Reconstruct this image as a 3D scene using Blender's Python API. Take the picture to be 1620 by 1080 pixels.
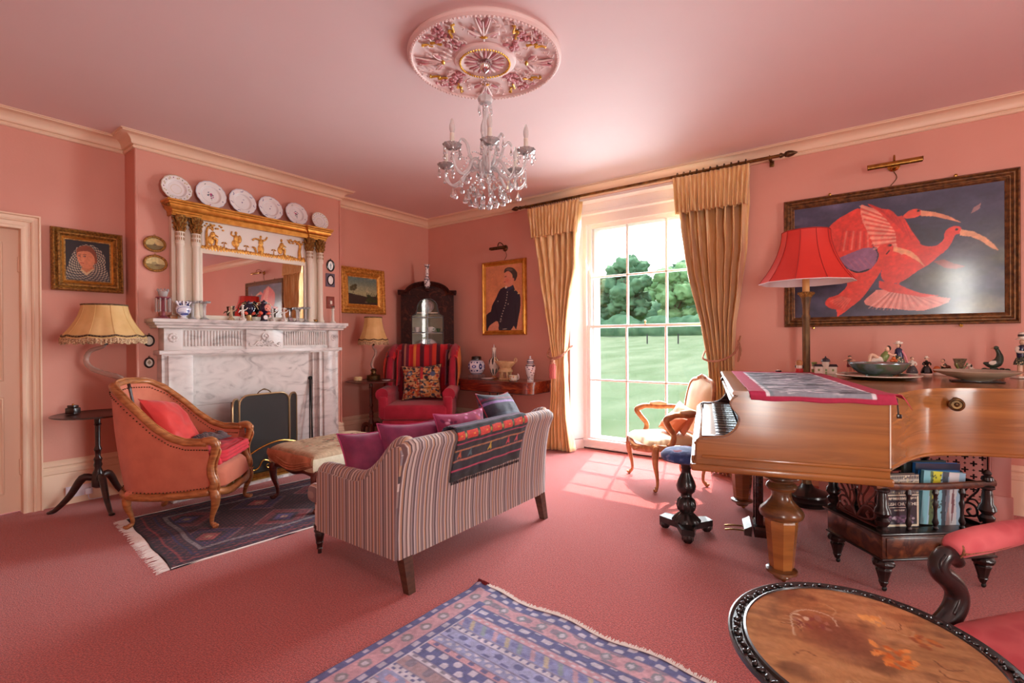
import bpy, bmesh, math, random
import numpy as np
from math import sin, cos, pi, sqrt, radians as rad
from mathutils import Vector, Matrix, Euler, noise as mnoise
random.seed(7)
SC = bpy.context.scene
for o in list(bpy.data.objects):
 bpy.data.objects.remove(o)
COL = SC.collection
# ---------------------------------------------------------------- camera
cam_d = bpy.data.cameras.new('camera')
cam = bpy.data.objects.new('camera', cam_d)
COL.objects.link(cam)
cam_d.sensor_width = 36.0
cam_d.lens = 773.5 / 1620 * 36
cam_d.clip_start = 0.05
cam_d.clip_end = 600
cam.matrix_world = (Matrix.Translation((0, 0, 1.35)) @ Matrix.Rotation(0.6339, 4, 'Z')
     @ Matrix.Rotation(pi / 2 - 0.00388, 4, 'X') @ Matrix.Rotation(-0.00606, 4, 'Z'))
SC.camera = cam
# ---------------------------------------------------------------- light
SC.view_settings.view_transform = 'Standard'
SC.view_settings.look = 'None'
SC.view_settings.gamma = 1
SC.view_settings.use_curve_mapping = False
SC.view_settings.exposure = 0.33
SC.cycles.use_denoising = True
SC.cycles.max_bounces = 10
SC.cycles.diffuse_bounces = 6
SC.cycles.transparent_max_bounces = 16
SC.cycles.sample_clamp_indirect = 6
SC.cycles.caustics_reflective = False
SC.cycles.caustics_refractive = False
W = bpy.data.worlds.new('world')
SC.world = W
W.use_nodes = True
nt = W.node_tree
bg = nt.nodes['Background']
tc = nt.nodes.new('ShaderNodeTexCoord')
sx = nt.nodes.new('ShaderNodeSeparateXYZ')
rp = nt.nodes.new('ShaderNodeValToRGB')
rp.color_ramp.elements[0].color = (0.98, 0.985, 1.0, 1)
rp.color_ramp.elements[1].color = (0.60, 0.78, 1.0, 1)
rp.color_ramp.elements[0].position = 0.05
nt.links.new(tc.outputs['Generated'], sx.inputs[0])
nt.links.new(sx.outputs['Z'], rp.inputs[0])
nt.links.new(rp.outputs[0], bg.inputs[0])
bg.inputs[1].default_value = 3.2
def light(name, kind, loc, target, **kw):
 ld = bpy.data.lights.new(name, kind)
 lo = bpy.data.objects.new(name, ld)
 COL.objects.link(lo)
 lo.location = loc
 lo.rotation_euler = (Vector(target) - Vector(loc)).to_track_quat('-Z', 'Y').to_euler()
 for k, v in kw.items():
  setattr(ld, k, v)
 return lo
light('sun', 'SUN', (-4, 14, 20), (-4 + 0.2 * 20, 14 - 0.69 * 20, 0), energy=9.5, angle=0.012, color=(1.0, 0.95, 0.86))
def window_fill_light(loc, target, sx_, sy_, e, c=(1.0, 0.97, 0.92)):
 lo = light('window_fill_light', 'AREA', loc, target, energy=e, shape='RECTANGLE', size=sx_, size_y=sy_, color=c, spread=2.3)
 return lo
window_fill_light((-2.09, 5.72, 1.5), (-2.09, 0, -.6), 1.5, 2.7, 165, (0.86, 0.95, 1.0))
window_fill_light((-2.09 + 6.2, 5.72, 1.45), (2.6, 0, 1.2), 1.5, 2.7, 80)  # general fill through the added window out of view along the wall
window_fill_light((6.45, .95, 1.55), (-1, 1.6, 1.2), 1.4, 2.4, 105)  # fill towards the fireplace wall from the added end-wall window
window_fill_light((1.34, -2.1, 1.45), (0.6, 5, 1.3), .36, 2.6, 60)
# ---------------------------------------------------------------- helpers
def lin(c):
 if isinstance(c, str):
  c = tuple(int(c[i:i + 2], 16) for i in (0, 2, 4))
 c = [x / 255 for x in c]
 return tuple(((x + 0.055) / 1.055) ** 2.4 if x > 0.04045 else x / 12.92 for x in c)
MATS = {}
def mat(name, col, rough=0.5, metal=0.0, col2=None, kind='noise', scale=20, stretch=(1, 1, 1), lo=0.35, hi=0.65,
  bump=0.0, bscale=150, bkind='noise', bstretch=(1, 1, 1), trans=0.0, ior=1.45, coat=0.0, sheen=0.0, spec=0.5,
  emit=0.0, detail=4, alpha=1.0, dist=0.0, coord='Object', sss=0.0):
 if name in MATS:
  return MATS[name]
 m = bpy.data.materials.new(name)
 m.use_nodes = True
 n, L = m.node_tree.nodes, m.node_tree.links
 b = n['Principled BSDF']
 b.inputs['Roughness'].default_value = rough
 b.inputs['Metallic'].default_value = metal
 b.inputs['IOR'].default_value = ior
 b.inputs['Transmission Weight'].default_value = trans
 b.inputs['Coat Weight'].default_value = coat
 b.inputs['Coat Roughness'].default_value = 0.12
 b.inputs['Sheen Weight'].default_value = sheen
 b.inputs['Specular IOR Level'].default_value = spec
 b.inputs['Alpha'].default_value = alpha
 b.inputs['Subsurface Weight'].default_value = sss
 c1 = lin(col) + (1,)
 if emit:
  b.inputs['Emission Color'].default_value = c1
  b.inputs['Emission Strength'].default_value = emit
 b.inputs['Base Color'].default_value = c1
 tcn = n.new('ShaderNodeTexCoord')
 def tex(kind, scale, stretch):
  mp = n.new('ShaderNodeMapping')
  mp.inputs['Scale'].default_value = stretch
  L.new(tcn.outputs[coord], mp.inputs[0])
  if kind == 'noise':
   t = n.new('ShaderNodeTexNoise'); t.inputs['Detail'].default_value = detail
   t.inputs['Distortion'].default_value = dist
  elif kind == 'wave':
   t = n.new('ShaderNodeTexWave'); t.inputs['Distortion'].default_value = dist
   t.inputs['Detail'].default_value = detail
  else:
   t = n.new('ShaderNodeTexVoronoi')
  t.inputs['Scale'].default_value = scale
  L.new(mp.outputs[0], t.inputs[0])
  return t.outputs['Distance'] if kind == 'voronoi' else t.outputs['Fac']
 if col2 is not None:
  f = tex(kind, scale, stretch)
  r = n.new('ShaderNodeValToRGB')
  cols = [col] + (list(col2) if isinstance(col2, list) else [col2])
  r.color_ramp.elements[0].position = lo
  r.color_ramp.elements[0].color = c1
  r.color_ramp.elements[1].position = hi
  r.color_ramp.elements[1].color = lin(cols[-1]) + (1,)
  for i, cc in enumerate(cols[1:-1]):
   e = r.color_ramp.elements.new(lo + (hi - lo) * (i + 1) / (len(cols) - 1))
   e.color = lin(cc) + (1,)
  L.new(f, r.inputs[0])
  L.new(r.outputs[0], b.inputs['Base Color'])
 if bump:
  f = tex(bkind, bscale, bstretch)
  bn = n.new('ShaderNodeBump')
  bn.inputs['Strength'].default_value = min(1, bump)
  bn.inputs['Distance'].default_value = 0.004 * max(1, bump)
  L.new(f, bn.inputs['Height'])
  L.new(bn.outputs[0], b.inputs['Normal'])
 MATS[name] = m
 return m
def vmat(name, rough=0.6, bump=0.0, bscale=200, metal=0.0, coat=0.0, sheen=0.0):
 if name in MATS:
  return MATS[name]
 m = mat(name, (255, 255, 255), rough, metal, bump=bump, bscale=bscale, coat=coat, sheen=sheen)
 a = m.node_tree.nodes.new('ShaderNodeVertexColor')
 a.layer_name = 'Col'
 m.node_tree.links.new(a.outputs[0], m.node_tree.nodes['Principled BSDF'].inputs['Base Color'])
 return m
def stripes(name, cols, period, axis='X', rough=0.8, bump=0.3, bscale=300, sheen=0.2):
 """woven stripes: a constant colour ramp repeated across one object axis"""
 m = mat(name, cols[0][1], rough, bump=bump, bscale=bscale, sheen=sheen)
 n, L = m.node_tree.nodes, m.node_tree.links
 t = n.new('ShaderNodeTexCoord'); s = n.new('ShaderNodeSeparateXYZ')
 L.new(t.outputs['UV' if axis in 'UV' else 'Object'], s.inputs[0])
 d = n.new('ShaderNodeMath'); d.operation = 'DIVIDE'; d.inputs[1].default_value = period
 L.new(s.outputs[{'X': 0, 'Y': 1, 'Z': 2, 'U': 0, 'V': 1}[axis]], d.inputs[0])
 fr = n.new('ShaderNodeMath'); fr.operation = 'FRACT'
 L.new(d.outputs[0], fr.inputs[0])
 r = n.new('ShaderNodeValToRGB'); r.color_ramp.interpolation = 'CONSTANT'
 el = r.color_ramp.elements
 el[0].position = 0; el[0].color = lin(cols[0][1]) + (1,)
 el[1].position = cols[1][0]; el[1].color = lin(cols[1][1]) + (1,)
 for p, c in cols[2:]:
  e = el.new(p); e.color = lin(c) + (1,)
 L.new(fr.outputs[0], r.inputs[0])
 L.new(r.outputs[0], n['Principled BSDF'].inputs['Base Color'])
 return m
def thing(name, label, cat, loc=(0, 0, 0), rz=0.0, group=None, kind=None):
 o = bpy.data.objects.new(name, None)
 COL.objects.link(o)
 o.location = loc
 o.rotation_euler = (0, 0, rz)
 o.empty_display_size = 0.05
 if label:
  o['label'] = label
 if cat:
  o['category'] = cat
 if group:
  o['group'] = group
 if kind:
  o['kind'] = kind
 return o
def tag(o, label=None, cat=None, group=None, kind=None):
 for k, v in (('label', label), ('category', cat), ('group', group), ('kind', kind)):
  if v:
   o[k] = v
 return o
def dup(root, loc=None, rz=None, label=None, group=None, data=True):
 def cp(o, par):
  c = o.copy()
  COL.objects.link(c)
  if par:
   c.parent = par
  for k in list(o.children):
   cp(k, c)
  return c
 r = cp(root, None)
 if loc is not None:
  r.location = loc
 if rz is not None:
  r.rotation_euler = (0, 0, rz)
 if label:
  r['label'] = label
 if group:
  r['group'] = group
 return r
class B:
 """collects shapes, then links them as ONE mesh object"""
 def __init__(s, M=None):
  s.v = []; s.f = []; s.mi = []; s.M = M or Matrix(); s.k = 0; s.uv = None
 def add(s, vs, fs, M=None):
  MM = s.M @ M if M is not None else s.M
  b = len(s.v)
  s.v.extend([tuple(MM @ Vector(p)) for p in vs])
  for f in fs:
   s.f.append([b + i for i in f]); s.mi.append(s.k)
  return s
 def box(s, x0, x1, y0, y1, z0, z1, bev=0.0, seg=2, M=None):
  if bev <= 0:
   vs = [(x, y, z) for x in (x0, x1) for y in (y0, y1) for z in (z0, z1)]
   return s.add(vs, [(0, 1, 3, 2), (4, 6, 7, 5), (0, 4, 5, 1), (2, 3, 7, 6), (0, 2, 6, 4), (1, 5, 7, 3)], M)
  bm = bmesh.new()
  bmesh.ops.create_cube(bm, size=1)
  for v in bm.verts:
   v.co = Vector(((x0 + x1) / 2 + v.co.x * (x1 - x0), (y0 + y1) / 2 + v.co.y * (y1 - y0), (z0 + z1) / 2 + v.co.z * (z1 - z0)))
  bev = min(bev, 0.49 * min(abs(x1 - x0), abs(y1 - y0), abs(z1 - z0)))
  bmesh.ops.bevel(bm, geom=bm.edges[:], offset=bev, segments=seg, profile=0.5, affect='EDGES')
  vs = [tuple(v.co) for v in bm.verts]; fs = [[v.index for v in f.verts] for f in bm.faces]
  bm.free()
  return s.add(vs, fs, M)
 def lathe(s, prof, c=(0, 0, 0), seg=20, M=None, axis='Z', squash=1.0, flute=0, fa=0.0):
  vs = []; fs = []; n = len(prof)
  for i in range(seg):
   a = 2 * pi * i / seg
   k = 1 + (fa * cos(flute * a) if flute else 0)
   for r, z in prof:
    x, y = r * k * cos(a), r * k * sin(a) * squash
    p = (x, y, z) if axis == 'Z' else ((z, x, y) if axis == 'X' else (y, z, x))
    vs.append((p[0] + c[0], p[1] + c[1], p[2] + c[2]))
  for i in range(seg):
   j = (i + 1) % seg
   for t in range(n - 1):
    fs.append((i * n + t, j * n + t, j * n + t + 1, i * n + t + 1))
  if prof[0][0] > 1e-5:
   fs.append([i * n for i in reversed(range(seg))])
  if prof[-1][0] > 1e-5:
   fs.append([i * n + n - 1 for i in range(seg)])
  return s.add(vs, fs, M)
 def cyl(s, p0, p1, r0, r1=None, seg=12):
  return s.tube([p0, p1], [r0, r0 if r1 is None else r1], seg)
 def tube(s, pts, rad_, seg=10, closed=False, sq=1.0, up=None, twist=0.0, M=None, sub=0):
  pts = [Vector(p) for p in pts]
  if not hasattr(rad_, '__len__'):
   rad_ = [rad_] * len(pts)
  if sub:
   pts, rad_ = smooth_path(pts, rad_, sub, closed)
  n = len(pts); vs = []; fs = []
  t0 = None
  for i, p in enumerate(pts):
   if closed:
    t = pts[(i + 1) % n] - pts[i - 1]
   else:
    t = pts[min(i + 1, n - 1)] - pts[max(i - 1, 0)]
   if t.length < 1e-9:
    t = Vector((0, 0, 1))
   t.normalize()
   if i == 0:
    a = Vector(up) if up else (Vector((0, 0, 1)) if abs(t.z) < 0.9 else Vector((1, 0, 0)))
    u = (a - t * a.dot(t)).normalized()
   else:
    if up:
     a = Vector(up); w = a - t * a.dot(t)
     u = w.normalized() if w.length > 1e-4 else u
    else:
     u = (u - t * u.dot(t)).normalized()
   w = t.cross(u)
   for k in range(seg):
    a = 2 * pi * k / seg + twist * i
    vs.append(tuple(p + (u * cos(a) * sq + w * sin(a)) * rad_[i]))
  m = n if closed else n - 1
  for i in range(m):
   j = (i + 1) % n
   for k in range(seg):
    l = (k + 1) % seg
    fs.append((i * seg + k, i * seg + l, j * seg + l, j * seg + k))
  if not closed:
   fs.append(list(reversed(range(seg)))); fs.append([(n - 1) * seg + k for k in range(seg)])
  return s.add(vs, fs, M)
 def prism(s, poly, z0, z1, M=None, plane='XY'):
  n = len(poly)
  def P(a, b, z):
   return (a, b, z) if plane == 'XY' else ((a, z, b) if plane == 'XZ' else (z, a, b))
  vs = [P(a, b, z0) for a, b in poly] + [P(a, b, z1) for a, b in poly]
  fs = [list(reversed(range(n))), list(range(n, 2 * n))] + [(i, (i + 1) % n, n + (i + 1) % n, n + i) for i in range(n)]
  return s.add(vs, fs, M)
 def ball(s, c, r, seg=12, rings=8, M=None):
  if not hasattr(r, '__len__'):
   r = (r, r, r)
  vs = [(c[0], c[1], c[2] + r[2])]; fs = []
  for i in range(1, rings):
   t = pi * i / rings
   for k in range(seg):
    a = 2 * pi * k / seg
    vs.append((c[0] + r[0] * sin(t) * cos(a), c[1] + r[1] * sin(t) * sin(a), c[2] + r[2] * cos(t)))
  vs.append((c[0], c[1], c[2] - r[2]))
  for k in range(seg):
   fs.append((0, 1 + k, 1 + (k + 1) % seg))
   e = len(vs) - 1; b0 = 1 + (rings - 2) * seg
   fs.append((e, b0 + (k + 1) % seg, b0 + k))
  for i in range(rings - 2):
   for k in range(seg):
    a = 1 + i * seg
    fs.append((a + k, a + seg + k, a + seg + (k + 1) % seg, a + (k + 1) % seg))
  return s.add(vs, fs, M)
 def grid(s, fn, nu, nv, cu=False, cv=False, M=None, uv=False):
  vs = []; fs = []
  for j in range(nv if cv else nv + 1):
   for i in range(nu if cu else nu + 1):
    vs.append(fn(i / nu, j / nv))
  w = nu if cu else nu + 1; h = nv if cv else nv + 1
  for j in range(nv):
   for i in range(nu):
    i2 = (i + 1) % w; j2 = (j + 1) % h
    fs.append((j * w + i, j * w + i2, j2 * w + i2, j2 * w + i))
  return s.add(vs, fs, M)
 def mold(s, path, prof, closed=False, z=0.0, plane='XY', M=None, caps=True):
  """sweep an open profile (offset to the left of the path, height) along a 2-D path with mitred corners"""
  n = len(path); m = len(prof); vs = []; fs = []
  P = [Vector(p) for p in path]
  for i in range(n):
   a = (P[i] - P[i - 1]).normalized() if (closed or i > 0) else None
   b = (P[(i + 1) % n] - P[i]).normalized() if (closed or i < n - 1) else None
   if a is None: a = b
   if b is None: b = a
   na, nb = Vector((-a.y, a.x)), Vector((-b.y, b.x))
   t = (na + nb)
   t = t / max(1e-6, t.dot(na))
   for o_, h in prof:
    q = P[i] + t * o_
    vs.append({'XY': (q.x, q.y, z + h), 'XZ': (q.x, z - h, q.y), 'YZ': (z + h, q.x, q.y)}[plane])
  for i in range(n if closed else n - 1):
   j = (i + 1) % n
   for k in range(m - 1):
    fs.append((i * m + k, j * m + k, j * m + k + 1, i * m + k + 1))
  if not closed and caps:
   fs.append(list(range(m))); fs.append([(n - 1) * m + k for k in reversed(range(m))])
  return s.add(vs, fs, M)
 def obj(s, name, m, parent=None, smooth=True, angle=38, label=None, cat=None, group=None, kind=None, loc=None, rz=None, fix=True):
  me = bpy.data.meshes.new(name)
  me.from_pydata(s.v, [], s.f)
  ms = m if isinstance(m, (list, tuple)) else [m]
  for x in ms:
   me.materials.append(x)
  if len(ms) > 1:
   me.polygons.foreach_set('material_index', s.mi)
  if fix:
   bm = bmesh.new(); bm.from_mesh(me)
   bmesh.ops.recalc_face_normals(bm, faces=bm.faces[:])
   bm.to_mesh(me); bm.free()
  if smooth:
   me.polygons.foreach_set('use_smooth', [True] * len(me.polygons))
   if angle < 180:
    me.set_sharp_from_angle(angle=rad(angle))
  o = bpy.data.objects.new(name, me)
  COL.objects.link(o)
  if parent:
   o.parent = parent
  if loc is not None:
   o.location = loc
  if rz is not None:
   o.rotation_euler = (0, 0, rz)
  return tag(o, label, cat, group, kind)
def smooth_path(pts, rr, sub, closed=False):
 n = len(pts); op = []; orr = []
 m = n if closed else n - 1
 for i in range(m):
  p0 = pts[(i - 1) % n] if (closed or i > 0) else pts[0] * 2 - pts[1]
  p1 = pts[i]; p2 = pts[(i + 1) % n]
  p3 = pts[(i + 2) % n] if (closed or i + 2 < n) else p2 * 2 - p1
  for k in range(sub):
   t = k / sub
   op.append(0.5 * ((2 * p1) + (p2 - p0) * t + (2 * p0 - 5 * p1 + 4 * p2 - p3) * t * t + (3 * p1 - p0 - 3 * p2 + p3) * t ** 3))
   orr.append(rr[i] * (1 - t) + rr[(i + 1) % n] * t)
 if not closed:
  op.append(pts[-1]); orr.append(rr[-1])
 return op, orr
def crv(pts, sub=6, closed=False):
 """a smooth 2-D polyline through points"""
 P, _ = smooth_path([Vector(p) for p in pts], [0] * len(pts), sub, closed)
 return [tuple(p) for p in P]
def T(x=0, y=0, z=0, rx=0, ry=0, rz=0, s=1):
 return Matrix.Translation((x, y, z)) @ Euler((rx, ry, rz)).to_matrix().to_4x4() @ Matrix.Scale(s, 4)
def lerp(a, b, t):
 return a + (b - a) * t
def interp(t, xs, ys):
 return float(np.interp(t, xs, ys))
def vnoise(x, y, z=0):
 return mnoise.noise(Vector((x, y, z)))
def pillow(w, h, t, n=16, wr=0.006, seed=0, pinch=0.12, p=2.6):
 """a stuffed cushion standing in the XZ plane, centred, thickness along Y"""
 b = B()
 for sgn in (1, -1):
  def fn(u, v):
   a, c = u * 2 - 1, v * 2 - 1
   e = max(0.0, (1 - abs(a) ** p) * (1 - abs(c) ** p)) ** 0.5
   k = 1 - pinch * (1 - abs(a) ** 2) * abs(c) ** 3
   l = 1 - pinch * (1 - abs(c) ** 2) * abs(a) ** 3
   y = sgn * t / 2 * e + wr * vnoise(a * 3 + seed, c * 3, sgn) * e
   return (a * w / 2 * l, y, c * h / 2 * k)
  b.grid(fn, n, n)
 return b
def canvas(name, img, m, parent=None, fn=None, kind=None, label=None, cat=None, group=None, keep=None, thick=0.0):
 """a finely divided sheet whose colours are woven or painted in: img is (rows, columns, 3) in 0..1 display values, first row on top"""
 ny, nx = img.shape[:2]
 vs = [fn(i / (nx - 1), 1 - j / (ny - 1)) for j in range(ny) for i in range(nx)]
 me = bpy.data.meshes.new(name)
 idx = np.arange(nx * ny).reshape(ny, nx)
 q = np.stack([idx[1:, :-1], idx[1:, 1:], idx[:-1, 1:], idx[:-1, :-1]], -1).reshape(-1, 4)
 me.from_pydata(vs, [], q.tolist())
 at_ = me.color_attributes.new('Col', 'FLOAT_COLOR', 'POINT')
 c = np.clip(img, 0, 1)
 l = np.where(c > 0.04045, ((c + 0.055) / 1.055) ** 2.4, c / 12.92)
 a = np.ones((nx * ny, 4), np.float32); a[:, :3] = l.reshape(-1, 3)
 at_.data.foreach_set('color', a.ravel())
 me.materials.append(m)
 me.polygons.foreach_set('use_smooth', [True] * len(me.polygons))
 o = bpy.data.objects.new(name, me)
 COL.objects.link(o)
 if parent:
  o.parent = parent
 if thick:
  md = o.modifiers.new('thickness', 'SOLIDIFY'); md.thickness = thick; md.offset = -1
 return tag(o, label, cat, group, kind)
class Paint:
 def __init__(s, nx, ny, asp=1.0):
  s.nx, s.ny = nx, ny
  s.X, s.Y = np.meshgrid((np.arange(nx) + .5) / nx, (np.arange(ny) + .5) / ny)
  s.a = np.zeros((ny, nx, 3)); s.asp = asp
  s.rng = np.random.RandomState(3)
 def c(s, col):
  if isinstance(col, str):
   col = tuple(int(col[i:i + 2], 16) for i in (0, 2, 4))
  return np.array(col) / 255.0
 def fill(s, col):
  s.a[:] = s.c(col); return s
 def put(s, mask, col, al=1.0):
  m = (np.clip(mask, 0, 1) * al)[..., None]
  col = s.c(col) if not isinstance(col, np.ndarray) else col
  s.a = s.a * (1 - m) + col * m
  return s
 def poly(s, pts, col, al=1.0, smooth=0):
  if smooth:
   pts = crv(pts, smooth, True)
  m = np.zeros(s.X.shape, bool); n = len(pts)
  for i in range(n):
   x0, y0 = pts[i]; x1, y1 = pts[(i + 1) % n]
   if y0 == y1: continue
   cnd = (s.Y > min(y0, y1)) & (s.Y <= max(y0, y1))
   m ^= cnd & (s.X < x0 + (s.Y - y0) * (x1 - x0) / (y1 - y0))
  s.last = m
  return s.put(m.astype(float), col, al)
 def ell(s, cx, cy, rx, ry, col, al=1.0, ang=0.0, soft=0.15):
  dx = (s.X - cx) * s.asp; dy = s.Y - cy
  ca, sa = cos(ang), sin(ang)
  u = (dx * ca + dy * sa) / (rx * s.asp); v = (-dx * sa + dy * ca) / ry
  d = np.sqrt(u * u + v * v)
  return s.put(np.clip((1 + soft - d) / (2 * soft), 0, 1), col, al)
 def rect(s, x0, x1, y0, y1, col, al=1.0):
  return s.put(((s.X >= x0) & (s.X < x1) & (s.Y >= y0) & (s.Y < y1)).astype(float), col, al)
 def line(s, pts, w, col, al=1.0, smooth=0, taper=False):
  if smooth:
   pts = crv(pts, smooth)
  m = np.zeros(s.X.shape)
  n = len(pts) - 1
  for i in range(n):
   x0, y0 = pts[i]; x1, y1 = pts[i + 1]
   ww = w * (1 - i / n) if taper else w
   dx, dy = (x1 - x0) * s.asp, y1 - y0
   L2 = dx * dx + dy * dy + 1e-12
   t = np.clip((((s.X - x0) * s.asp) * dx + (s.Y - y0) * dy) / L2, 0, 1)
   d = np.hypot((s.X - x0) * s.asp - t * dx, s.Y - y0 - t * dy)
   m = np.maximum(m, np.clip((ww - d) / (ww * 0.5 + 1e-6), 0, 1))
  return s.put(m, col, al)
 def noise(s, fx, fy, seed=0, octv=3):
  rg = np.random.RandomState(seed); out = np.zeros(s.X.shape); amp = 1.0; tot = 0
  for o_ in range(octv):
   gx, gy = int(fx * 2 ** o_) + 2, int(fy * 2 ** o_) + 2
   g = rg.rand(gy, gx)
   x = s.X * (gx - 1.001); y = s.Y * (gy - 1.001)
   xi, yi = x.astype(int), y.astype(int); xf, yf = x - xi, y - yi
   xf = xf * xf * (3 - 2 * xf); yf = yf * yf * (3 - 2 * yf)
   v = (g[yi, xi] * (1 - xf) + g[yi, xi + 1] * xf) * (1 - yf) + (g[yi + 1, xi] * (1 - xf) + g[yi + 1, xi + 1] * xf) * yf
   out += v * amp; tot += amp; amp *= 0.55
  return out / tot
 def vary(s, amt, fx=30, fy=30, seed=1):
  s.a = s.a * (1 + amt * (s.noise(fx, fy, seed)[..., None] * 2 - 1)); return s
# ---------------------------------------------------------------- materials
WALL = mat('wall_paint', (218, 158, 141), 0.62, col2=(211, 149, 132), scale=1.3, bump=0.15, bscale=60, lo=.3, hi=.7)
CEIL = mat('ceiling_paint', (233, 213, 212), 0.7, col2=(229, 208, 207), scale=0.8)
CREAM = mat('cream_paint', (234, 206, 178), 0.42)
WHITEP = mat('white_window_paint', (244, 238, 238), 0.4)
CARPET = mat('carpet', (204, 90, 82), 0.95, col2=(160, 56, 54), scale=120, lo=.42, hi=.58, bump=2.0, bscale=200, sheen=0.5, spec=0.3, detail=3)
CARPET.node_tree.nodes['Principled BSDF'].inputs['Sheen Roughness'].default_value = 0.4
MARBLE = mat('marble', (176, 172, 170), 0.25, col2=[(212, 208, 204), (224, 220, 216)], scale=3.2, stretch=(1, 1, 2.2), dist=1.6, lo=0.33, hi=0.55, detail=8)
GOLD = mat('gilt', (232, 176, 88), 0.42, 0.55, col2=(180, 120, 50), scale=40, bump=0.3, bscale=120)
GILTDK = mat('aged_gilt', (186, 136, 66), 0.5, 0.5, col2=(112, 76, 36), scale=60, bump=0.9, bscale=130)
GOLDPL = mat('plain_gilt', (221, 160, 74), 0.33, 0.7, col2=(196, 132, 52), scale=18)
IVORY = mat('ivory_paint', (228, 218, 200), 0.42)
BRASS = mat('brass', (196, 152, 78), 0.26, 1.0, col2=(160, 118, 58), scale=30)
DKBRASS = mat('aged_brass', (120, 90, 56), 0.38, 0.9, col2=(78, 58, 40), scale=40)
STEEL = mat('dull_steel', (120, 112, 102), 0.35, 0.9)
IRON = mat('black_iron', (28, 26, 25), 0.45, 0.4)
CHROME = mat('chrome', (225, 225, 228), 0.1, 1.0)
MAHOG = mat('mahogany', (112, 46, 30), 0.28, col2=(62, 24, 18), scale=5, stretch=(1, 1, 8), coat=0.4, dist=1.0, lo=.3, hi=.7)
DKWOOD = mat('dark_wood', (58, 30, 24), 0.32, col2=(34, 18, 16), scale=9, stretch=(1, 1, 5), coat=0.3)
BLACKW = mat('ebonised_wood', (36, 26, 24), 0.3, col2=(20, 15, 15), scale=12, coat=0.4, bump=0.1)
OAK = mat('beech_frame', (188, 122, 70), 0.36, col2=(142, 84, 44), scale=14, stretch=(1, 1, 4), coat=0.3, bump=0.15, bscale=90)
GILTWOOD = mat('pale_carved_wood', (196, 136, 84), 0.4, col2=(160, 100, 58), scale=22, coat=0.2, bump=0.2, bscale=90)
PIANO = mat('piano_walnut', (172, 112, 56), 0.26, col2=[(158, 100, 48), (138, 86, 42), (180, 120, 62)], scale=2.3, stretch=(0.4, 1, 6), dist=1.3, coat=0.5, lo=.25, hi=.78, detail=7)
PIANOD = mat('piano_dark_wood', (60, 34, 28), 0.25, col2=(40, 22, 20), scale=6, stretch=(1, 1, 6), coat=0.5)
PIANOL = mat('turned_walnut', (120, 76, 40), 0.28, col2=(74, 46, 28), scale=10, stretch=(1, 1, 4), coat=0.5)
GLASS = mat('crystal', (250, 250, 250), 0.03, trans=1.0, ior=1.5)
BONE = mat('ivory_key', (232, 226, 212), 0.2)
BLACK = mat('black_lacquer', (18, 17, 18), 0.15, coat=0.5)
PORC = mat('white_china', (238, 236, 234), 0.14, coat=0.5)
PORCB = mat('blue_and_white_china', (226, 228, 236), 0.14, col2=(52, 62, 120), scale=38, lo=.52, hi=.56, coat=0.5, detail=1)
PINKV = mat('pink_velvet', (204, 118, 90), 0.85, col2=(192, 106, 80), scale=9, sheen=0.25, bump=0.15, bscale=500)
REDV = mat('crimson_velvet', (178, 34, 62), 0.85, col2=(160, 26, 52), scale=8, sheen=0.25, bump=0.2, bscale=400)
SHADE = mat('lampshade_silk', (226, 192, 132), 0.7, col2=(214, 176, 112), scale=7, sss=0.0)
FRINGE = mat('lamp_fringe', (226, 200, 158), 0.9, col2=(120, 84, 58), scale=110, bump=0.8, bscale=220)
BRAID = mat('dark_braid', (52, 36, 30), 0.8, col2=(170, 140, 96), kind='noise', scale=160, lo=.5, hi=.62)
NAIL = mat('upholstery_nail', (86, 64, 40), 0.35, 0.8)
def pane_mat():
 m = bpy.data.materials.new('window_glass'); m.use_nodes = True
 n, L = m.node_tree.nodes, m.node_tree.links
 for x in list(n): n.remove(x)
 o = n.new('ShaderNodeOutputMaterial'); mx = n.new('ShaderNodeMixShader')
 t = n.new('ShaderNodeBsdfTransparent'); g = n.new('ShaderNodeBsdfGlossy'); f = n.new('ShaderNodeLayerWeight'); pw = n.new('ShaderNodeMath'); pw.operation = 'POWER'; pw.inputs[1].default_value = 5.0; ad = n.new('ShaderNodeMath'); ad.operation = 'MULTIPLY_ADD'; ad.inputs[1].default_value = 0.6; ad.inputs[2].default_value = 0.03
 L.new(f.outputs['Facing'], pw.inputs[0]); L.new(pw.outputs[0], ad.inputs[0]); g.inputs['Roughness'].default_value = 0.02
 t.inputs[0].default_value = (0.97, 0.98, 0.98, 1)
 L.new(ad.outputs[0], mx.inputs[0]); L.new(t.outputs[0], mx.inputs[1]); L.new(g.outputs[0], mx.inputs[2]); L.new(mx.outputs[0], o.inputs[0])
 return m
PANE = pane_mat()
# ---------------------------------------------------------------- room shell
XL, YW, XR, YB, ZC = -5.42, 5.24, 6.2, -1.8, 3.15
BX, BY0, BY1 = -5.16, 1.495, 3.53
WX0, WX1 = -2.97, -1.21       # window recess on the room side
B().box(XL - 0.3, XR + 0.3, YB - 0.3, 5.9, -0.12, 0.0).obj('floor', CARPET, kind='structure', smooth=False)
B().box(XL - 0.3, XR + 0.3, YB - 0.3, 5.62, ZC, ZC + 0.12).obj('ceiling', CEIL, kind='structure', smooth=False)
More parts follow.
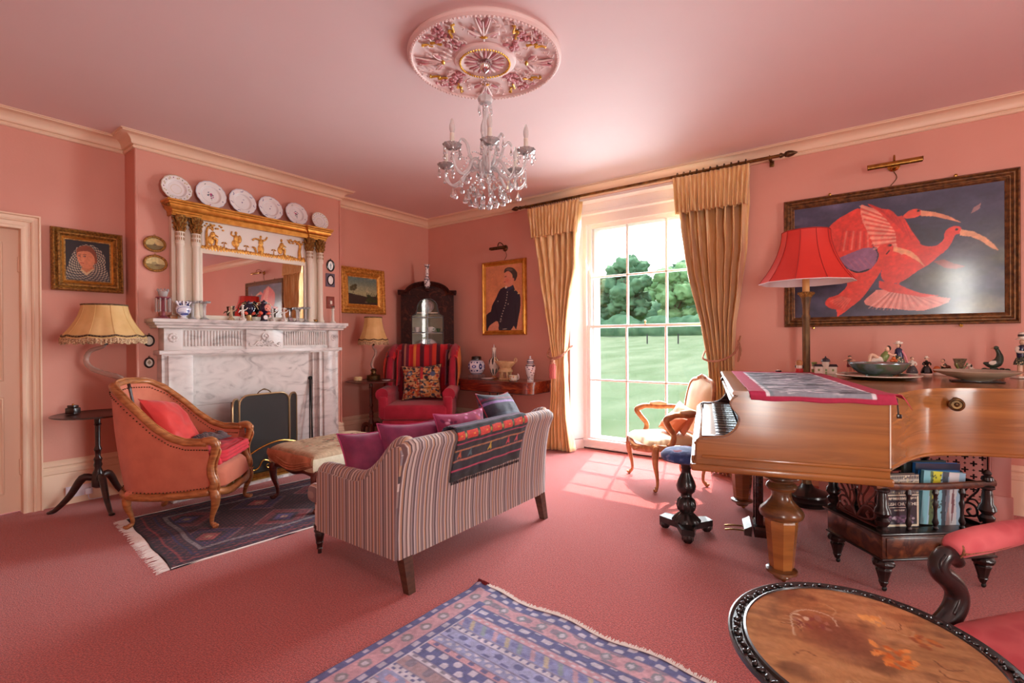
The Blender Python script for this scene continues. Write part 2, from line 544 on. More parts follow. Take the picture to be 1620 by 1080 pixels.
# left wall with the doorway and the chimney breast
DY0, DY1, DZ = -0.10, 0.82, 2.25
b = B()
b.box(XL - 0.3, XL, YB, DY0, 0, ZC).box(XL - 0.3, XL, DY1, 5.24, 0, ZC).box(XL - 0.3, XL, DY0, DY1, DZ, ZC)
b.obj('wall_left', WALL, kind='structure', smooth=False)
b = B()
b.box(XL, BX, BY0, 2.26, 0, ZC).box(XL, BX, 2.74, BY1, 0, ZC).box(XL, BX, 2.26, 2.74, 0.74, ZC)
b.cyl((BX + .004, BY0 + .004, .3), (BX + .004, BY0 + .004, 3.06), .011).cyl((BX + .004, BY1 - .004, .3), (BX + .004, BY1 - .004, 3.06), .011)
b.obj('wall_chimney', WALL, kind='structure', smooth=False)
B().box(-5.419, -5.41, 2.26, 2.74, 0, 0.74).obj('wall_firebox', mat('soot', (22, 19, 18), 0.9), kind='structure', smooth=False)
# window wall with the visible window and an unseen one added for fill
def wall_open(b, y0, y1, xs, openings):
 x = xs[0]
 for (a0, a1, z0, z1) in openings:
  b.box(x, a0, y0, y1, 0, ZC)
  b.box(a0, a1, y0, y1, z1, ZC)
  if z0 > 0:
   b.box(a0, a1, y0, y1, 0, z0)
  x = a1
 b.box(x, xs[1], y0, y1, 0, ZC)
 return b
b = B()
SX = 6.2  # the second window is an unseen copy, added along the wall for fill
wall_open(b, YW, 5.44, (XL - .3, XR + .3), [(WX0, WX1, 0, 3.02), (WX0 + SX, WX1 + SX, 0, 3.02)])
b.obj('wall_window', WALL, kind='structure', smooth=False)
b = B()
wall_open(b, 5.50, 5.66, (XL - .3, XR + .3), [(-2.77, -1.41, 0.13, 2.72), (-2.77 + SX, -1.41 + SX, 0.13, 2.72)])
b.obj('wall_outer', mat('outside_render', (240, 240, 240), 0.8), kind='structure', smooth=False)
b = B()
wall_open(b, YB - .3, YB, (XL - .3, XR + .3), [(1.12, 1.56, 0.1, 2.75)])
b.obj('wall_back', WALL, kind='structure', smooth=False)
b = B(); b.box(XR, XR + .3, YB, .2, 0, ZC).box(XR, XR + .3, 1.7, 5.24, 0, ZC).box(XR, XR + .3, .2, 1.7, 0, .3).box(XR, XR + .3, .2, 1.7, 2.75, ZC)  # the opening is for the window added here for fill
b.obj('wall_right', WALL, kind='structure', smooth=False)
# cornice
room = [(XL, YB), (XR, YB), (XR, YW), (XL, YW), (XL, BY1), (BX, BY1), (BX, BY0), (XL, BY0)]
cp = [(0, -.115), (.012, -.115), (.020, -.108), (.020, -.098), (.012, -.092), (.012, -.085), (.030, -.083), (.034, -.076)]
cp += [(.036 + .075 * (1 - cos(t)), -.072 + .055 * sin(t)) for t in [i * pi / 2 / 8 for i in range(9)]]
cp += [(.118, -.017), (.118, -.008), (.128, -.006), (.132, 0.0)]
b = B(); b.mold(room, [(o_, h) for o_, h in cp], closed=True, z=ZC)
b.obj('trim_1', CREAM, kind='structure', angle=25)
# skirtings
sp = [(0.022, 0), (.022, .25), (.018, .262), (.024, .27), (.024, .30), (.016, .312), (.016, .325), (.026, .333), (.026, .345), (.018, .358), (.006, .37), (0, .375)]
def skirt(name, path):
 b = B(); b.mold(path, sp); return b.obj(name, CREAM, kind='structure', angle=25)
skirt('baseboard_left', [(XL, BY0), (XL, 0.93)])
skirt('baseboard_corner', [(WX0 - 0.03, YW), (XL, YW), (XL, BY1), (BX, BY1), (BX, 3.45)])
skirt('baseboard_window', [(WX0 + SX - .03, YW), (WX1 + .03, YW)])
skirt('baseboard_breast', [(BX, 1.6), (BX, BY0), (XL, BY0)])
skirt('baseboard_right', [(XR, YB), (XR, YW), (WX1 + SX + .03, YW)])
skirt('baseboard_back', [(XL, YB), (1.0, YB)])
# door in the left wall
d = thing('door_1', 'cream panelled door in moulded cream frame', None, kind='structure')
xo = XL - 0.055
b = B(); b.box(xo - .04, xo, DY0 + .003, DY1 - .004, 0.012, DZ - .004)
b.obj('door_leaf', CREAM, d, smooth=False)
for (a0, a1, z0, z1) in ((DY0 + .1, .31, 1.05, 2.14), (.42, .725, 1.05, 2.14), (DY0 + .1, .31, .16, .92), (.42, .725, .16, .92)):
 b = B(); pf = [(0, 0), (.004, .012), (.012, .015), (.02, .006), (.028, .004), (.036, .009), (.05, .010)]
 b.mold([(a0, z0), (a1, z0), (a1, z1), (a0, z1)], pf, closed=True, z=xo, plane='YZ')
 b.box(xo, xo + .010, a0 + .05, a1 - .05, z0 + .05, z1 - .05)
 b.obj('door_panel', CREAM, d)
b = B()
ap = [(-.004, 0), (-.004, .03), (.006, .034), (.018, .034), (.022, .026), (.05, .03), (.055, .042), (.066, .046), (.07, .036), (.092, .040), (.098, .056), (.108, .056), (.11, 0)]
b.mold([(DY1, 0), (DY1, DZ), (DY0, DZ), (DY0, 0)], [(-o_, h) for o_, h in ap], z=XL, plane='YZ')
b.box(XL - .10, XL + .0, DY1 - .004, DY1 + .03, 0, DZ).box(XL - .10, XL, DY0, DY1, DZ - .002, DZ + .03)
b.obj('door_frame', CREAM, d, angle=25)
for z in (.36, .42 + 1.55):
 b = B(); b.cyl((xo + .008, DY1 - .006, z - .05), (xo + .008, DY1 - .006, z + .05), .008)
 for k in (-.055, 0, .055): b.ball((xo + .008, DY1 - .006, z + k), .009, 8, 5)
 b.obj('hinge', CREAM, d)
# windows
def make_window(name, dx, lab):
 w = thing(name, lab, None, (dx, 0, 0), kind='structure')
 gx0, gx1, gy = -2.79, -1.39, 5.45
 zs = [0.146, 0.85, 1.505, 2.11, 2.71]
 fx0, fx1 = -2.88, -1.30
 # frame
 b = B()
 for x0, x1 in ((fx0, gx0 - .045), (gx1 + .045, fx1)):
  b.box(x0, x1, 5.41, 5.52, .11, 2.80)
 b.box(fx0, fx1, 5.405, 5.52, 2.755, 2.84)
 b.mold([(fx1 + .02, 5.40), (fx0 - .02, 5.40)], [(0, 2.83), (.0, 2.86), (.03, 2.875), (.03, 2.90), (.012, 2.915), (.012, 3.02)], plane='XY')
 b.box(fx0, fx1, 5.405, 5.46, 2.84, 3.02)
 b.box(fx0, fx1, 5.385, 5.60, .095, .125, .006)
 b.obj('window_frame', WHITEP, w, angle=30)
 b = B(); b.box(fx0 - .04, fx1 + .04, 5.42, 5.5, 0, .10)
 b.mold([(fx1 + .04, 5.42), (fx0 - .04, 5.42)], [(.0, .0), (.0, .012), (.008, .018), (.008, .03), (0, .036)])
 b.obj('window_apron', WHITEP, w)
 # the two sashes
 for nm, z0, z1, y in (('lower_sash', .125, 1.52, 5.445), ('upper_sash', 1.485, 2.76, 5.478)):
  s = B()
  zb, zt = (.146, 1.488) if nm[0] == 'l' else (1.52, 2.71)
  s.box(gx0 - .045, gx0, y - .02, y + .02, z0, z1, .004).box(gx1, gx1 + .045, y - .02, y + .02, z0, z1, .004)
  s.box(gx0, gx1, y - .02, y + .02, z0, zb, .004).box(gx0, gx1, y - .02, y + .02, zt, z1, .004)
  so = s.obj(nm, WHITEP, w)
  zm = zs[1] if nm[0] == 'l' else zs[3]
  for i in (1, 2):
   x = lerp(gx0, gx1, i / 3)
   B().box(x - .011, x + .011, y - .018, y + .018, zb, zt, .005).obj('glazing_bar', WHITEP, so)
  B().box(gx0, gx1, y - .018, y + .018, zm - .011, zm + .011, .005).obj('glazing_bar', WHITEP, so)
  for i in range(3):
   for za, zc in ((zb, zm), (zm, zt)):
    x0, x1 = lerp(gx0, gx1, i / 3), lerp(gx0, gx1, (i + 1) / 3)
    B().box(x0, x1, y + .001, y + .004, za, zc).obj('pane', PANE, so, smooth=False)
 b = B(); b.lathe([(.012, 0), (.012, .01), (.005, .014), (.005, .03), (.012, .04), (.012, .05), (0, .055)], (-2.09, 5.425, 1.51), 10)
 b.obj('sash_catch', BRASS, w)
 # folded shutters lining the reveals
 for sg, xa, xb in ((1, WX0, fx0), (-1, WX1, fx1)):
  o = thing('shutter', None, None); o.parent = w
  del_ = None
  P0, P1 = Vector((xa, YW - .002, 0)), Vector((xb, 5.41, 0))
  t = (P1 - P0); L = t.length; t.normalize()
  nrm = Vector((t.y, -t.x, 0)) * sg
  M = Matrix(((t.x, nrm.x, 0, P0.x), (t.y, nrm.y, 0, P0.y), (0, 0, 1, 0), (0, 0, 0, 1)))
  b = B(M); b.box(0, L, -.06, .0, .125, 3.02); b.box(-.0, L, -.05, .004, 0, .115)
  b.obj('shutter_leaf', WHITEP, o)
  for z0, z1 in ((.2, .52), (.6, 1.45), (1.53, 2.35), (2.43, 2.92)):
   b = B(M)
   b.mold([(.03, z0), (L - .03, z0), (L - .03, z1), (.03, z1)], [(0, -.0), (.004, .01), (.01, .01), (.016, .003), (.03, .006), (.04, .007)], closed=True, plane='XZ', z=0.0)
   b.obj('shutter_panel', WHITEP, o)
 B().box(WX0, WX1, YW - .001, 5.44, 3.0, 3.03).obj('window_soffit', WHITEP, w, smooth=False)
 return w
w1 = make_window('window_1', 0, 'tall sash window between the gold curtains looking onto the lawn')
make_window('window_added_2', SX, 'unseen sash window added farther along the wall for fill light')  # added beyond the view to let in fill light
# back window (behind the camera)
w3 = thing('window_3', 'narrow glazed opening in the wall behind the viewer', None, kind='structure')
b = B(); b.box(1.12, 1.17, YB - .2, YB - .12, .1, 2.75).box(1.51, 1.56, YB - .2, YB - .12, .1, 2.75)
for z in (.1, .7, 1.4, 2.05, 2.70): b.box(1.17, 1.51, YB - .2, YB - .14, z, z + .04)
b.obj('window_frame', WHITEP, w3, smooth=False)
B().box(1.17, 1.51, YB - .166, YB - .163, .14, 2.7).obj('pane', PANE, w3, smooth=False)
w4 = thing('window_added_4', 'sash window added in the unseen end wall for fill light', None, kind='structure')  # added so light from this end reaches sofa back and fireplace wall
b = B()
for z in (.3, 1.5, 2.70): b.box(XR + .12, XR + .18, .2, 1.7, z, z + .05)
for y in (.2, .69, 1.17, 1.66): b.box(XR + .12, XR + .18, y, y + .035, .3, 2.75)
b.obj('window_frame', WHITEP, w4, smooth=False)
B().box(XR + .15, XR + .153, .2, 1.7, .3, 2.75).obj('pane', PANE, w4, smooth=False)
# ---------------------------------------------------------------- garden seen through the window
GR = mat('lawn_grass', (70, 88, 58), 0.9, col2=[(84, 98, 72), (98, 108, 84)], scale=0.9, stretch=(1, .35, 1), detail=8, lo=.3, hi=.7, spec=0.1)
GR2 = mat('fairway_grass', (62, 112, 34), 0.9, col2=(72, 122, 40), scale=2, spec=0.1)
def gz(y):
 return interp(y, [5.6, 9, 20, 45, 70, 120], [-.35, -.3, 0.15, 1.35, 2.3, 3.2])
b = B(); b.grid(lambda u, v: (lerp(-90, 60, u), 5.66 + 48 * v ** 1.6, gz(5.66 + 48 * v ** 1.6) + .05 * vnoise(u * 40, v * 12)), 60, 40)
b.obj('lawn', GR, kind='structure', angle=180)
b = B(); b.grid(lambda u, v: (lerp(-150, 60, u), lerp(53.66, 120, v), gz(lerp(53.66, 120, v))), 20, 10)
b.obj('field', GR2, kind='structure', angle=180)
BARK = mat('bark', (92, 78, 62), 0.9)
def tree(x, y, h, w, seed, label, lm, group='trees along the far edge of the lawn'):
 rg = random.Random(seed)
 t = thing('broadleaf_tree', label, 'tree', (x, y, gz(y)), 0, group)
 b = B(); b.tube([(0, 0, -.3), (.1, 0, h * .3), (0, .2, h * .6)], [w * .05, w * .04, w * .02], 8)
 for k in range(4):
  a = k * 1.6; b.tube([(0, 0, h * .3), (cos(a) * w * .25, sin(a) * w * .25, h * .6)], [w * .02, w * .01], 6)
 b.obj('trunk', BARK, t)
 b = B()
 for k in range(26):
  a, r = rg.uniform(0, 2 * pi), w * .5 * sqrt(rg.random()) * .8
  zz = h * rg.uniform(.22, .9); r *= sqrt(max(0.05, 1 - ((zz / h - .5) / .55) ** 2))
  s = w * rg.uniform(.13, .24); sd = rg.uniform(0, 99)
  c = (r * cos(a), r * sin(a), zz)
  def fn(u, v):
   th, ph = pi * v, 2 * pi * u
   d = Vector((sin(th) * cos(ph), sin(th) * sin(ph), cos(th)))
   k_ = s * (1 + .5 * vnoise(d.x * 2.2 + sd, d.y * 2.2, d.z * 2.2) + .28 * vnoise(d.x * 7 + sd, d.y * 7, d.z * 7))
   return (c[0] + d.x * k_, c[1] + d.y * k_, c[2] + d.z * k_ * .8)
  b.grid(fn, 20, 12, cu=True)
 b.obj('crown', lm, t, angle=180)
L1 = mat('foliage_deep', (66, 98, 72), 0.85, col2=(92, 124, 92), scale=1.1, bump=1.0, bscale=2.2, spec=.1)
L2 = mat('foliage_light', (96, 132, 86), 0.85, col2=(120, 152, 104), scale=1.3, bump=1.0, bscale=2.4, spec=.1)
for i, (x, y, h, w, m, l) in enumerate([
  (-35.6, 60, 8.4, 5.4, L1, 'deep green tree mostly hidden past the near window jamb'),
  (-29.9, 59, 8.2, 5.2, L1, 'low dark green tree seen in the first column of panes'),
  (-24.6, 58, 11.2, 5.6, L1, 'tallest round tree in the middle of the window view'),
  (-18.9, 59, 8.6, 5.2, L2, 'pale green tree just beyond the tallest round tree'),
  (-12.6, 58, 9.6, 5.2, L1, 'dark tree beside the edge of the curtain behind the piano'),
  (-7.8, 59, 9.0, 5.0, L2, 'pale tree hidden behind the gold curtain'),
  (-38.5, 74, 10, 7.2, L2, 'pale tree in the rear row beyond the window jamb'),
  (-30.5, 75, 9.6, 7.0, L2, 'light tree in the rear row, filling behind the low dark green tree'),
  (-22.5, 76, 11, 7.2, L1, 'tree in the rear row behind the tallest round tree'),
  (-14.5, 75, 10.4, 7.0, L1, 'tree in the rear row behind the pale green tree'),
  (-6.5, 75, 10, 7.0, L2, 'pale tree in the rear row hidden by the gold curtain')]):
 tree(x, y, h, w, i, l, m)
b = B(); rg = random.Random(2)
for k in range(120):
 x, y = rg.uniform(-48, -2), rg.uniform(54.5, 55.5); s = rg.uniform(.9, 1.7)
 b.ball((x, y, gz(y) + s * .5), (s * 1.2, s * .6, s * rg.uniform(.7, 1.1)), 10, 7)
for k in range(70):
 x, y = rg.uniform(-56, 2), rg.uniform(67, 68); s = rg.uniform(2.4, 4.2)
 b.ball((x, y, gz(y) + s * .5), (s * 1.2, s * .8, s * rg.uniform(.7, 1.1)), 10, 7)
b.obj('hedge', L1, kind='stuff', label='bushy undergrowth along the foot of the distant trees', cat='hedge', angle=180)
for i, sx_ in enumerate((-14.1, -11.7)):
 b = B(); b.cyl((sx_, 37, gz(37) - .02), (sx_, 37, gz(37) + .75), .05); b.obj('marker_post', mat('post_black', (30, 30, 34), .6), label='thin dark marker post on the distant lawn, ' + ('seen in the second column of panes' if i else 'seen near the first glazing bar'), cat='post')
# ---------------------------------------------------------------- marble chimneypiece
def roundel(b, c, r, n=8, M=None):
 for k in range(n):
  a = 2 * pi * k / n
  b.ball((c[0], c[1] + cos(a) * r * .55, c[2] + sin(a) * r * .55), (.008, r * .32, r * .32), 8, 6)
 b.ball(c, (.014, r * .3, r * .3), 8, 6)
fp = thing('fireplace', 'white veined marble fireplace surround with fluted frieze against the pink chimney breast', 'fireplace', (BX, 2.55, 0))
LY = lambda y: y - 2.55
b = B()
b.box(0, .215, LY(1.55), LY(3.49), 1.518, 1.553, .006)
b.mold([(0, LY(1.60)), (.165, LY(1.60)), (.165, LY(3.44)), (0, LY(3.44))][::1], [(0, 1.47), (-.008, 1.475), (-.012, 1.49), (-.03, 1.5), (-.034, 1.518), (0, 1.518)], caps=False)
b.obj('mantel_shelf', MARBLE, fp)
b = B()
b.box(0, .105, LY(1.66), LY(3.40), 1.27, 1.50)
for y0, y1 in ((1.655, 1.80), (2.36, 2.74), (3.28, 3.405)):
 b.box(0, .135, LY(y0), LY(y1), 1.272, 1.50, .003)
b.box(.1, .118, LY(1.80), LY(2.36), 1.272, 1.295).box(.1, .118, LY(1.80), LY(2.36), 1.462, 1.50)
b.box(.1, .118, LY(2.74), LY(3.28), 1.272, 1.295).box(.1, .118, LY(2.74), LY(3.28), 1.462, 1.50)
b.obj('frieze', MARBLE, fp)
b = B()
for a0, a1 in ((1.82, 2.34), (2.76, 3.26)):
 n = 19
 for k in range(n):
  y = LY(lerp(a0, a1, (k + .5) / n))
  b.box(.104, .117, y - .0075, y + .0075, 1.305, 1.452, .005)
b.obj('fluting', MARBLE, fp, kind='stuff')
b = B()
roundel(b, (.137, LY(1.727), 1.385), .05); roundel(b, (.137, LY(3.342), 1.385), .045)
b.obj('flower_boss', MARBLE, fp, kind='stuff')
b = B(); rg = random.Random(4)
for k in range(46):   # carved trophy of scrolls in the centre tablet
 y = rg.gauss(0, .075); z = 1.31 + abs(rg.gauss(0, .045)) * max(.2, 1 - abs(y) / .14)
 b.ball((.138, y, z), (.012, rg.uniform(.008, .02), rg.uniform(.008, .018)), 7, 5)
for sg in (1, -1):
 b.tube([(.14, sg * .02, 1.31), (.142, sg * .07, 1.35), (.14, sg * .1, 1.32), (.14, sg * .13, 1.30), (.138, sg * .155, 1.31), (.138, sg * .16, 1.3)], [.012, .01, .009, .008, .007, .004], 6, sub=3)
 b.tube([(.14, sg * .01, 1.36), (.142, sg * .035, 1.40), (.142, sg * .01, 1.43), (.142, sg * -.01, 1.415)], [.01, .01, .007, .005], 6, sub=3)
b.obj('carved_relief', MARBLE, fp, kind='stuff')
b = B()
b.box(0, .15, LY(1.615), LY(3.445), 1.235, 1.272, .004)
b.box(0, .125, LY(1.64), LY(3.42), 1.222, 1.236)
b.obj('ledge', MARBLE, fp)
for y0, y1, i0, i1 in ((1.645, 1.885, 1.885, 1.935), (3.175, 3.415, 3.125, 3.175)):
 b = B()
 b.box(0, .11, LY(y0), LY(y1), 0, 1.225).box(.1, .13, LY(y0 + .045), LY(y1 - .045 * 0) if y0 < 2 else LY(y1 - .045), .12, 1.223, .003)
 b.box(0, .15, LY(y0 - .012), LY(y1 + .012), 0, .12, .005)
 b.box(0, .06, LY(i0), LY(i1), 0, 1.225)
 b.obj('pilaster', MARBLE, fp)
b = B()
b.box(.001, .022, LY(1.93), LY(2.26), 0, .742).obj('marble_slip', MARBLE, fp)
b = B(); b.box(.001, .022, LY(2.74), LY(3.13), 0, .742)
b.obj('marble_slip', MARBLE, fp, kind='structure' if 0 else None)
b = B(); b.box(.001, .022, LY(1.93), LY(3.13), .745, 1.225); b.obj('marble_slip', MARBLE, fp)
HEARTH = mat('hearth_marble', (206, 200, 196), 0.35, col2=[(168, 160, 160), (224, 220, 216)], scale=4, dist=1.5, lo=.35, hi=.6)
B().box(.0, .475, LY(1.60), LY(3.50), 0, .022, .004).obj('hearth', HEARTH, fp)
# fire screen
SCRIM = mat('screen_rim', (176, 150, 112), .3, .8)
MESH = mat('screen_mesh', (58, 54, 52), 0.45, 0.4, bump=.6, bscale=900)
fs = thing('fire_screen', 'folding black mesh fire screen with brass rim and top handle', 'fire screen', (-4.90, 2.47, .022))
def panel(M, w, h, nm):
 p = thing(nm, None, None); p.parent = fs
 r = .09 if w > .3 else .07
 out = [(0, 0)] + [(0, h - r)] + [(r - r * cos(a), h - r + r * sin(a)) for a in (.4, .8, 1.2)] + [(r, h), (w - r, h)] + [(w - r + r * sin(a), h - r + r * cos(a)) for a in (.4, .8, 1.2)] + [(w, h - r), (w, 0)]
 b = B(M); b.tube([(0, y, z) for y, z in out], .010, 8); b.cyl((0, 0, .01), (0, w, .01), .007); b.obj('rim', SCRIM, p)
 b = B(M); b.prism(out, -.0015, .0015, plane='YZ'); b.obj('mesh_sheet', MESH, p, smooth=False)
panel(T(0, -.24, 0), .50, .80, 'centre_panel')
panel(T(-.005, -.245, 0, rz=rad(180 - 128)) @ T(0, -.0, 0) @ Matrix.Scale(-1, 4, (0, 1, 0)), .20, .78, 'side_panel')
panel(T(-.005, .265, 0, rz=rad(38)), .18, .78, 'side_panel')
b = B(); b.tube([(0, -.07, .80), (0, -.05, .825), (0, -.025, .84), (0, .0, .848), (0, .03, .84), (0, .055, .825), (0, .075, .80)], [.006, .006, .005, .008, .005, .006, .006], 8, sub=3)
b.obj('handle', DKBRASS, fs)
# fender
fe = thing('fender', 'low brass fender with a wavy top rail and scrolls along the marble hearth', 'fender', (-4.76, 2.50, .022))
b = B(); b.mold([(-.3, -.56), (0, -.56), (0, .66), (-.3, .66)], [(0, 0), (-.03, 0), (-.03, .02), (-.02, .028), (-.02, .05), (-.028, .056), (-.028, .064), (-.0, .068), (.004, .03)])
b.obj('base', BRASS, fe, angle=30)
b = B()
b.tube([(-.01, -.56, .21), (-.01, -.42, .2), (-.01, -.28, .23), (-.01, -.12, .30), (-.01, .05, .335), (-.01, .22, .30), (-.01, .38, .23), (-.01, .52, .2), (-.01, .66, .21)], .010, 8, sub=5)
b.tube([(-.01, -.56, .06), (-.01, -.56, .21)], .008, 8); b.tube([(-.01, .66, .06), (-.01, .66, .21)], .008, 8)
b.obj('top_rail', BRASS, fe)
for c in (-.02, .12):
 b = B()
 for sg in (1, -1):
  b.tube([(-.01, c, .07), (-.01, c + sg * .02, .14), (-.01, c + sg * .09, .17), (-.01, c + sg * .13, .11), (-.01, c + sg * .18, .09), (-.01, c + sg * .2, .115), (-.01, c + sg * .18, .125)], [.007, .008, .008, .007, .007, .006, .005], 7, sub=4)
  b.tube([(-.01, c, .09), (-.01, c + sg * .01, .2), (-.01, c + sg * .05, .24), (-.01, c + sg * .03, .26)], [.006, .006, .006, .004], 7, sub=4)
 b.obj('scroll', BRASS, fe)
# fire tools leaning in the corner of the opening
for k, (y0, y1, nm, lab) in enumerate(((3.05, 3.115, 'poker', 'thin black poker leaning on the marble at the right of the hearth'), (3.00, 3.10, 'fire_tongs', 'black fire tongs leaning beside the poker on the hearth'))):
 b = B()
 b.tube([(-5.0 + k * .03, y0, .026), (-5.125, y1, .92)], .006, 8); b.ball((-5.125, y1, .93), (.016, .016, .022))
 if k:
  b.tube([(-5.0, y0 + .07, .026), (-5.125, y1, .90)], .005, 8); b.lathe([(0, 0), (.014, 0), (.014, .004), (0, .006)], (-5.0 + .03, y0, .026), 8)
 else:
  b.lathe([(.016, 0), (.018, .02), (.01, .04)], (-5.0, y0, .026), 8)
 b.obj(nm, IRON, label=lab, cat='fire tool')
for y in (2.98, 3.13):
 b = B(); b.lathe([(.03, 0), (.03, .01), (.014, .02), (.014, .05), (.026, .06), (.026, .075), (.01, .09), (0, .1)], (-4.95, y, .023), 12)
 b.obj('andiron', BRASS, label='small brass fire dog knob ' + ('below the fire tongs' if y < 3 else 'against the far marble pilaster'), cat='fire dog')
# ---------------------------------------------------------------- overmantel mirror
MX = -5.155
mr = thing('overmantel_mirror', 'ivory and gilt mirror with paired columns and a relief frieze above the mantelpiece', 'mirror', (MX, 2.50, 1.555))
my = lambda y: y - 2.50
mz = lambda z: z - 1.555
b = B(); b.box(0, .055, my(1.745), my(3.255), mz(1.555), mz(2.50)); 
b.box(.05, .07, my(1.99), my(3.025), mz(2.185), mz(2.235), .004).box(.05, .066, my(1.985), my(3.03), mz(1.555), mz(1.60), .004)
b.box(.05, .07, my(1.965), my(1.995), mz(1.57), mz(2.23), .004).box(.05, .07, my(3.02), my(3.05), mz(1.57), mz(2.23), .004)
b.obj('frame', IVORY, mr)
MIR = mat('mirror_glass', (214, 206, 204), 0.02, 1.0)
B().box(.05, .058, my(1.99), my(3.025), mz(1.60), mz(2.187)).obj('glass', MIR, mr, smooth=False)
cf = [(0, 2.50), (.0, 2.515), (.008, 2.52), (.008, 2.535), (.02, 2.545), (.03, 2.558), (.036, 2.575), (.036, 2.58), (.046, 2.585), (.046, 2.598), (.056, 2.606), (.056, 2.62), (-.02, 2.62)]
pth = [(0, my(1.735)), (.125, my(1.735)), (.125, my(1.965)), (.10, my(1.965)), (.10, my(3.055)), (.125, my(3.055)), (.125, my(3.265)), (0, my(3.265))]
b = B(); b.mold(pth, [(-o_, mz(h)) for o_, h in cf], caps=False); b.box(0, .11, my(1.73), my(3.27), mz(2.49), mz(2.61))
b.obj('cornice', GOLDPL, mr, angle=25)
b = B()
for y in (1.70, 3.30):
 for k in range(5): b.ball((.02 + k * .028, my(y), mz(2.60) - k * .008), (.02, .014, .018), 7, 5)
b.obj('leaf_carving', GILTDK, mr, kind='stuff')
B().box(.054, .062, my(1.995), my(3.025), mz(2.235), mz(2.495)).obj('frieze', mat('frieze_cream', (232, 226, 216), .5), mr, smooth=False)
# gilt relief figures in the frieze
def R(name, build):
 b = B(); build(b); b.obj(name, GOLD, mr)
F0 = .064
def blob(b, y, z, ry, rz_, rx=.010, a=0):
 b.ball((0, 0, 0), (rx, ry, rz_), 9, 6, M=T(F0, my(y), mz(z), rx=a))
def limb(b, pts, r): b.tube([(F0 + .004, my(y), mz(z)) for y, z in pts], r, 6, sub=2)
def ground(b):
 n = 40
 for k in range(n):
  y = lerp(2.0, 3.02, k / (n - 1)); hh = .022 + .02 * abs(sin(k * .35)) * (1 if k > 25 or k < 10 else .4)
  blob(b, y, 2.24, .018, hh, .008)
R('relief_ground', ground)
def tree_a(b):
 limb(b, [(2.035, 2.25), (2.03, 2.35), (2.04, 2.43), (2.10, 2.47)], [.014, .012, .01, .005])
 for k in range(14): blob(b, 2.02 + .013 * (k % 11) + .003 * k, 2.45 + .02 * sin(k * 1.7), .012, .009)
def tree_b(b):
 limb(b, [(2.97, 2.25), (2.965, 2.33), (2.975, 2.40), (2.93, 2.44), (2.89, 2.43)], [.022, .016, .014, .010, .005])
 for k in range(16): blob(b, 2.87 + .01 * k, 2.43 + .018 * cos(k * 1.3), .013, .009)
R('relief_tree', tree_a); R('relief_tree', tree_b)
def person(y, pose):
 def f(b):
  blob(b, y, 2.425, .013, .017)
  if pose == 'sit':
   blob(b, y, 2.365, .025, .042, a=-.2); limb(b, [(y, 2.34), (y + .035, 2.33), (y + .03, 2.28), (y + .06, 2.26)], [.018, .016, .012, .008]); limb(b, [(y + .01, 2.38), (y + .05, 2.36)], [.009, .006])
   blob(b, y - .015, 2.32, .03, .045)
  elif pose == 'dance':
   blob(b, y, 2.37, .024, .04); blob(b, y - .005, 2.32, .038, .04); blob(b, y + .035, 2.37, .02, .04)
   limb(b, [(y, 2.30), (y + .004, 2.25)], [.014, .008]); limb(b, [(y - .015, 2.39), (y - .045, 2.40), (y - .04, 2.435)], [.010, .008, .007])
  else:
   blob(b, y, 2.365, .026, .045); blob(b, y, 2.30, .034, .055)
   limb(b, [(y - .015, 2.395), (y - .06, 2.40), (y - .085, 2.38)], [.011, .008, .010]); limb(b, [(y + .02, 2.39), (y + .05, 2.405), (y + .065, 2.435)], [.010, .008, .008])
   limb(b, [(y - .01, 2.28), (y - .012, 2.245)], [.016, .010]); limb(b, [(y - .05, 2.25), (y - .06, 2.30), (y - .09, 2.31)], [.008, .012, .008])
 return f
for y, p in ((2.085, 'sit'), (2.30, 'dance'), (2.545, 'stand'), (2.765, 'sit')): R('relief_figure', person(y, p))
def bird(b):
 blob(b, 2.855, 2.415, .02, .008, a=-.5); limb(b, [(2.85, 2.42), (2.825, 2.445)], [.008, .004]); limb(b, [(2.855, 2.42), (2.85, 2.45)], [.008, .004])
R('relief_bird', bird)
def plants(b):
 for y in (2.19, 2.40, 2.68): limb(b, [(y, 2.26), (y, 2.31)], [.004, .003]); blob(b, y - .014, 2.31, .014, .007, a=.6); blob(b, y + .014, 2.31, .014, .007, a=-.6)
R('relief_plant', plants)
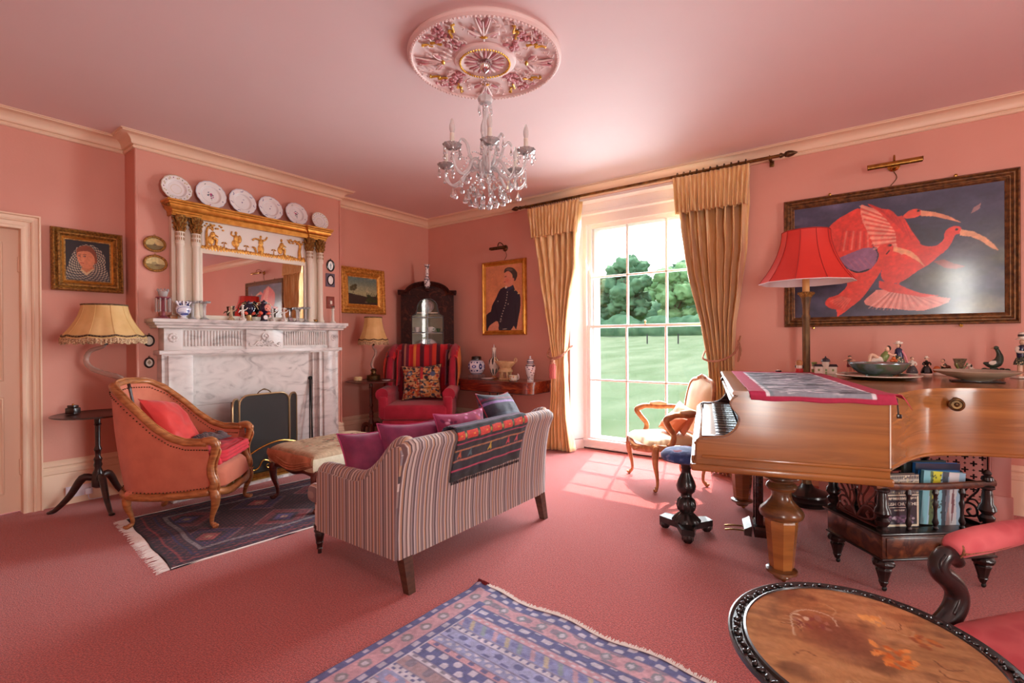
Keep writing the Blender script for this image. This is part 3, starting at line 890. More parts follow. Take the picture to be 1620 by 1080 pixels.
for y in (1.802, 1.932, 3.076, 3.206):
 c = thing('column', None, None); c.parent = mr
 b = B(); b.lathe([(.040, mz(1.557)), (.042, mz(1.575)), (.036, mz(1.585)), (.032, mz(1.60)), (.033, mz(1.61)), (.029, mz(1.62)), (.027, mz(2.22)), (.034, mz(2.23)), (.036, mz(2.245)), (.032, mz(2.255)), (.034, mz(2.26)), (.034, mz(2.35))], (.085, my(y), 0), 18, flute=0)
 b.obj('shaft', IVORY, c)
 b = B()
 for k in range(7):
  a = -1.5 + k * .5
  for z in (2.285, 2.325): b.ball((.085 + .034 * cos(a), my(y) + .034 * sin(a), mz(z)), (.004, .004, .016), 6, 5)
 b.obj('neck_ornament', GILTDK, c, kind='stuff')
 b = B(); b.lathe([(.030, mz(2.35)), (.034, mz(2.44)), (.044, mz(2.49)), (.050, mz(2.50))], (.085, my(y), 0), 14)
 for ring, (z, r, n, s_) in enumerate(((2.375, .036, 8, .016), (2.415, .04, 8, .016), (2.46, .047, 8, .017))):
  for k in range(n):
   a = 2 * pi * (k + ring * .5) / n
   b.tube([(.085 + cos(a) * (r - .006), my(y) + sin(a) * (r - .006), mz(z) - .02), (.085 + cos(a) * r, my(y) + sin(a) * r, mz(z)), (.085 + cos(a) * (r + .016), my(y) + sin(a) * (r + .016), mz(z) + .016), (.085 + cos(a) * (r + .018), my(y) + sin(a) * (r + .018), mz(z) + .004)], [s_ * .6, s_ * .75, s_ * .5, .003], 5)
 b.obj('capital', GILTDK, c)
b = B(); b.lathe([(.028, 0), (.028, .018), (.018, .02)], (.085, my(3.14), mz(1.60) - .03), 10); b.obj('rosette', GILTDK, mr)
# ---------------------------------------------------------------- plates along the mirror cornice
def plate_img(kind, n=90):
 p = Paint(n, n).fill((238, 237, 236))
 dx, dy = p.X - .5, p.Y - .5; r = np.hypot(dx, dy) * 2; th = np.arctan2(dy, dx)
 p.put(np.clip(1 - abs(r - .97) / .03, 0, 1), (150, 120, 60) if kind in (0, 5) else (150, 160, 196), .8)
 p.put(np.clip(1 - abs(r - .62) / .02, 0, 1), (196, 196, 204), .6)
 rg = random.Random(kind)
 if kind in (0, 5):
  for k in range(9):
   a = 2 * pi * k / 9; cx, cy = .5 + .4 * cos(a), .5 + .4 * sin(a)
   p.ell(cx, cy, .055, .03, (176, 158, 92), .8, ang=a + 1); p.ell(cx, cy, .022, .022, (238, 237, 236)); p.ell(.5 + .41 * cos(a + .35), .5 + .41 * sin(a + .35), .016, .022, (72, 96, 66) if k % 2 else (120, 60, 90))
  p.put(np.clip(1 - abs(r - .34) / .02, 0, 1), (196, 176, 120), .7)
 elif kind in (1, 4):
  cs = ((150, 54, 110), (196, 70, 120), (66, 96, 84), (60, 66, 110))
  for k in range(14):
   a = rg.uniform(0, 6.28); q = rg.uniform(0, .13)
   p.ell(.5 + q * cos(a), .48 + q * sin(a), .018, .03, cs[k % 4], .85, ang=a)
  p.line([(.5, .5), (.52, .68)], .008, (70, 110, 80)); 
  for k in range(5):
   a = 2 * pi * k / 5 + .5; p.ell(.5 + .4 * cos(a), .5 + .4 * sin(a), .03, .014, cs[(k + 3) % 4], .8, ang=a + 1.2)
 else:
  for k in range(7):
   a = 2 * pi * k / 7 + kind; p.ell(.5 + .39 * cos(a), .5 + .39 * sin(a), .045, .012, (70, 80, 140), .85, ang=a + 1.4); p.ell(.5 + .43 * cos(a + .1), .5 + .43 * sin(a + .1), .014, .014, (52, 58, 118))
  p.ell(.5, .5, .016, .02, (80, 60, 120)); p.ell(.56, .38, .03, .012, (90, 100, 150), .7)
 return p.a
PLM = vmat('plate_glaze', 0.13, coat=0.4)
plates = [(1.79, .125, 0, 'scroll-bordered plate, first on the gilt cornice over the stair of columns by the red wall edge'),
          (2.08, .135, 1, 'white plate with a purple flower spray in its centre, second on the gilt cornice'),
          (2.372, .132, 2, 'white plate with a blue dotted centre and rim sprigs, third on the cornice'),
          (2.655, .128, 3, 'white plate with dark blue rim sprigs, fourth on the cornice'),
          (2.945, .126, 4, 'white plate with a pink tulip and green leaves, fifth on the cornice'),
          (3.225, .102, 5, 'smallest scroll-bordered plate, last on the gilt cornice')]
plates[0] = (plates[0][0], plates[0][1], 0, 'scroll-bordered plate, first and nearest the painted lady on the gilt cornice')
for y, r, k, lab in plates:
 t = thing('plate', lab, 'plate', (-5.085, y, 2.6225), 0, 'china plates on the mirror cornice')
 M = T(0, 0, 0, ry=rad(-13)) @ T(0, 0, r)
 img = plate_img(k)
 def fn(u, v, r=r, M=M):
  a, c = u * 2 - 1, v * 2 - 1
  m = max(abs(a), abs(c)); q = sqrt(a * a + c * c)
  if q > 1e-6: a, c = a * m / q, c * m / q
  rr = sqrt(a * a + c * c)
  d = .0 if rr < .55 else .016 * min(1, (rr - .55) / .12) + .006 * max(0, rr - .67) / .33
  sc = 1 + (.012 * cos(16 * math.atan2(c, a)) if rr > .95 else 0)
  return tuple(M @ Vector((d, a * r * sc, c * r * sc)))
 # colours follow the same disc mapping
 n = img.shape[0]; g = np.linspace(-1, 1, n); A, Cc = np.meshgrid(g, g)
 m_ = np.maximum(abs(A), abs(Cc)); q_ = np.hypot(A, Cc) + 1e-9
 ui = np.clip(((A * m_ / q_ + 1) / 2 * (n - 1)), 0, n - 1).astype(int); vi = np.clip(((Cc * m_ / q_ + 1) / 2 * (n - 1)), 0, n - 1).astype(int)
 canvas('dish', img[vi, ui], PLM, t, fn, thick=.004)
# ---------------------------------------------------------------- ornaments on the mantelpiece
MZ = 1.5535
CLEAR = mat('clear_glass', (250, 252, 252), 0.05, trans=0.6, ior=1.3)
RUBY = mat('ruby_glass', (206, 120, 140), 0.06, trans=0.6, ior=1.45)
def prism_drop(b, p, h, r=.006):
 b.lathe([(0.0005, 0), (r, -.006), (r * .8, -h * .75), (r * 1.25, -h * .88), (.0005, -h)], p, 6)
def lustre(x, y, lab):
 t = thing('lustre_vase', lab, 'glass lustre', (x, y, MZ), 0, 'pink glass lustres on the mantelpiece')
 b = B(); b.lathe([(.052, 0), (.054, .008), (.03, .016), (.014, .03), (.012, .06), (.02, .075), (.014, .09), (.013, .15), (.02, .165), (.05, .175), (.058, .185), (.056, .19), (.02, .183), (.012, .185)], (0, 0, 0), 20); b.obj('stem', RUBY, t)
 b = B(); b.lathe([(.018, .183), (.03, .20), (.038, .225), (.036, .24), (.03, .225), (.014, .2)], (0, 0, 0), 18)
 for k in range(9):
  a = 2 * pi * k / 9; b.tube([(cos(a) * .036, sin(a) * .036, .235), (cos(a) * .046, sin(a) * .046, .25), (cos(a) * .042, sin(a) * .042, .262), (cos(a) * .034, sin(a) * .034, .25)], .004, 5)
 b.obj('cup', CLEAR, t)
 for k in range(9):
  a = 2 * pi * k / 9; b = B(); prism_drop(b, (cos(a) * .055, sin(a) * .055, .183), .13); b.obj('prism_drop', CLEAR, t)
lustre(-5.035, 1.655, 'pink glass lustre hung with prisms at the near end of the mantelpiece')
# flower-brick vase, blue and white, five spouts
t = thing('tulip_vase', 'blue and white heart-shaped vase with five spouts on the mantelpiece', 'vase', (-5.0, 1.80, MZ), rad(10))
p = Paint(80, 80).fill((222, 226, 238))
p.ell(.5, .5, .42, .4, (70, 84, 150), .9, soft=.04); p.ell(.5, .5, .385, .365, (222, 226, 238), 1, soft=.04)
p.rect(.15, .85, .58, .64, (120, 134, 190), .6); p.ell(.5, .74, .3, .07, (52, 62, 140)); p.ell(.62, .46, .1, .05, (52, 62, 140)); p.line([(.62, .6), (.62, .38)], .02, (52, 62, 140)); p.line([(.55, .4), (.72, .52)], .02, (60, 70, 148)); p.line([(.2, .6), (.4, .56)], .02, (80, 92, 160)); p.vary(.05)
p0 = p.a
def fn(u, v):
 th = lerp(-pi, pi, u); z = v
 r = interp(z, [0, .12, .4, .75, 1], [.018, .03, .058, .066, .05])
 return (r * .62 * cos(th), r * sin(th), .018 + z * .10)
img = np.concatenate([p0, p0[:, ::-1]], 1)
img = np.roll(img, 40, 1)
canvas('body', img, PLM, t, fn)
b = B(); b.lathe([(.03, 0), (.033, .004), (.02, .016), (.018, .02)], (0, 0, 0), 16, squash=1.3); b.ball((0, 0, .112), (.03, .048, .014))
b.obj('foot', PORC, t)
for k in range(5):
 a = (k - 2) * .42; b = B(); b.tube([(0, sin(a) * .05, .108 + .012 * cos(a)), (0, sin(a) * .085, .15 + .012 * cos(a)), ], [.009, .011], 10); b.obj('spout', PORCB, t)
def glass_stick(x, y, h, lab, grp='clear glass candlesticks on the mantelpiece'):
 t = thing('glass_candlestick', lab, 'candlestick', (x, y, MZ), 0, grp)
 b = B(); b.lathe([(.036, 0), (.038, .005), (.02, .014), (.012, .025), (.011, h * .3), (.013, h * .75), (.020, h * .82), (.012, h * .86), (.03, h * .93), (.046, h), (.044, h * 1.0), (.02, h * .93), (.008, h * .9)], (0, 0, 0), 16, flute=8, fa=.08)
 b.obj('stem', CLEAR, t)
 b = B()
 for k in range(6):
  a = 2 * pi * k / 6; b.ball((cos(a) * .040, sin(a) * .040, h * .97), (.013, .013, .012), 7, 5)
 b.obj('petal_rim', CLEAR, t)
glass_stick(-5.03, 1.885, .165, 'clear glass candlestick just beside the blue and white spouted vase')
glass_stick(-5.03, 1.985, .17, 'clear glass candlestick second from the spouted vase, before the mirror')
glass_stick(-5.03, 2.90, .155, 'clear glass candlestick in front of the far edge of the mirror glass')
glass_stick(-5.03, 3.0, .165, 'clear glass candlestick nearest the far mirror columns')
# white figure spill holders
FIGW = mat('parian_white', (228, 222, 214), 0.3)
def spill(x, y, s, lab, m=FIGW):
 t = thing('cherub_figure', lab, 'figurine', (x, y, MZ), 0, 'white cherub figurines on the mantelpiece')
 b = B(); b.lathe([(.028, 0), (.03, .008), (.022, .02), (.014, .03)], (0, 0, 0), 12)
 for k in range(5): a = k * 1.25; b.ball((cos(a) * .022, sin(a) * .022, .014), .01, 7, 5)
 b.obj('scroll_base', m, t)
 b = B(); b.tube([(-.008, 0, .03), (-.004, 0, .055), (0, 0, .08), (0, 0, .10)], [.011, .010, .015, .008], 8, sub=2); b.tube([(.008, .006, .03), (.004, .004, .055), (0, 0, .07)], [.008, .009, .01], 8)
 b.tube([(0, .01, .092), (.004, .03, .10), (.006, .042, .118)], [.006, .005, .004], 6); b.tube([(0, -.01, .092), (.004, -.028, .085), (.006, -.036, .07)], [.006, .005, .004], 6)
 b.ball((0, 0, .112), (.010, .010, .012)); b.obj('body', m, t)
 b = B(); b.lathe([(.004, .118), (.012, .128), (.014, .14), (.010, .136)], (0, 0, 0), 10); b.obj('cup', m, t)
 t.scale = (s, s, s)
spill(-5.06, 2.235, 1.0, 'buff cherub figurine to the left of the dark twin vases', mat('buff_bisque', (206, 186, 150), .4))
spill(-5.0, 2.315, 1.1, 'white cherub with raised arm next to the left dark vase')
spill(-5.05, 2.64, .95, 'small pale cherub between the ringed dark vase and the tall cherub')
spill(-5.0, 2.735, 1.05, 'tallest white cherub on rocky base right of the dark vases')
# dark blue vases with orange and gilt
COBALT = mat('cobalt_glaze', (22, 22, 52), 0.12, coat=.6)
ORNG = mat('orange_enamel', (222, 92, 66), 0.25)
GILT = mat('bright_gilt_line', (214, 186, 130), 0.25, .7)
def dvase(x, y, s, ring, lab):
 t = thing('cobalt_vase', lab, 'vase', (x, y, MZ), 0, 'dark cobalt and orange vases on the mantelpiece')
 b = B(); b.lathe([(.034, 0), (.036, .01), (.03, .02), (.028, .06), (.012, .07)], (0, 0, 0), 14); b.obj('pedestal', COBALT if ring else GILT, t)
 b = B(); b.lathe([(.012, .07), (.04, .09), (.056, .125), (.05, .16), (.03, .178), (.032, .19), (.03, .2), (.014, .205), (.006, .215), (0, .218)], (0, 0, 0), 18); b.obj('bowl', COBALT, t)
 for sg in (-1, 1):
  b = B(); b.ball((0, 0, 0), (.012, .022, .018), M=T(.02, sg * .04, .082, rx=sg * .4)); b.obj('orange_wing', ORNG, t)
  b = B(); b.tube([(0, sg * .05, .12), (0, sg * .072, .15), (0, sg * .062, .18), (0, sg * .035, .19)], .004, 6, sub=3); b.obj('handle', GILT, t)
 if ring:
  b = B(); b.lathe([(0, 0), (.034, 0), (.036, .004), (.030, .009), (0, .010)], (0, 0, 0), 20, M=T(.045, .015, .135, ry=pi / 2)); b.obj('painted_medallion', mat('medallion', (226, 170, 150), .3, col2=(206, 96, 80), scale=60), t)
  b = B(); b.lathe([(0, 0), (.022, 0), (.022, .005), (0, .006)], (0, 0, 0), 16, M=T(.033, 0, .038, ry=pi / 2)); b.obj('base_medallion', PORC, t)
 t.scale = (s, s, s)
dvase(-5.06, 2.405, .95, False, 'dark cobalt vase with orange wings and gilt foot, the left one of the pair')
dvase(-5.0, 2.525, 1.0, True, 'dark cobalt vase with a round pink medallion framed in gilt')
t = thing('photo_frame', 'small leaning silver photo frame among the mantel ornaments', 'photo frame', (-5.0, 2.82, MZ), rad(20))
M = T(0, 0, 0, ry=rad(-18))
b = B(M); b.box(-.004, .004, -.035, .035, 0, .055, .002); b.obj('frame', STEEL, t)
B(M).box(.004, .0055, -.028, .028, .007, .048).obj('print', mat('grey_print', (180, 150, 150), .5, col2=(120, 96, 100), scale=40), t)
b = B(); b.cyl((-.004, 0, .05), (-.045, 0, 0.002), .003); b.obj('strut', STEEL, t)
t = thing('silver_candlestick', 'slender white and silver column candlestick at the far end of the mantelpiece', 'candlestick', (-5.03, 3.34, MZ))
b = B(); b.lathe([(.03, 0), (.032, .01), (.018, .025), (.016, .035), (.014, .15), (.02, .158), (.016, .165)], (0, 0, 0), 14); b.obj('column', FIGW, t)
b = B(); b.lathe([(.014, .165), (.014, .185), (.024, .19), (.022, .195), (.0, .195)], (0, 0, 0), 14); b.obj('nozzle', STEEL, t)
# dark framed picture leaning behind the candlesticks
t = thing('small_leaning_box', 'small brown wooden block standing at the foot of the mirror frame', 'box', (-5.055, 1.735, MZ))
B().box(-.03, .03, -.03, .03, 0, .035, .004).obj('block', OAK, t); B().box(-.031, .031, -.031, .031, .024, .028).obj('dark_band', BLACKW, t)
# ---------------------------------------------------------------- small oval and square pictures on the chimney breast
def oval_pic(y, z, ry, rz_, inner, frame, lab, ring=True, rim=.011, cat='miniature', grp=None, tone=None):
 t = thing('oval_miniature', lab, cat, (BX + .001, y, z), 0, grp)
 pts = [(0, ry * cos(a), rz_ * sin(a)) for a in [2 * pi * k / 40 for k in range(40)]]
 b = B(); b.tube([(rim * .8, q[1], q[2]) for q in pts], rim, 8, closed=True); b.lathe([(0, 0), (ry - .002, 0), (ry - .002, .006), (0, .006)], (0, 0, 0), 30, M=T(0, 0, 0, ry=pi / 2, rz=0) @ Matrix.Diagonal((rz_ / ry, 1, 1, 1)))
 if ring: b.tube([(0.005, .006 * cos(a), rz_ + rim + .006 + .006 * sin(a)) for a in [k * pi / 4 for k in range(8)]], .002, 5, closed=True)
 b.obj('frame', frame, t)
 n = 40; p = Paint(n, n); inner(p)
 def fn(u, v):
  a, c = u * 2 - 1, v * 2 - 1; m = max(abs(a), abs(c)); q = sqrt(a * a + c * c)
  if q > 1e-6: a, c = a * m / q, c * m / q
  return (.0075, a * (ry - rim * .6), c * (rz_ - rim * .6))
 canvas('picture', p.a, vmat('small_print', .3, coat=.4), t, fn)
def seascape(p): p.fill((196, 176, 116)); p.rect(0, 1, .6, 1, (112, 98, 60)); p.ell(.5, .56, .12, .04, (70, 58, 40)); p.line([(.5, .55), (.5, .42)], .02, (80, 66, 44)); p.vary(.12, 8, 8)
def cattle(p): p.fill((206, 190, 132)); p.rect(0, 1, .55, 1, (140, 124, 74)); p.ell(.45, .5, .14, .12, (156, 142, 96)); p.ell(.6, .64, .16, .07, (104, 84, 50)); p.vary(.15, 9, 9, 4)
oval_pic(1.634, 2.222, .078, .062, seascape, GILTDK, 'upper dark gilt oval with a seascape on the chimney breast', grp='gilt ovals left of the mirror')
oval_pic(1.638, 2.05, .084, .066, cattle, GILTDK, 'lower dark gilt oval with a pale landscape on the chimney breast', grp='gilt ovals left of the mirror')
def sil(p): p.fill((232, 232, 226)); p.ell(.5, .45, .16, .2, (120, 130, 130)); p.ell(.5, .72, .2, .16, (140, 148, 146))
oval_pic(1.585, 1.36, .036, .045, lambda p: (p.fill((200, 196, 178)), p.ell(.5, .5, .2, .3, (220, 216, 200))), BLACKW, 'upper small round miniature with a silvery disc left of the fireplace frieze', rim=.008)
oval_pic(1.585, 1.165, .032, .04, lambda p: (p.fill((220, 218, 206)), p.ell(.5, .45, .25, .25, (150, 140, 120))), BLACKW, 'lower small round miniature hanging below the other, by the marble pilaster', rim=.008)
oval_pic(3.395, 2.237, .044, .062, sil, BLACKW, 'black-rimmed oval silhouette portrait right of the mirror', rim=.010)
t = thing('square_miniature', 'white oval cameo in a square grey frame below the black-rimmed silhouette', 'miniature', (BX + .001, 3.39, 2.065))
B().box(0, .012, -.058, .058, -.078, .078, .003).obj('frame', mat('grey_velvet', (104, 92, 108), .8), t)
b = B(); b.tube([(.014, .04 * cos(a), .056 * sin(a)) for a in [2 * pi * k / 30 for k in range(30)]], .007, 6, closed=True); b.obj('black_rim', BLACK, t)
b = B(); b.ball((.013, 0, 0), (.004, .036, .052), 20, 10); b.ball((.017, 0, .02), (.004, .01, .012)); b.ball((.017, 0, -.015), (.004, .014, .028)); b.obj('cameo', PORC, t)
t = thing('bell_push_plate', 'reddish brown square wooden plaque with a pale centre above the far candlestick', 'plaque', (BX + .001, 3.39, 1.80))
B().box(0, .014, -.05, .05, -.072, .072, .004).obj('wood_plate', mat('red_brown_wood', (136, 56, 36), .35), t)
b = B(); b.box(.014, .024, -.014, .014, -.02, .02, .004); b.obj('pale_push', IVORY, t)
# ---------------------------------------------------------------- framed pictures
VARN = vmat('varnished_paint', 0.28, coat=0.35)
def framed(label, loc, rz, w, h, fw, prof, fm, img, tilt=0.0, bumps=None, name='framed_painting', backd=.02, inner=None, im=None):
 t = thing(name, label, 'picture', loc, rz)
 M = T(0, 0, 0, rx=tilt)
 W, H = w / 2, h / 2
 b = B(M)
 b.mold([(-W, -H), (W, -H), (W, H), (-W, H)], [(o_ * fw, d_ * 1.0) for o_, d_ in prof], closed=True, plane='XZ', z=0)
 b.box(-W + fw * .5, W - fw * .5, -.012, -.004, -H + fw * .5, H - fw * .5)
 if bumps:
  for (n1, n2, off, r, dd) in bumps:
   for k in range(n1):
    x = lerp(-W + off, W - off, (k + .5) / n1)
    for sg in (-1, 1): b.ball((x, -dd, sg * (H - off)), (r * 1.3, r, r), 6, 4)
   for k in range(n2):
    z = lerp(-H + off, H - off, (k + .5) / n2)
    for sg in (-1, 1): b.ball((sg * (W - off), -dd, z), (r, r, r * 1.3), 6, 4)
 b.obj('frame', fm, t, angle=30)
 if inner:
  b = B(M); b.mold([(-W + fw * .72, -H + fw * .72), (W - fw * .72, -H + fw * .72), (W - fw * .72, H - fw * .72), (-W + fw * .72, H - fw * .72)], [(0, inner[1]), (fw * .06, inner[1] + .004), (fw * .22, inner[2]), (fw * .28, inner[2] - .004)], closed=True, plane='XZ'); b.obj('slip', inner[0], t, angle=30)
 iw, ih = w - 2 * fw * .97, h - 2 * fw * .97
 def fn(u, v):
  return tuple(M @ Vector(((u - .5) * iw, -.0145, (v - .5) * ih)))
 canvas('canvas', img, im or VARN, t, fn)
 return t
P1 = [(0, 0), (0, .030), (.08, .046), (.16, .048), (.22, .036), (.30, .030), (.36, .034), (.42, .046), (.55, .048), (.62, .036), (.70, .026), (.74, .024), (.94, .016), (1, .016), (1, .01)]
# the ibises
p = Paint(300, 225, 1.32).fill((58, 60, 84))
n1, n2 = p.noise(4, 7, 5, 4), p.noise(3, 4, 9, 4)
p.put(np.clip((n1 - .45) * 3, 0, 1), (92, 92, 116), .7); p.put(np.clip((n2 - .5) * 3, 0, 1) * (p.X < .45) * (p.Y < .4), (124, 112, 150), .7)
p.put(np.clip((p.noise(5, 6, 21) - .5) * 4, 0, 1) * (p.Y > .15), (40, 44, 56), .8)
p.put(np.clip((p.X - .66) * 3, 0, 1) * np.clip((p.Y - .2) * 2.2, 0, 1) * np.clip((p.noise(5, 8, 12) - .3) * 2, 0, 1), (112, 118, 84), .75)
p.ell(.74, .70, .12, .1, (128, 132, 84), .5, soft=.7); p.ell(.93, .93, .09, .06, (150, 146, 104), .6, soft=.6)
RD, RD2, PK = (222, 62, 48), (196, 46, 42), (236, 138, 118)
p.poly([(.192, .221), (.233, .149), (.289, .102), (.36, .072), (.39, .221), (.42, .419), (.36, .423), (.305, .447), (.245, .464), (.20, .40)], RD, smooth=4)
for k in range(9): p.line([(.27 + .018 * k, .25 + .004 * k), (.25 + .021 * k, .42 - .002 * k)], .009, PK if k % 2 else RD2, .65)
p.poly([(.10, .50), (.245, .464), (.375, .409), (.42, .417), (.33, .452), (.241, .50), (.12, .56)], RD)
p.poly([(.241, .484), (.305, .447), (.375, .412), (.428, .418), (.444, .474), (.435, .55), (.405, .603), (.344, .613), (.305, .585), (.266, .527)], (140, 96, 128)); p.line([(.31, .60), (.35, .62), (.40, .60)], .008, (24, 22, 30))
for k in range(5): p.line([(.26 + .03 * k, .50), (.30 + .03 * k, .58)], .006, (176, 104, 124), .5)
p.poly([(.543, .177), (.565, .181), (.607, .314), (.641, .418), (.682, .449), (.721, .444), (.748, .401), (.754, .342), (.78, .311), (.812, .312), (.825, .344), (.812, .371), (.796, .38), (.783, .431), (.761, .486), (.721, .54), (.682, .595), (.634, .638), (.586, .694), (.543, .727), (.49, .72), (.46, .66), (.47, .5), (.43, .35), (.45, .12)], RD, smooth=3)
p.poly([(.362, .036), (.405, .07), (.465, .105), (.509, .119), (.552, .204), (.602, .301), (.62, .42), (.56, .5), (.502, .42), (.465, .433), (.428, .414), (.405, .314), (.371, .191), (.36, .111)], PK)
for k in range(17):
 a = k / 16; p.line([(.555 - .03 * a, .40 - .2 * a), (lerp(.43, .362, a) - .004, lerp(.43, .05, a))], .008, RD if k % 2 else (248, 168, 140), .7, taper=True)
p.poly([(.395, .04), (.465, .096), (.509, .119), (.552, .204), (.602, .301), (.65, .45), (.60, .52), (.538, .426), (.53, .31), (.49, .2), (.45, .12)], RD, smooth=3)
for k in range(9): p.line([(.41 + .02 * k, .05 + .022 * k), (.46 + .018 * k, .10 + .035 * k)], .007, RD2, .7)
p.poly([(.565, .188), (.586, .149), (.62, .132), (.648, .151), (.651, .182), (.627, .201), (.593, .206)], (228, 84, 64), smooth=4)
p.poly([(.648, .151), (.708, .177), (.767, .22), (.825, .287), (.767, .25), (.708, .212), (.648, .197)], (226, 150, 112)); p.ell(.636, .152, .007, .009, (30, 20, 20))
p.poly([(.82, .337), (.874, .365), (.923, .42), (.959, .484), (.975, .529), (.947, .505), (.899, .437), (.862, .402), (.815, .385)], (226, 162, 118)); p.ell(.803, .335, .007, .009, (20, 16, 16))
p.poly([(.702, .573), (.748, .562), (.786, .597), (.84, .63), (.799, .645), (.754, .632)], (150, 72, 62))
p.poly([(.375, .865), (.435, .78), (.509, .774), (.60, .80), (.648, .83), (.777, .875), (.767, .904), (.721, .937), (.661, .964), (.6, .961), (.509, .937), (.435, .927), (.383, .898)], (226, 140, 126))
for k in range(20): p.line([(.50 + .007 * k, .80 + .002 * k), (.40 + .018 * k, .93 + .02 * sin(k * .25))], .006, (180, 92, 84) if k % 2 else (244, 184, 168), .6)
p.poly([(.45, .70), (.543, .739), (.586, .78), (.648, .823), (.723, .847), (.648, .855), (.586, .83), (.50, .80), (.45, .76)], RD)
p.line([(.50, .70), (.51, .77)], .010, RD); p.line([(.56, .68), (.53, .77)], .010, RD)
p.poly([(.443, .429), (.465, .401), (.502, .395), (.523, .43), (.509, .459), (.487, .481), (.48, .53), (.465, .604), (.443, .666), (.413, .739), (.367, .839), (.321, .901), (.281, .951), (.258, .976), (.237, .995), (.233, .935), (.201, .92), (.172, .878), (.192, .826), (.241, .803), (.289, .728), (.273, .647), (.225, .576), (.225, .50), (.281, .568), (.336, .621), (.398, .609), (.435, .55), (.45, .488)], (224, 66, 50), smooth=3)
for k in range(7): p.line([(.20 + .012 * k, .86 + .012 * k), (.26 + .008 * k, .82 + .004 * k)], .006, PK, .5)
p.poly([(.52, .425), (.552, .438), (.602, .474), (.634, .527), (.663, .605), (.62, .545), (.579, .5), (.518, .462)], (232, 160, 116)); p.ell(.503, .41, .011, .012, (140, 40, 40)); p.ell(.505, .41, .005, .007, (20, 14, 14)); p.line([(.487, .481), (.50, .455)], .006, (60, 16, 20))
p.poly([(.862, .223), (.874, .179), (.904, .151), (.899, .191), (.881, .21)], (160, 120, 118), .8)
p.vary(.10, 70, 50, 3).vary(.12, 14, 10, 8)
PI = [(0, 0), (0, .028), (.08, .04), (.16, .042), (.22, .034), (.28, .030), (.34, .036), (.44, .036), (.48, .028), (.55, .024), (.62, .030), (.70, .030), (.74, .022), (.84, .018), (.9, .022), (1, .016), (1, .01)]
DKF = mat('dark_bronzed_frame', (136, 92, 52), 0.4, 0.45, col2=(84, 54, 34), scale=30, bump=.5, bscale=120)
ib = framed('large painting of three scarlet ibises flying against a dark cloudy sky', (.123, YW - .004, 2.036), 0, 1.56, 1.17, .085, PI, DKF, p.a, bumps=[(110, 80, .008, .0035, .033)], im=vmat('glazed_print', .3, coat=.5))
for x, z in ((-.42, .59), (.42, .59), (-.55, -.59), (.45, -.59)):
 b = B(); b.lathe([(0, 0), (.012, 0), (.012, .004), (0, .006)], (0, 0, 0), 12, M=T(x, -.012, z + (.006 if z > 0 else -.006), rx=pi / 2)); b.box(x - .006, x + .006, -.012, -.006, z - .012, z + .012); b.obj('mirror_plate', BRASS, ib)
# officer
p = Paint(120, 176, .68).fill((222, 148, 104)).vary(.10, 5, 7, 3)
p.put(np.clip(p.X * 1.2 - .5, 0, 1), (206, 136, 92), .5)
NV = (40, 38, 54)
p.poly([(.565, .333), (.749, .31), (.8, .386), (.928, .462), (.954, .577), (.927, .722), (.887, .825), (.832, .991), (.765, .929), (.682, .997), (.362, .995), (.339, .862), (.211, .875), (.059, .992), (0, 1.0), (.011, .755), (.135, .703), (.169, .613), (.287, .497), (.403, .369)], NV, smooth=2)
p.line([(.80, .62), (.84, .95)], .008, (24, 22, 34)); p.line([(.25, .60), (.35, .86)], .008, (24, 22, 34)); p.poly([(.57, .335), (.75, .31), (.76, .37), (.60, .41)], (50, 56, 80))
p.poly([(.519, .12), (.572, .10), (.676, .11), (.726, .187), (.772, .217), (.763, .272), (.736, .32), (.60, .345), (.539, .311), (.505, .275), (.493, .25), (.512, .19)], (222, 146, 116), smooth=3)
p.ell(.60, .24, .05, .03, (216, 110, 92), .5, soft=.5); p.line([(.53, .185), (.575, .18)], .006, (80, 50, 44)); p.line([(.515, .262), (.55, .262)], .006, (150, 70, 62))
p.poly([(.519, .125), (.534, .066), (.626, .045), (.754, .06), (.855, .125), (.866, .194), (.802, .26), (.751, .22), (.726, .15), (.62, .10)], (66, 58, 54), smooth=3); p.ell(.66, .08, .09, .02, (130, 116, 104), .6, ang=.2)
p.ell(.765, .235, .022, .022, (214, 130, 106)); p.ell(.565, .345, .03, .018, (232, 222, 204))
p.poly([(.339, .877), (.349, .955), (.233, .994), (.05, 1.0), (.093, .929), (.21, .88)], (222, 150, 120), smooth=3)
for k in range(12):
 a = k / 11; p.ell(lerp(.60, .42, a) + .02 * sin(a * 5), lerp(.42, .86, a), .012, .009, (230, 220, 196))
p.ell(.34, .55, .012, .009, (200, 190, 170)); p.ell(.62, .60, .014, .01, (200, 190, 170)); p.ell(.90, .45, .03, .012, (222, 190, 120)); p.ell(.80, .40, .014, .01, (222, 190, 120)); p.line([(.47, .98), (.58, .975)], .006, (200, 190, 170)); p.ell(.42, .84, .03, .03, (190, 180, 160), .4)
p.vary(.06, 40, 60, 5)
PF = [(0, 0), (0, .020), (.10, .034), (.24, .042), (.36, .040), (.44, .030), (.52, .026), (.60, .030), (.68, .030), (.76, .020), (.94, .014), (1, .014), (1, .01)]
framed('portrait of a dark-haired young officer in navy tunic on an orange ground', (-3.972, YW - .004, 1.912), 0, .735, 1.0, .065, PF, GOLDPL, p.a)
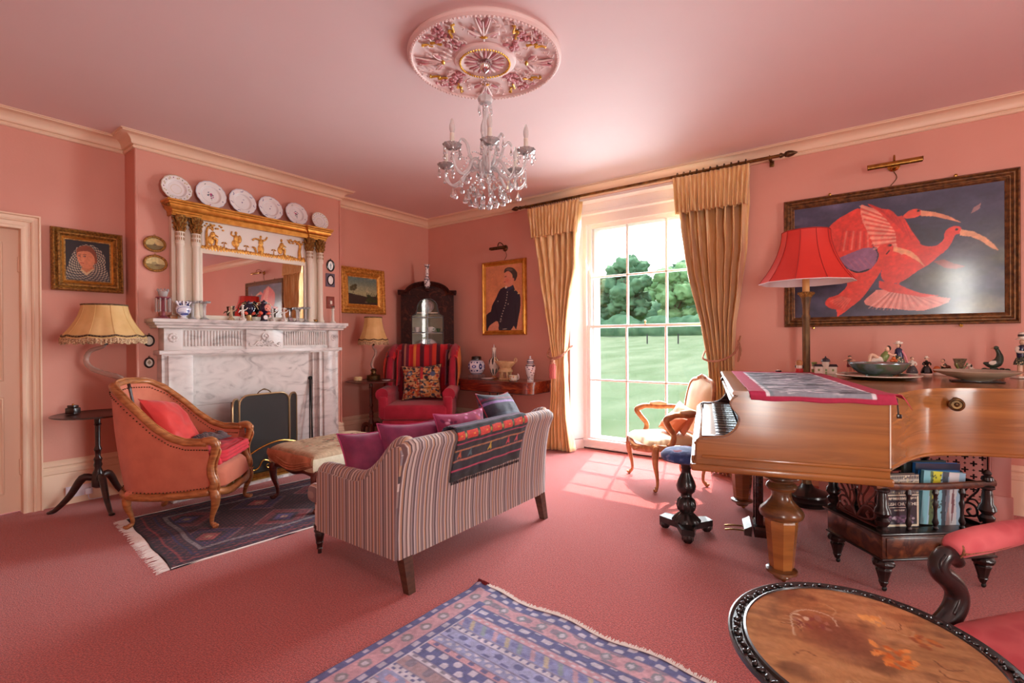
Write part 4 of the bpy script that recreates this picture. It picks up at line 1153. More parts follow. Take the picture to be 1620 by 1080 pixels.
# lady in a chequered shawl
p = Paint(110, 120, .92).fill((26, 24, 28))
sh = [(.009, .81), (.098, .489), (.169, .324), (.259, .176), (.424, .087), (.611, .086), (.802, .197), (.879, .352), (.898, .617), (.967, .858), (.967, .992), (0, .986)]
p.poly(sh, (176, 162, 138)); m = p.last
dx, dy = p.X - .47, p.Y - .45; r = np.hypot(dx, dy); th = np.arctan2(dy, dx)
p.put(m * ((np.sin(th * 22 + r * 14) * np.sin(r * 100)) > -.05).astype(float), (34, 34, 42), .9); p.put(m * np.clip((p.Y - .75) * 3, 0, 1), (40, 40, 48), .5)
p.poly([(.387, .62), (.592, .603), (.64, .67), (.461, .814), (.33, .723)], (196, 120, 78)); p.poly([(.34, .70), (.46, .79), (.62, .66), (.60, .72), (.46, .86), (.33, .74)], (206, 176, 130))
p.poly([(.241, .30), (.278, .184), (.424, .117), (.573, .131), (.668, .252), (.70, .432), (.649, .55), (.30, .5)], (136, 66, 34), smooth=3)
p.poly([(.25, .355), (.29, .29), (.40, .26), (.53, .26), (.62, .35), (.65, .474), (.611, .581), (.536, .668), (.42, .68), (.34, .63), (.275, .50)], (214, 132, 90), smooth=3)
p.ell(.56, .53, .09, .10, (224, 144, 100), .6, soft=.5); p.ell(.36, .50, .05, .08, (228, 150, 108), .5, soft=.5)
for ex in (.305, .42):
 p.ell(ex, .385, .032, .016, (60, 34, 24)); p.ell(ex - .008, .383, .012, .01, (226, 196, 170), .6); p.line([(ex - .035, .345), (ex + .04, .34)], .008, (110, 60, 36))
p.line([(.335, .38), (.315, .48), (.345, .495)], .007, (176, 96, 64)); p.line([(.325, .56), (.36, .553), (.40, .56)], .010, (166, 60, 48))
p.vary(.08, 30, 30, 4)
framed('dark portrait of a fair-haired woman wrapped in a black and cream chequered shawl', (XL + .012, 1.227, 2.04), pi / 2, .475, .52, .092, P1, GILTDK, p.a, tilt=rad(-3), bumps=[(44, 48, .014, .006, .046), (36, 38, .045, .005, .044)], inner=(GOLDPL, .022, .014))
# small landscape
p = Paint(110, 84, 1.3).fill((96, 124, 120)); p.put(np.clip(p.Y * 1.9 - .1, 0, 1), (176, 176, 128), .8)
p.put(np.clip((p.noise(4, 5, 3) - .5) * 4, 0, 1) * (p.Y < .55), (206, 200, 158), .6); p.poly([(0, .60), (.25, .64), (.6, .70), (1, .66), (1, 1), (0, 1)], (52, 42, 40))
for k in range(26):
 rg = random.Random(k); p.ell(rg.uniform(.58, 1), rg.uniform(.64, .9), .05, .05, (30 + k, 46 + k, 34), .8)
for k in range(6): p.line([(.62 + .05 * k, .68), (.65 + .05 * k, .54 + .03 * (k % 3))], .012, (40, 58, 40))
for k in range(8):
 rg = random.Random(k + 50); p.ell(.17 + rg.uniform(-.07, .09), .40 + rg.uniform(-.1, .08), .045, .05, (70, 70, 44), .8)
p.line([(.17, .6), (.17, .42)], .012, (60, 50, 36)); p.ell(.30, .66, .12, .012, (110, 116, 88), .6); p.ell(.6, .9, .05, .03, (150, 136, 110), .5); p.vary(.12, 26, 20, 6)
framed('small dark landscape with trees in a wide gilt swept frame beside the chimney breast', (XL + .012, 4.03, 2.0), pi / 2, .70, .60, .125, P1, GOLD, p.a, tilt=rad(-3), bumps=[(70, 60, .018, .006, .046), (56, 46, .065, .005, .046)], inner=(GOLDPL, .022, .014))
# picture lights
def picture_light(x, z, w, m, lab):
 t = thing('picture_light', lab, 'lamp', (x, YW, z))
 b = B(); b.lathe([(0, 0), (.042, 0), (.044, .006), (.03, .016), (.02, .03), (0, .032)], (0, 0, 0), 20, M=T(0, 0, 0, rx=pi / 2)); b.obj('wall_plate', m, t)
 b = B(); b.tube([(0, -.03, 0), (0, -.05, .03), (0, -.10, .055), (0, -.15, .045), (0, -.17, .0)], .007, 8, sub=4); b.obj('arm', m, t)
 b = B()
 half = [(cos(a) * .028, sin(a) * .028) for a in [lerp(-.3, pi + .3, k / 12) for k in range(13)]]
 pts = half + [(x_ * .9, y_ * .9) for x_, y_ in reversed(half)]
 b.prism([(-.17 + u, -.03 + v) for u, v in pts], -w / 2, w / 2, plane='YZ'); b.prism([(-.17 + u, -.03 + v) for u, v in half], -w / 2, -w / 2 + .004, plane='YZ'); b.prism([(-.17 + u, -.03 + v) for u, v in half], w / 2 - .004, w / 2, plane='YZ')
 b.obj('reflector', m, t, angle=30)
 b = B(); b.tube([(0, -.004, -.04), (.02, -.004, -.10), (-.02, -.004, -.16)], .003, 6, sub=4); b.obj('flex', DKBRASS, t)
picture_light(.155, 2.79, .36, BRASS, 'polished brass picture light on the wall above the ibis painting')
picture_light(-3.95, 2.575, .25, DKBRASS, 'dull brown brass picture light above the officer portrait')
# ---------------------------------------------------------------- curtains
SILK = mat('gold_silk', (230, 192, 134), 0.42, col2=[(216, 170, 106), (240, 212, 160)], scale=9, stretch=(3, 3, .3), sheen=.4, bump=.25, bscale=60, bstretch=(1, 1, .25))
POLE = mat('antique_brass_pole', (150, 112, 62), 0.32, 0.9, col2=(96, 66, 38), scale=12)
RINGM = mat('bronze_ring', (92, 66, 44), 0.35, .8)
def curtain(label, zt, zk, outer, inner, n, seed, flip, zbase=.012):
 t = thing('curtain', label, 'curtain', (0, 5.12, 0), 0, 'gold silk curtains at the tall window')
 zo, xo_ = zip(*outer); zi, xi_ = zip(*inner)
 def fn(u, v):
  z = lerp(zbase, zt, v)
  a = interp(z, zo, xo_); c = interp(z, zi, xi_)
  w = abs(c - a)
  amp = interp(z, [0, zk, zk + .5, zt - .3, zt], [.060, .035, .065, .075, .028])
  ph = 2 * pi * n * u + 1.2 * vnoise(u * 5 + seed, z * .7) + seed
  y = amp * sin(ph) + .02 * vnoise(u * 14, z * 3 + seed) + .5 * amp * sin(ph * 2.13 + 1 + z * .4)* .5
  # the tied folds swing towards the wall side
  x = lerp(a, c, u) + .25 * w / n * cos(ph) * .6 + .006 * vnoise(u * 20, z * 5 + seed)
  return (x, y, z)
 b = B(); b.grid(fn, 150, 60)
 o = b.obj('drape', SILK, t, angle=180); md = o.modifiers.new('t', 'SOLIDIFY'); md.thickness = .003
 def fh(u, v):
  z = lerp(zt - .37 + .018 * abs(sin(u * pi * 6)), zt + .02, v)
  a = interp(z, zo, xo_); c = interp(z, zi, xi_)
  ph = 2 * pi * n * 2.2 * u + seed
  amp = interp(v, [0, .3, .8, 1], [.032, .022, .012, .008])
  return (lerp(a, c, u * 1.02 - .01), -.055 - .02 * (1 - v) + amp * sin(ph) + .012 * vnoise(u * 26, z * 7 + seed), z)
 b = B(); b.grid(fh, 130, 14)
 o = b.obj('heading_frill', SILK, t, angle=180); md = o.modifiers.new('t', 'SOLIDIFY'); md.thickness = .003
 # rings
 a, c = xo_[-1], xi_[-1]
 for k in range(11):
  x = lerp(a, c, (k + .5) / 11)
  b = B(); b.tube([(x, -.015 + .029 * cos(q), zt + .045 + .029 * sin(q)) for q in [2 * pi * j / 14 for j in range(14)]], .0045, 6, closed=True)
  b.obj('curtain_ring', RINGM, t)
 return t
curtain('gold silk curtain on the side of the officer portrait, tied back with a red tassel', 2.965, 1.15,
  [(0, -3.22), (.6, -3.17), (1.1, -3.14), (1.5, -3.19), (2.2, -3.33), (2.97, -3.47)],
  [(0, -2.87), (.5, -2.935), (1.1, -2.965), (1.5, -2.93), (2.2, -2.80), (2.97, -2.745)], 7, .4, False)
curtain('gold silk curtain behind the piano, swept back towards the ibis painting', 2.985, 1.15,
  [(0, -1.02), (.6, -1.06), (1.1, -1.08), (1.5, -1.06), (2.2, -.965), (2.99, -.93)],
  [(0, -1.30), (.5, -1.30), (1.1, -1.33), (1.5, -1.40), (2.0, -1.53), (2.5, -1.60), (2.99, -1.645)], 8, 2.3, True)
# pole
t = thing('curtain_pole', 'long brass curtain pole with spearhead finials under the cornice', 'curtain pole', (-2.14, 5.105, 3.03))
b = B(); b.cyl((-1.47, 0, 0), (1.47, 0, 0), .0155, seg=14); b.obj('pole', POLE, t)
for sg in (-1, 1):
 b = B(); b.lathe([(.016, 1.46), (.022, 1.465), (.022, 1.48), (.014, 1.49), (.012, 1.50), (.024, 1.51), (.030, 1.535), (.024, 1.565), (.008, 1.60), (0, 1.61)] if sg > 0 else [(0, -1.61), (.008, -1.60), (.024, -1.565), (.030, -1.535), (.024, -1.51), (.012, -1.50), (.014, -1.49), (.022, -1.48), (.022, -1.465), (.016, -1.46)], (0, 0, 0), 10, axis='X'); b.obj('finial', RINGM, t)
 b = B(); b.box(sg * 1.38 - .012, sg * 1.38 + .012, -.01, .13, -.012, .0); b.box(sg * 1.38 - .02, sg * 1.38 + .02, .122, .135, -.05, .05, .004); b.tube([(sg * 1.38, .019 * cos(q), .019 * sin(q)) for q in [2 * pi * j / 14 for j in range(14)]], .005, 6, closed=True); b.obj('bracket', POLE, t)
# tie-backs
ROPE = mat('tieback_cord', (196, 150, 118), .8, col2=(150, 74, 62), kind='wave', scale=28, stretch=(1, 1, 1.6), lo=.4, hi=.6)
TAS = mat('tassel_red', (176, 66, 66), .85, col2=(206, 120, 108), scale=60, stretch=(1, 1, .05), sheen=.4)
t = thing('tieback', 'twisted cord tieback with a dusky red tassel round the curtain by the console table', 'tieback', (-3.05, 5.10, 1.12))
for k in range(2):
 b = B(); b.tube([(-.12, .12, .22), (-.125, .02, .13), (-.10, -.09, .03 + k * .015), (0, -.13, -.005 + k * .015), (.10, -.10, .03 + k * .015), (.125, -.0, .10), (.12, .12, .15)], .0095, 8, sub=5); b.obj('cord', ROPE, t)
b = B(); b.lathe([(.012, 0), (.028, -.02), (.026, -.04), (.034, -.05), (.034, -.06)], (0, -.145, 0), 12); b.obj('tassel_head', ROPE, t)
b = B(); b.lathe([(.03, -.06), (.038, -.10), (.036, -.235), (.0, -.235)], (0, -.145, 0), 24, flute=12, fa=.10); b.obj('tassel_skirt', TAS, t)
t = thing('tieback', 'twisted cord tieback on the curtain behind the piano lid', 'tieback', (-1.2, 5.10, 1.15))
b = B(); b.tube([(.16, .12, .22), (.16, .02, .13), (.13, -.10, .04), (0, -.14, -.02), (-.13, -.12, .0), (-.15, .0, .06), (-.14, .12, .12)], .0095, 8, sub=5); b.obj('cord', ROPE, t)
for k in range(3):
 b = B(); b.tube([(.155 + .004 * k, .06 - .03 * k, .18), (.165 + .006 * k, .05, .08), (.15, .05, -.03)], .008, 7, sub=4); b.obj('loop', ROPE, t)
# wall socket
t = thing('wall_socket', 'white double power socket with a plug on the skirting below the painted lady', 'socket', (XL + .023, 1.155, .10))
SOC = mat('white_plastic', (228, 226, 236), .35)
b = B(); b.box(0, .010, -.088, .088, -.046, .046, .003); b.obj('face_plate', SOC, t)
b = B()
for y, z in ((-.062, .0), (-.045, .018), (-.03, -.004), (-.052, -.02)): b.box(.0095, .0105, y - .004, y + .004, z - .003, z + .003)
b.obj('pin_hole', BLACK, t, kind='stuff')
for y in (-.008, .012): B().box(.009, .014, y - .005, y + .005, .012, .032, .002).obj('rocker', SOC, t)
b = B(); b.box(.01, .045, .030, .072, -.038, .012, .008); b.tube([(.03, .05, -.035), (.04, .06, -.08), (.03, .12, -.09), (.03, .2, -.085)], .004, 6, sub=4); b.obj('plug', SOC, t)
# ---------------------------------------------------------------- sofa
SC_ = [(0, (206, 190, 178)), (.045, (112, 92, 88)), (.10, (170, 154, 148)), (.16, (196, 184, 178)), (.20, (92, 78, 82)), (.25, (176, 138, 112)), (.31, (206, 194, 186)),
       (.35, (130, 112, 112)), (.44, (152, 132, 126)), (.50, (212, 200, 190)), (.54, (88, 74, 74)), (.58, (186, 150, 124)), (.65, (148, 134, 138)), (.72, (208, 198, 192)), (.76, (104, 88, 90)), (.84, (160, 146, 144)), (.90, (120, 98, 90)), (.95, (198, 186, 180))]
def reduce16(c):
 return c[:1] + [x for i, x in enumerate(c[1:]) if i < 17]
STX = stripes('striped_weave', SC_, .165, 'X')
STY = stripes('striped_weave_side', SC_, .165, 'Y')
LEGW = mat('walnut_leg', (92, 60, 44), .35, col2=(66, 42, 32), scale=12, stretch=(1, 1, 4), coat=.3)
so = thing('sofa', 'small striped sofa seen from behind, facing the fireplace on the red carpet', 'sofa', (-2.42, 2.44, 0), -pi / 2)
b = B(); b.box(-.715, .715, -.40, .395, .185, .34, .02); b.obj('base', STX, so)
b = B()
def bk(u, v):
 # closed section of the back: up the outside, over the roll, down the inside
 sec = [(.415, .185), (.412, .30), (.418, .42), (.432, .55), (.452, .66), (.476, .74), (.492, .775), (.488, .808), (.462, .826), (.425, .822), (.395, .80), (.37, .75), (.34, .62), (.32, .45), (.32, .30), (.32, .185)]
 k = v * (len(sec) - 1); i = min(int(k), len(sec) - 2); f = k - i
 y = lerp(sec[i][0], sec[i + 1][0], f); z = lerp(sec[i][1], sec[i + 1][1], f)
 x = lerp(-.722, .722, u)
 e = max(0, (abs(x) - .667) / .055)
 return (x, y - .012 * e * e * (1 if y > .38 else -.6), z - (.02 * e * e if z > .7 else 0))
b.grid(bk, 40, 30); b.add([bk(0, i / 30) for i in range(31)], [list(range(31))]); b.add([bk(1, i / 30) for i in range(31)], [list(reversed(range(31)))])
b.obj('back', STX, so, angle=60)
for sg in (-1, 1):
 top = crv([(-.33, .50), (-.31, .545), (-.22, .552), (-.06, .548), (.06, .552), (.16, .59), (.26, .67), (.34, .75), (.39, .785), (.43, .79)], 5)
 b = B(); X0, X1 = (.60, .736) if sg > 0 else (-.736, -.60)
 poly = [(-.335, .185)] + top + [(.450, .75), (.430, .66), (.412, .55), (.398, .42), (.392, .185)]
 b.prism(poly, X0, X1, plane='YZ'); b.obj('arm', STY, so, angle=50)
 b = B(); b.tube([(sg * .672, y, z - .012) for y, z in [(-.335, .47)] + top[2:]], [.05] + [.062] * (len(top) - 2), 14, sq=.85)
 b.obj('arm_roll', STY, so, angle=180)
b = B(); b.box(-.60, .60, -.475, .33, .335, .475, .055, 4); b.box(-.735, .735, -.47, -.33, .33, .45, .05, 4); b.obj('seat_cushion', STX, so, angle=60)
for sg in (-1, 1):
 b = B(); x = sg * .665
 M = Matrix.Identity(4)
 vs = [(x + a * .032, .385 + c * .03, .19) for a, c in ((-1, -1), (1, -1), (1, 1), (-1, 1))] + [(x + a * .024, .425 + c * .022, 0) for a, c in ((-1, -1), (1, -1), (1, 1), (-1, 1))]
 b.add(vs, [(0, 1, 2, 3), (7, 6, 5, 4), (0, 4, 5, 1), (1, 5, 6, 2), (2, 6, 7, 3), (3, 7, 4, 0)]); b.obj('rear_leg', LEGW, so)
 b = B(); b.lathe([(.036, .19), (.036, .165), (.028, .16), (.034, .15), (.034, .14), (.026, .135), (.030, .12), (.026, .10), (.022, .075), (.024, .07), (.018, .055), (.016, .035), (.019, .03), (.012, .024), (.012, .0)], (x, -.415, 0), 18); b.obj('front_leg', DKWOOD, so)
# kilim throw over the sofa back
nx, ny = 120, 150
p = Paint(nx, ny, .7).fill((34, 36, 48))
rg = random.Random(5)
def band(y0, y1, col, al=1): p.rect(0, 1, y0, y1, col, al)
for y0 in np.arange(.0, .44, .05): band(y0, y0 + .014, (122, 92, 132)); band(y0 + .02, y0 + .036, (58, 66, 88), .8)
for y0, c in ((.44, (150, 110, 150)), (.50, (30, 26, 34)), (.655, (22, 20, 26)), (.69, (176, 60, 92)), (.715, (24, 22, 26)), (.745, (176, 120, 84)), (.83, (176, 108, 88)), (.90, (186, 64, 96)), (.93, (26, 24, 30))): band(y0, y0 + .012, c)
band(.535, .65, (206, 62, 48))
for k in range(12):
 x0 = k / 12
 if k % 2: p.rect(x0, x0 + .03, .53, .655, (40, 54, 46)); p.ell(x0 + .015, .59, .012, .035, (206, 176, 72) if k % 3 else (120, 140, 90), .8)
 else: p.ell(x0 + .04, .59, .014, .012, (226, 170, 70), .8)
for k in range(7):
 x0 = .07 + k * .135; c = ((196, 96, 60), (76, 110, 118), (52, 60, 56), (196, 170, 60), (52, 60, 60), (206, 70, 86), (206, 70, 86))[k]
 p.ell(x0, .79, .016, .012, c); p.line([(x0 - .02, .812), (x0, .78), (x0 + .02, .812)], .008, c); p.line([(x0, .76), (x0, .80)], .008, c)
band(.955, 1.0, (30, 34, 36)); p.vary(.25, 110, 140, 3)
path = [(.30, .60), (.325, .70), (.36, .79), (.40, .838), (.45, .846), (.495, .838), (.513, .80), (.500, .755), (.475, .68), (.455, .60), (.440, .53)]
pp = crv(path, 6)
def thr(u, v):
 k = (1 - v) * (len(pp) - 1); i = min(int(k), len(pp) - 2); f = k - i
 y, z = lerp(pp[i][0], pp[i + 1][0], f), lerp(pp[i][1], pp[i + 1][1], f)
 return (lerp(.365, -.33, u), y + .004 * vnoise(u * 12, v * 9), z + .004 * vnoise(u * 8, v * 6, 4) - (.012 * (1 - u) if v < .5 else 0))
t = canvas('kilim_throw', p.a, vmat('woven_wool', .95, bump=.8, bscale=500, sheen=.2), None, thr, thick=.006)
t.location = (-2.42, 2.44, 0); t.rotation_euler = (0, 0, -pi / 2)
tag(t, 'black and red patterned kilim throw draped over the back of the striped sofa', 'throw')
b = B()
for k in range(90):
 x = lerp(.36, -.325, (k + .5) / 90); b.tube([(x, .441, .517), (x + rg.uniform(-.003, .003), .440, .500)], .0022, 4)
b.obj('fringe', mat('black_wool', (30, 32, 36), .95), t, kind='stuff')
# cushions
def cushion(label, loc, rot, w, h, th, m, piping=None, img=None, cat='cushion', group=None, n=18, wr=.008, seed=0, name='cushion'):
 t = thing(name, label, cat, loc, 0, group)
 t.rotation_euler = rot
 bb = pillow(w, h, th, n, wr, seed)
 if img is None:
  bb.obj('cover', m, t, angle=180)
 else:
  ny_, nx_ = img.shape[:2]
  for sgn in (1, -1):
   def fn(u, v, sgn=sgn):
    a, c = u * 2 - 1, v * 2 - 1
    e = max(0.0, (1 - abs(a) ** 2.6) * (1 - abs(c) ** 2.6)) ** 0.5
    k = 1 - .12 * (1 - a * a) * abs(c) ** 3; l = 1 - .12 * (1 - c * c) * abs(a) ** 3
    return (a * w / 2 * l, sgn * th / 2 * e + wr * vnoise(a * 3 + seed, c * 3, sgn) * e, c * h / 2 * k)
   canvas('cover', img, m, t, fn)
 if piping:
  pts = []
  for i in range(40):
   q = i / 40 * 4; s_ = int(q); f = (q - s_) * 2 - 1
   a, c = ((f, -1), (1, f), (-f, 1), (-1, -f))[s_]
   k = 1 - .12 * (1 - a * a) * abs(c) ** 3; l = 1 - .12 * (1 - c * c) * abs(a) ** 3
   pts.append((a * w / 2 * l, 0, c * h / 2 * k))
  b = B(); b.tube(pts, .005, 6, closed=True); b.obj('piping', piping, t)
 return t
PURP = mat('plum_silk', (138, 44, 92), .35, col2=(108, 30, 76), scale=10, sheen=.4, bump=.3, bscale=40)
PURP2 = mat('magenta_piping', (176, 60, 110), .5)
def floral(seed, bgc, cols, n=70, sz=.05, N=90):
 q = Paint(n, n).fill(bgc); r_ = random.Random(seed)
 for k in range(N):
  q.ell(r_.random(), r_.random(), r_.uniform(.4, 1) * sz, r_.uniform(.3, .8) * sz, r_.choice(cols), .9, ang=r_.uniform(0, 3))
 return q
WOV = vmat('woven_cushion', .9, bump=.5, bscale=400, sheen=.2)
cushion('plum silk cushion with piped edge just inside the near arm of the sofa', (-2.50, 1.95, .60), (rad(-24), 0, rad(78)), .42, .40, .14, PURP, PURP2, seed=2, group='plum cushions on the sofa')
cushion('second plum silk cushion standing behind the first towards the sofa back', (-2.37, 2.14, .635), (rad(-20), 0, rad(64)), .42, .40, .14, PURP, PURP2, seed=6, group='plum cushions on the sofa')
cushion('pink and purple patterned cushion in the middle of the sofa, showing over its back', (-2.215, 2.46, .665), (rad(-16), 0, rad(80)), .42, .42, .13, WOV, PURP2, img=floral(3, (150, 50, 90), [(206, 120, 170), (176, 40, 66), (226, 170, 200), (96, 30, 70)]).a, seed=1)
q = Paint(90, 90).fill((46, 46, 60))
for k, c in ((.12, (112, 34, 62)), (.2, (150, 110, 170)), (.42, (60, 66, 84)), (.62, (112, 34, 62)), (.7, (130, 100, 160)), (.86, (112, 34, 62))): q.rect(0, 1, k, k + .05, c, .85)
for k in range(40):
 r_ = random.Random(k); q.ell(r_.random(), r_.random(), .03, .02, r_.choice([(36, 36, 50), (96, 84, 120), (60, 60, 80)]), .7)
cushion('dark navy and plum woven cushion propped high at the far end of the sofa', (-2.24, 2.94, .74), (rad(-30), rad(4), rad(96)), .46, .46, .18, WOV, mat('red_cord_edge', (150, 44, 60), .7), img=q.vary(.15, 40, 40).a, seed=9)
# ---------------------------------------------------------------- legs
def cab(b, x, y, zt, dx, dy, s=1.0, foot=True):
 n = sqrt(dx * dx + dy * dy); dx, dy = dx / n, dy / n
 P = [(0, zt), (.022 * s, zt * .82), (.020 * s, zt * .6), (-.006 * s, zt * .32), (-.010 * s, zt * .14), (.012 * s, zt * .04 + .012)]
 R_ = [.026 * s, .033 * s, .026 * s, .016 * s, .013 * s, .018 * s]
 b.tube([(x + dx * a, y + dy * a, z) for a, z in P], R_, 10, sub=4)
 if foot:
  b.ball((x + dx * .022 * s, y + dy * .022 * s, .018 * s), (.021 * s, .021 * s, .0175 * s), 10, 7)
  b.ball((x + dx * .038 * s, y + dy * .038 * s, .024 * s), (.011 * s, .011 * s, .011 * s), 8, 6)
# ---------------------------------------------------------------- bergere
bg_ = thing('bergere_armchair', 'low pink velvet barrel armchair with carved wooden frame beside the tripod table', 'armchair', (-4.32, 1.54, 0), rad(136.5))
def plan(t, top):
 """t in -1..1 from one arm front round the back to the other"""
 a = abs(t); sg = 1 if t > 0 else -1
 xs = interp(a, [0, .12, .28, .42, .6, 1], [0, .17, .29, .335, .35, .345])
 ys = interp(a, [0, .12, .28, .42, .6, 1], [.40, .385, .29, .14, -.02, -.33])
 k = 1.0 if top else .9
 return sg * xs * k, (ys + (.0 if top else (-.09 * (1 - a) if a < .6 else -.036 * (1 - (a - .6) / .4)))) 
def smo(t, top):
 r = [plan(max(-1, min(1, t + d)), top) for d in (-.07, -.035, 0, .035, .07)]
 return sum(q[0] for q in r) / 5, sum(q[1] for q in r) / 5
def topz(t):
 a = abs(t); return interp(a, [0, .18, .3, .42, .55, .68, .8, 1], [1.045, 1.03, .97, .86, .74, .66, .625, .615])
def shell(off):
 def f(u, v):
  t = u * 2 - 1; x0, y0 = smo(t, False); x1, y1 = smo(t, True); z = lerp(.27, topz(t) - .01, v)
  x, y = lerp(x0, x1, v), lerp(y0, y1, v)
  n = Vector((x, y + .05, 0)).normalized(); 
  bulge = sin(pi * v) * (.012 if off > 0 else .02)
  return (x + n.x * (off + (bulge if off > 0 else -bulge)), y + n.y * (off + (bulge if off > 0 else -bulge)), z)
 return f
b = B(); b.grid(shell(.02), 60, 14); b.obj('outer_upholstery', PINKV, bg_, angle=180)
b = B(); b.grid(shell(-.022), 60, 14); b.obj('inner_upholstery', PINKV, bg_, angle=180)
b = B(); tp = [(smo(t, True)[0], smo(t, True)[1], topz(t)) for t in [i / 30 - 1 for i in range(61)]]
b.tube(tp, .033, 12, sq=.72, up=(0, 0, 1))
b.tube([(x * .985, y * .985, z + .026) for x, y, z in tp], .008, 8)
b.obj('top_rail', OAK, bg_, angle=180)
b = B(); bp = [(smo(t, False)[0] * 1.06, smo(t, False)[1] * 1.06 + (.01), .262 - .022 * sin(abs(t) * pi * 1.0)) for t in [i / 20 - 1 for i in range(41)]]
b.tube(bp, .026, 10, sq=1.1, up=(0, 0, 1))
fr = [(-.335, -.335, .27), (-.26, -.375, .245), (-.15, -.40, .225), (0, -.41, .235), (.15, -.40, .225), (.26, -.375, .245), (.335, -.335, .27)]
b.tube(fr, .026, 10, sq=1.1, up=(0, 0, 1), sub=4); b.obj('seat_rail', OAK, bg_, angle=180)
for sg in (-1, 1):
 b = B()
 b.tube([(sg * .345, -.29, .63), (sg * .350, -.345, .635), (sg * .350, -.372, .605), (sg * .348, -.365, .55), (sg * .342, -.34, .47), (sg * .342, -.34, .40), (sg * .342, -.36, .33), (sg * .335, -.345, .27)], [.030, .032, .030, .028, .026, .028, .030, .032], 10, sub=5)
 b.tube([(sg * .345, -.375, .60), (sg * .345, -.40, .56), (sg * .338, -.372, .47), (sg * .338, -.37, .40), (sg * .34, -.39, .31), (sg * .336, -.378, .26)], .009, 7, sub=5)
 b.ball((sg * .345, -.39, .612), (.018, .016, .022)); b.obj('arm_support', OAK, bg_, angle=180)
 b = B(); cab(b, sg * .335, -.345, .285, sg * .5, -1, 1.05); b.obj('front_leg', OAK, bg_, angle=180)
 b = B(); cab(b, sg * .24, .235, .27, sg * .6, 1, .95); b.obj('rear_leg', OAK, bg_, angle=180)
b = B()
for off, k0 in ((.026, 0), (-.03, 1)):
 for i in range(90):
  t = i / 45 - 1; x, y = smo(t, True); n = Vector((x, y + .05, 0)).normalized(); z = topz(t) - .045
  b.ball((x * .995 + n.x * off, y * .995 + n.y * off, z), .0052, 6, 4)
for i in range(70):
 t = i / 35 - 1; x, y = smo(t, False); n = Vector((x, y + .05, 0)).normalized(); b.ball((x + n.x * .032, y + n.y * .032 + .004, .298 - .022 * sin(abs(t) * pi)), .0052, 6, 4)
b.obj('nail_heads', NAIL, bg_, kind='stuff')
b = B(); b.tube([(0, .372, 1.03), (0, .345, .9), (0, .325, .75), (0, .30, .55)], [.016, .012, .012, .012], 8, sub=3); b.obj('back_splat', DKWOOD, bg_, angle=180)
b = B()
def seatf(u, v):
 a, c = u * 2 - 1, v
 y = lerp(-.40, .28, c) ; w = interp(y, [-.40, -.3, .1, .28], [.25, .315, .29, .2])
 x = a * w; e = (1 - a ** 6) * (1 - (2 * c - 1) ** 8)
 return (x, y - .02 * (1 - a * a) * (1 - c), .285 + .145 * e ** .35 + .02 * (1 - a * a) * (1 - (2 * c - 1) ** 2))
b.grid(seatf, 26, 26); b.box(-.30, .30, -.36, .25, .235, .29, .02); b.obj('seat', PINKV, bg_, angle=180)
# tufted red squab on the seat
RED = mat('red_cotton', (196, 34, 48), .85, col2=(176, 26, 40), scale=12, sheen=.1)
REDS = mat('scarlet_silk', (206, 52, 44), .6, col2=(190, 40, 38), scale=8, sheen=.15, bump=.35, bscale=16)
t = thing('seat_squab', 'tufted red squab cushion on the seat of the pink barrel armchair', 'cushion', (-4.295, 1.565, .452), rad(136.5))
b = B()
def sq(u, v):
 a, c = u * 2 - 1, v * 2 - 1
 rr = max(abs(a), abs(c)); top = (1 - rr ** 10)
 tuft = .012 * cos(a * pi * 2.5) * cos(c * pi * 2.5) if rr < .8 else 0
 roll = .010 * sin(rr * 30) if rr > .72 else 0
 return (a * .29 * (1 - .04 * c), -.06 + c * .285, .085 * top ** .3 + tuft * top + roll * .4)
b.grid(sq, 44, 44)
for z in (.018, .046, .070):
 pts = [((.29 + .012 * sin(z * 160)) * max(-1, min(1, 1.25 * cos(a))) , -.06 + (.285 + .01) * max(-1, min(1, 1.25 * sin(a))), z) for a in [2 * pi * k / 48 for k in range(48)]]
 b.tube(pts, [.016 + .004 * (k % 2) for k in range(48)], 8, closed=True)
b.obj('cover', RED, t, angle=180)
M = Matrix.Rotation(rad(136.5), 4, 'Z')
def bl(x, y, z):
 q = M @ Vector((x, y, z)); return (-4.32 + q.x, 1.54 + q.y, z)
cushion('plain scarlet cushion leaning in the back of the pink barrel armchair', bl(-.02, .06, .71), (rad(-34), rad(10), rad(136.5)), .50, .46, .17, REDS, None, seed=4, wr=.018)
t = thing('striped_scarf', 'crumpled black and red striped scarf lying on the tufted red squab', 'scarf', bl(.05, -.14, .552), rad(136.5))
ST = stripes('scarf_stripe', [(0, (44, 30, 34)), (.3, (120, 50, 56)), (.4, (36, 26, 30)), (.7, (150, 110, 100)), (.78, (44, 30, 34))], .035, 'X', bump=.5)
for q in range(2):
 b = B()
 def sc(u, v):
  x = lerp(-.17, .19, u); y = lerp(-.10, .10, v)
  e = 1 - (2 * u - 1) ** 4; f = 1 - (2 * v - 1) ** 4
  return (x + .02 * sin(v * 6 + q) + q * .02, y + .03 * sin(u * 5 + q * 2), .012 + q * .018 + .028 * abs(vnoise(u * 4 + q * 7, v * 4)) * 2 * e * f + .022 * e * f)
 b.grid(sc, 30, 22); o = b.obj('fold', ST, t, angle=180); md = o.modifiers.new('t', 'SOLIDIFY'); md.thickness = .004
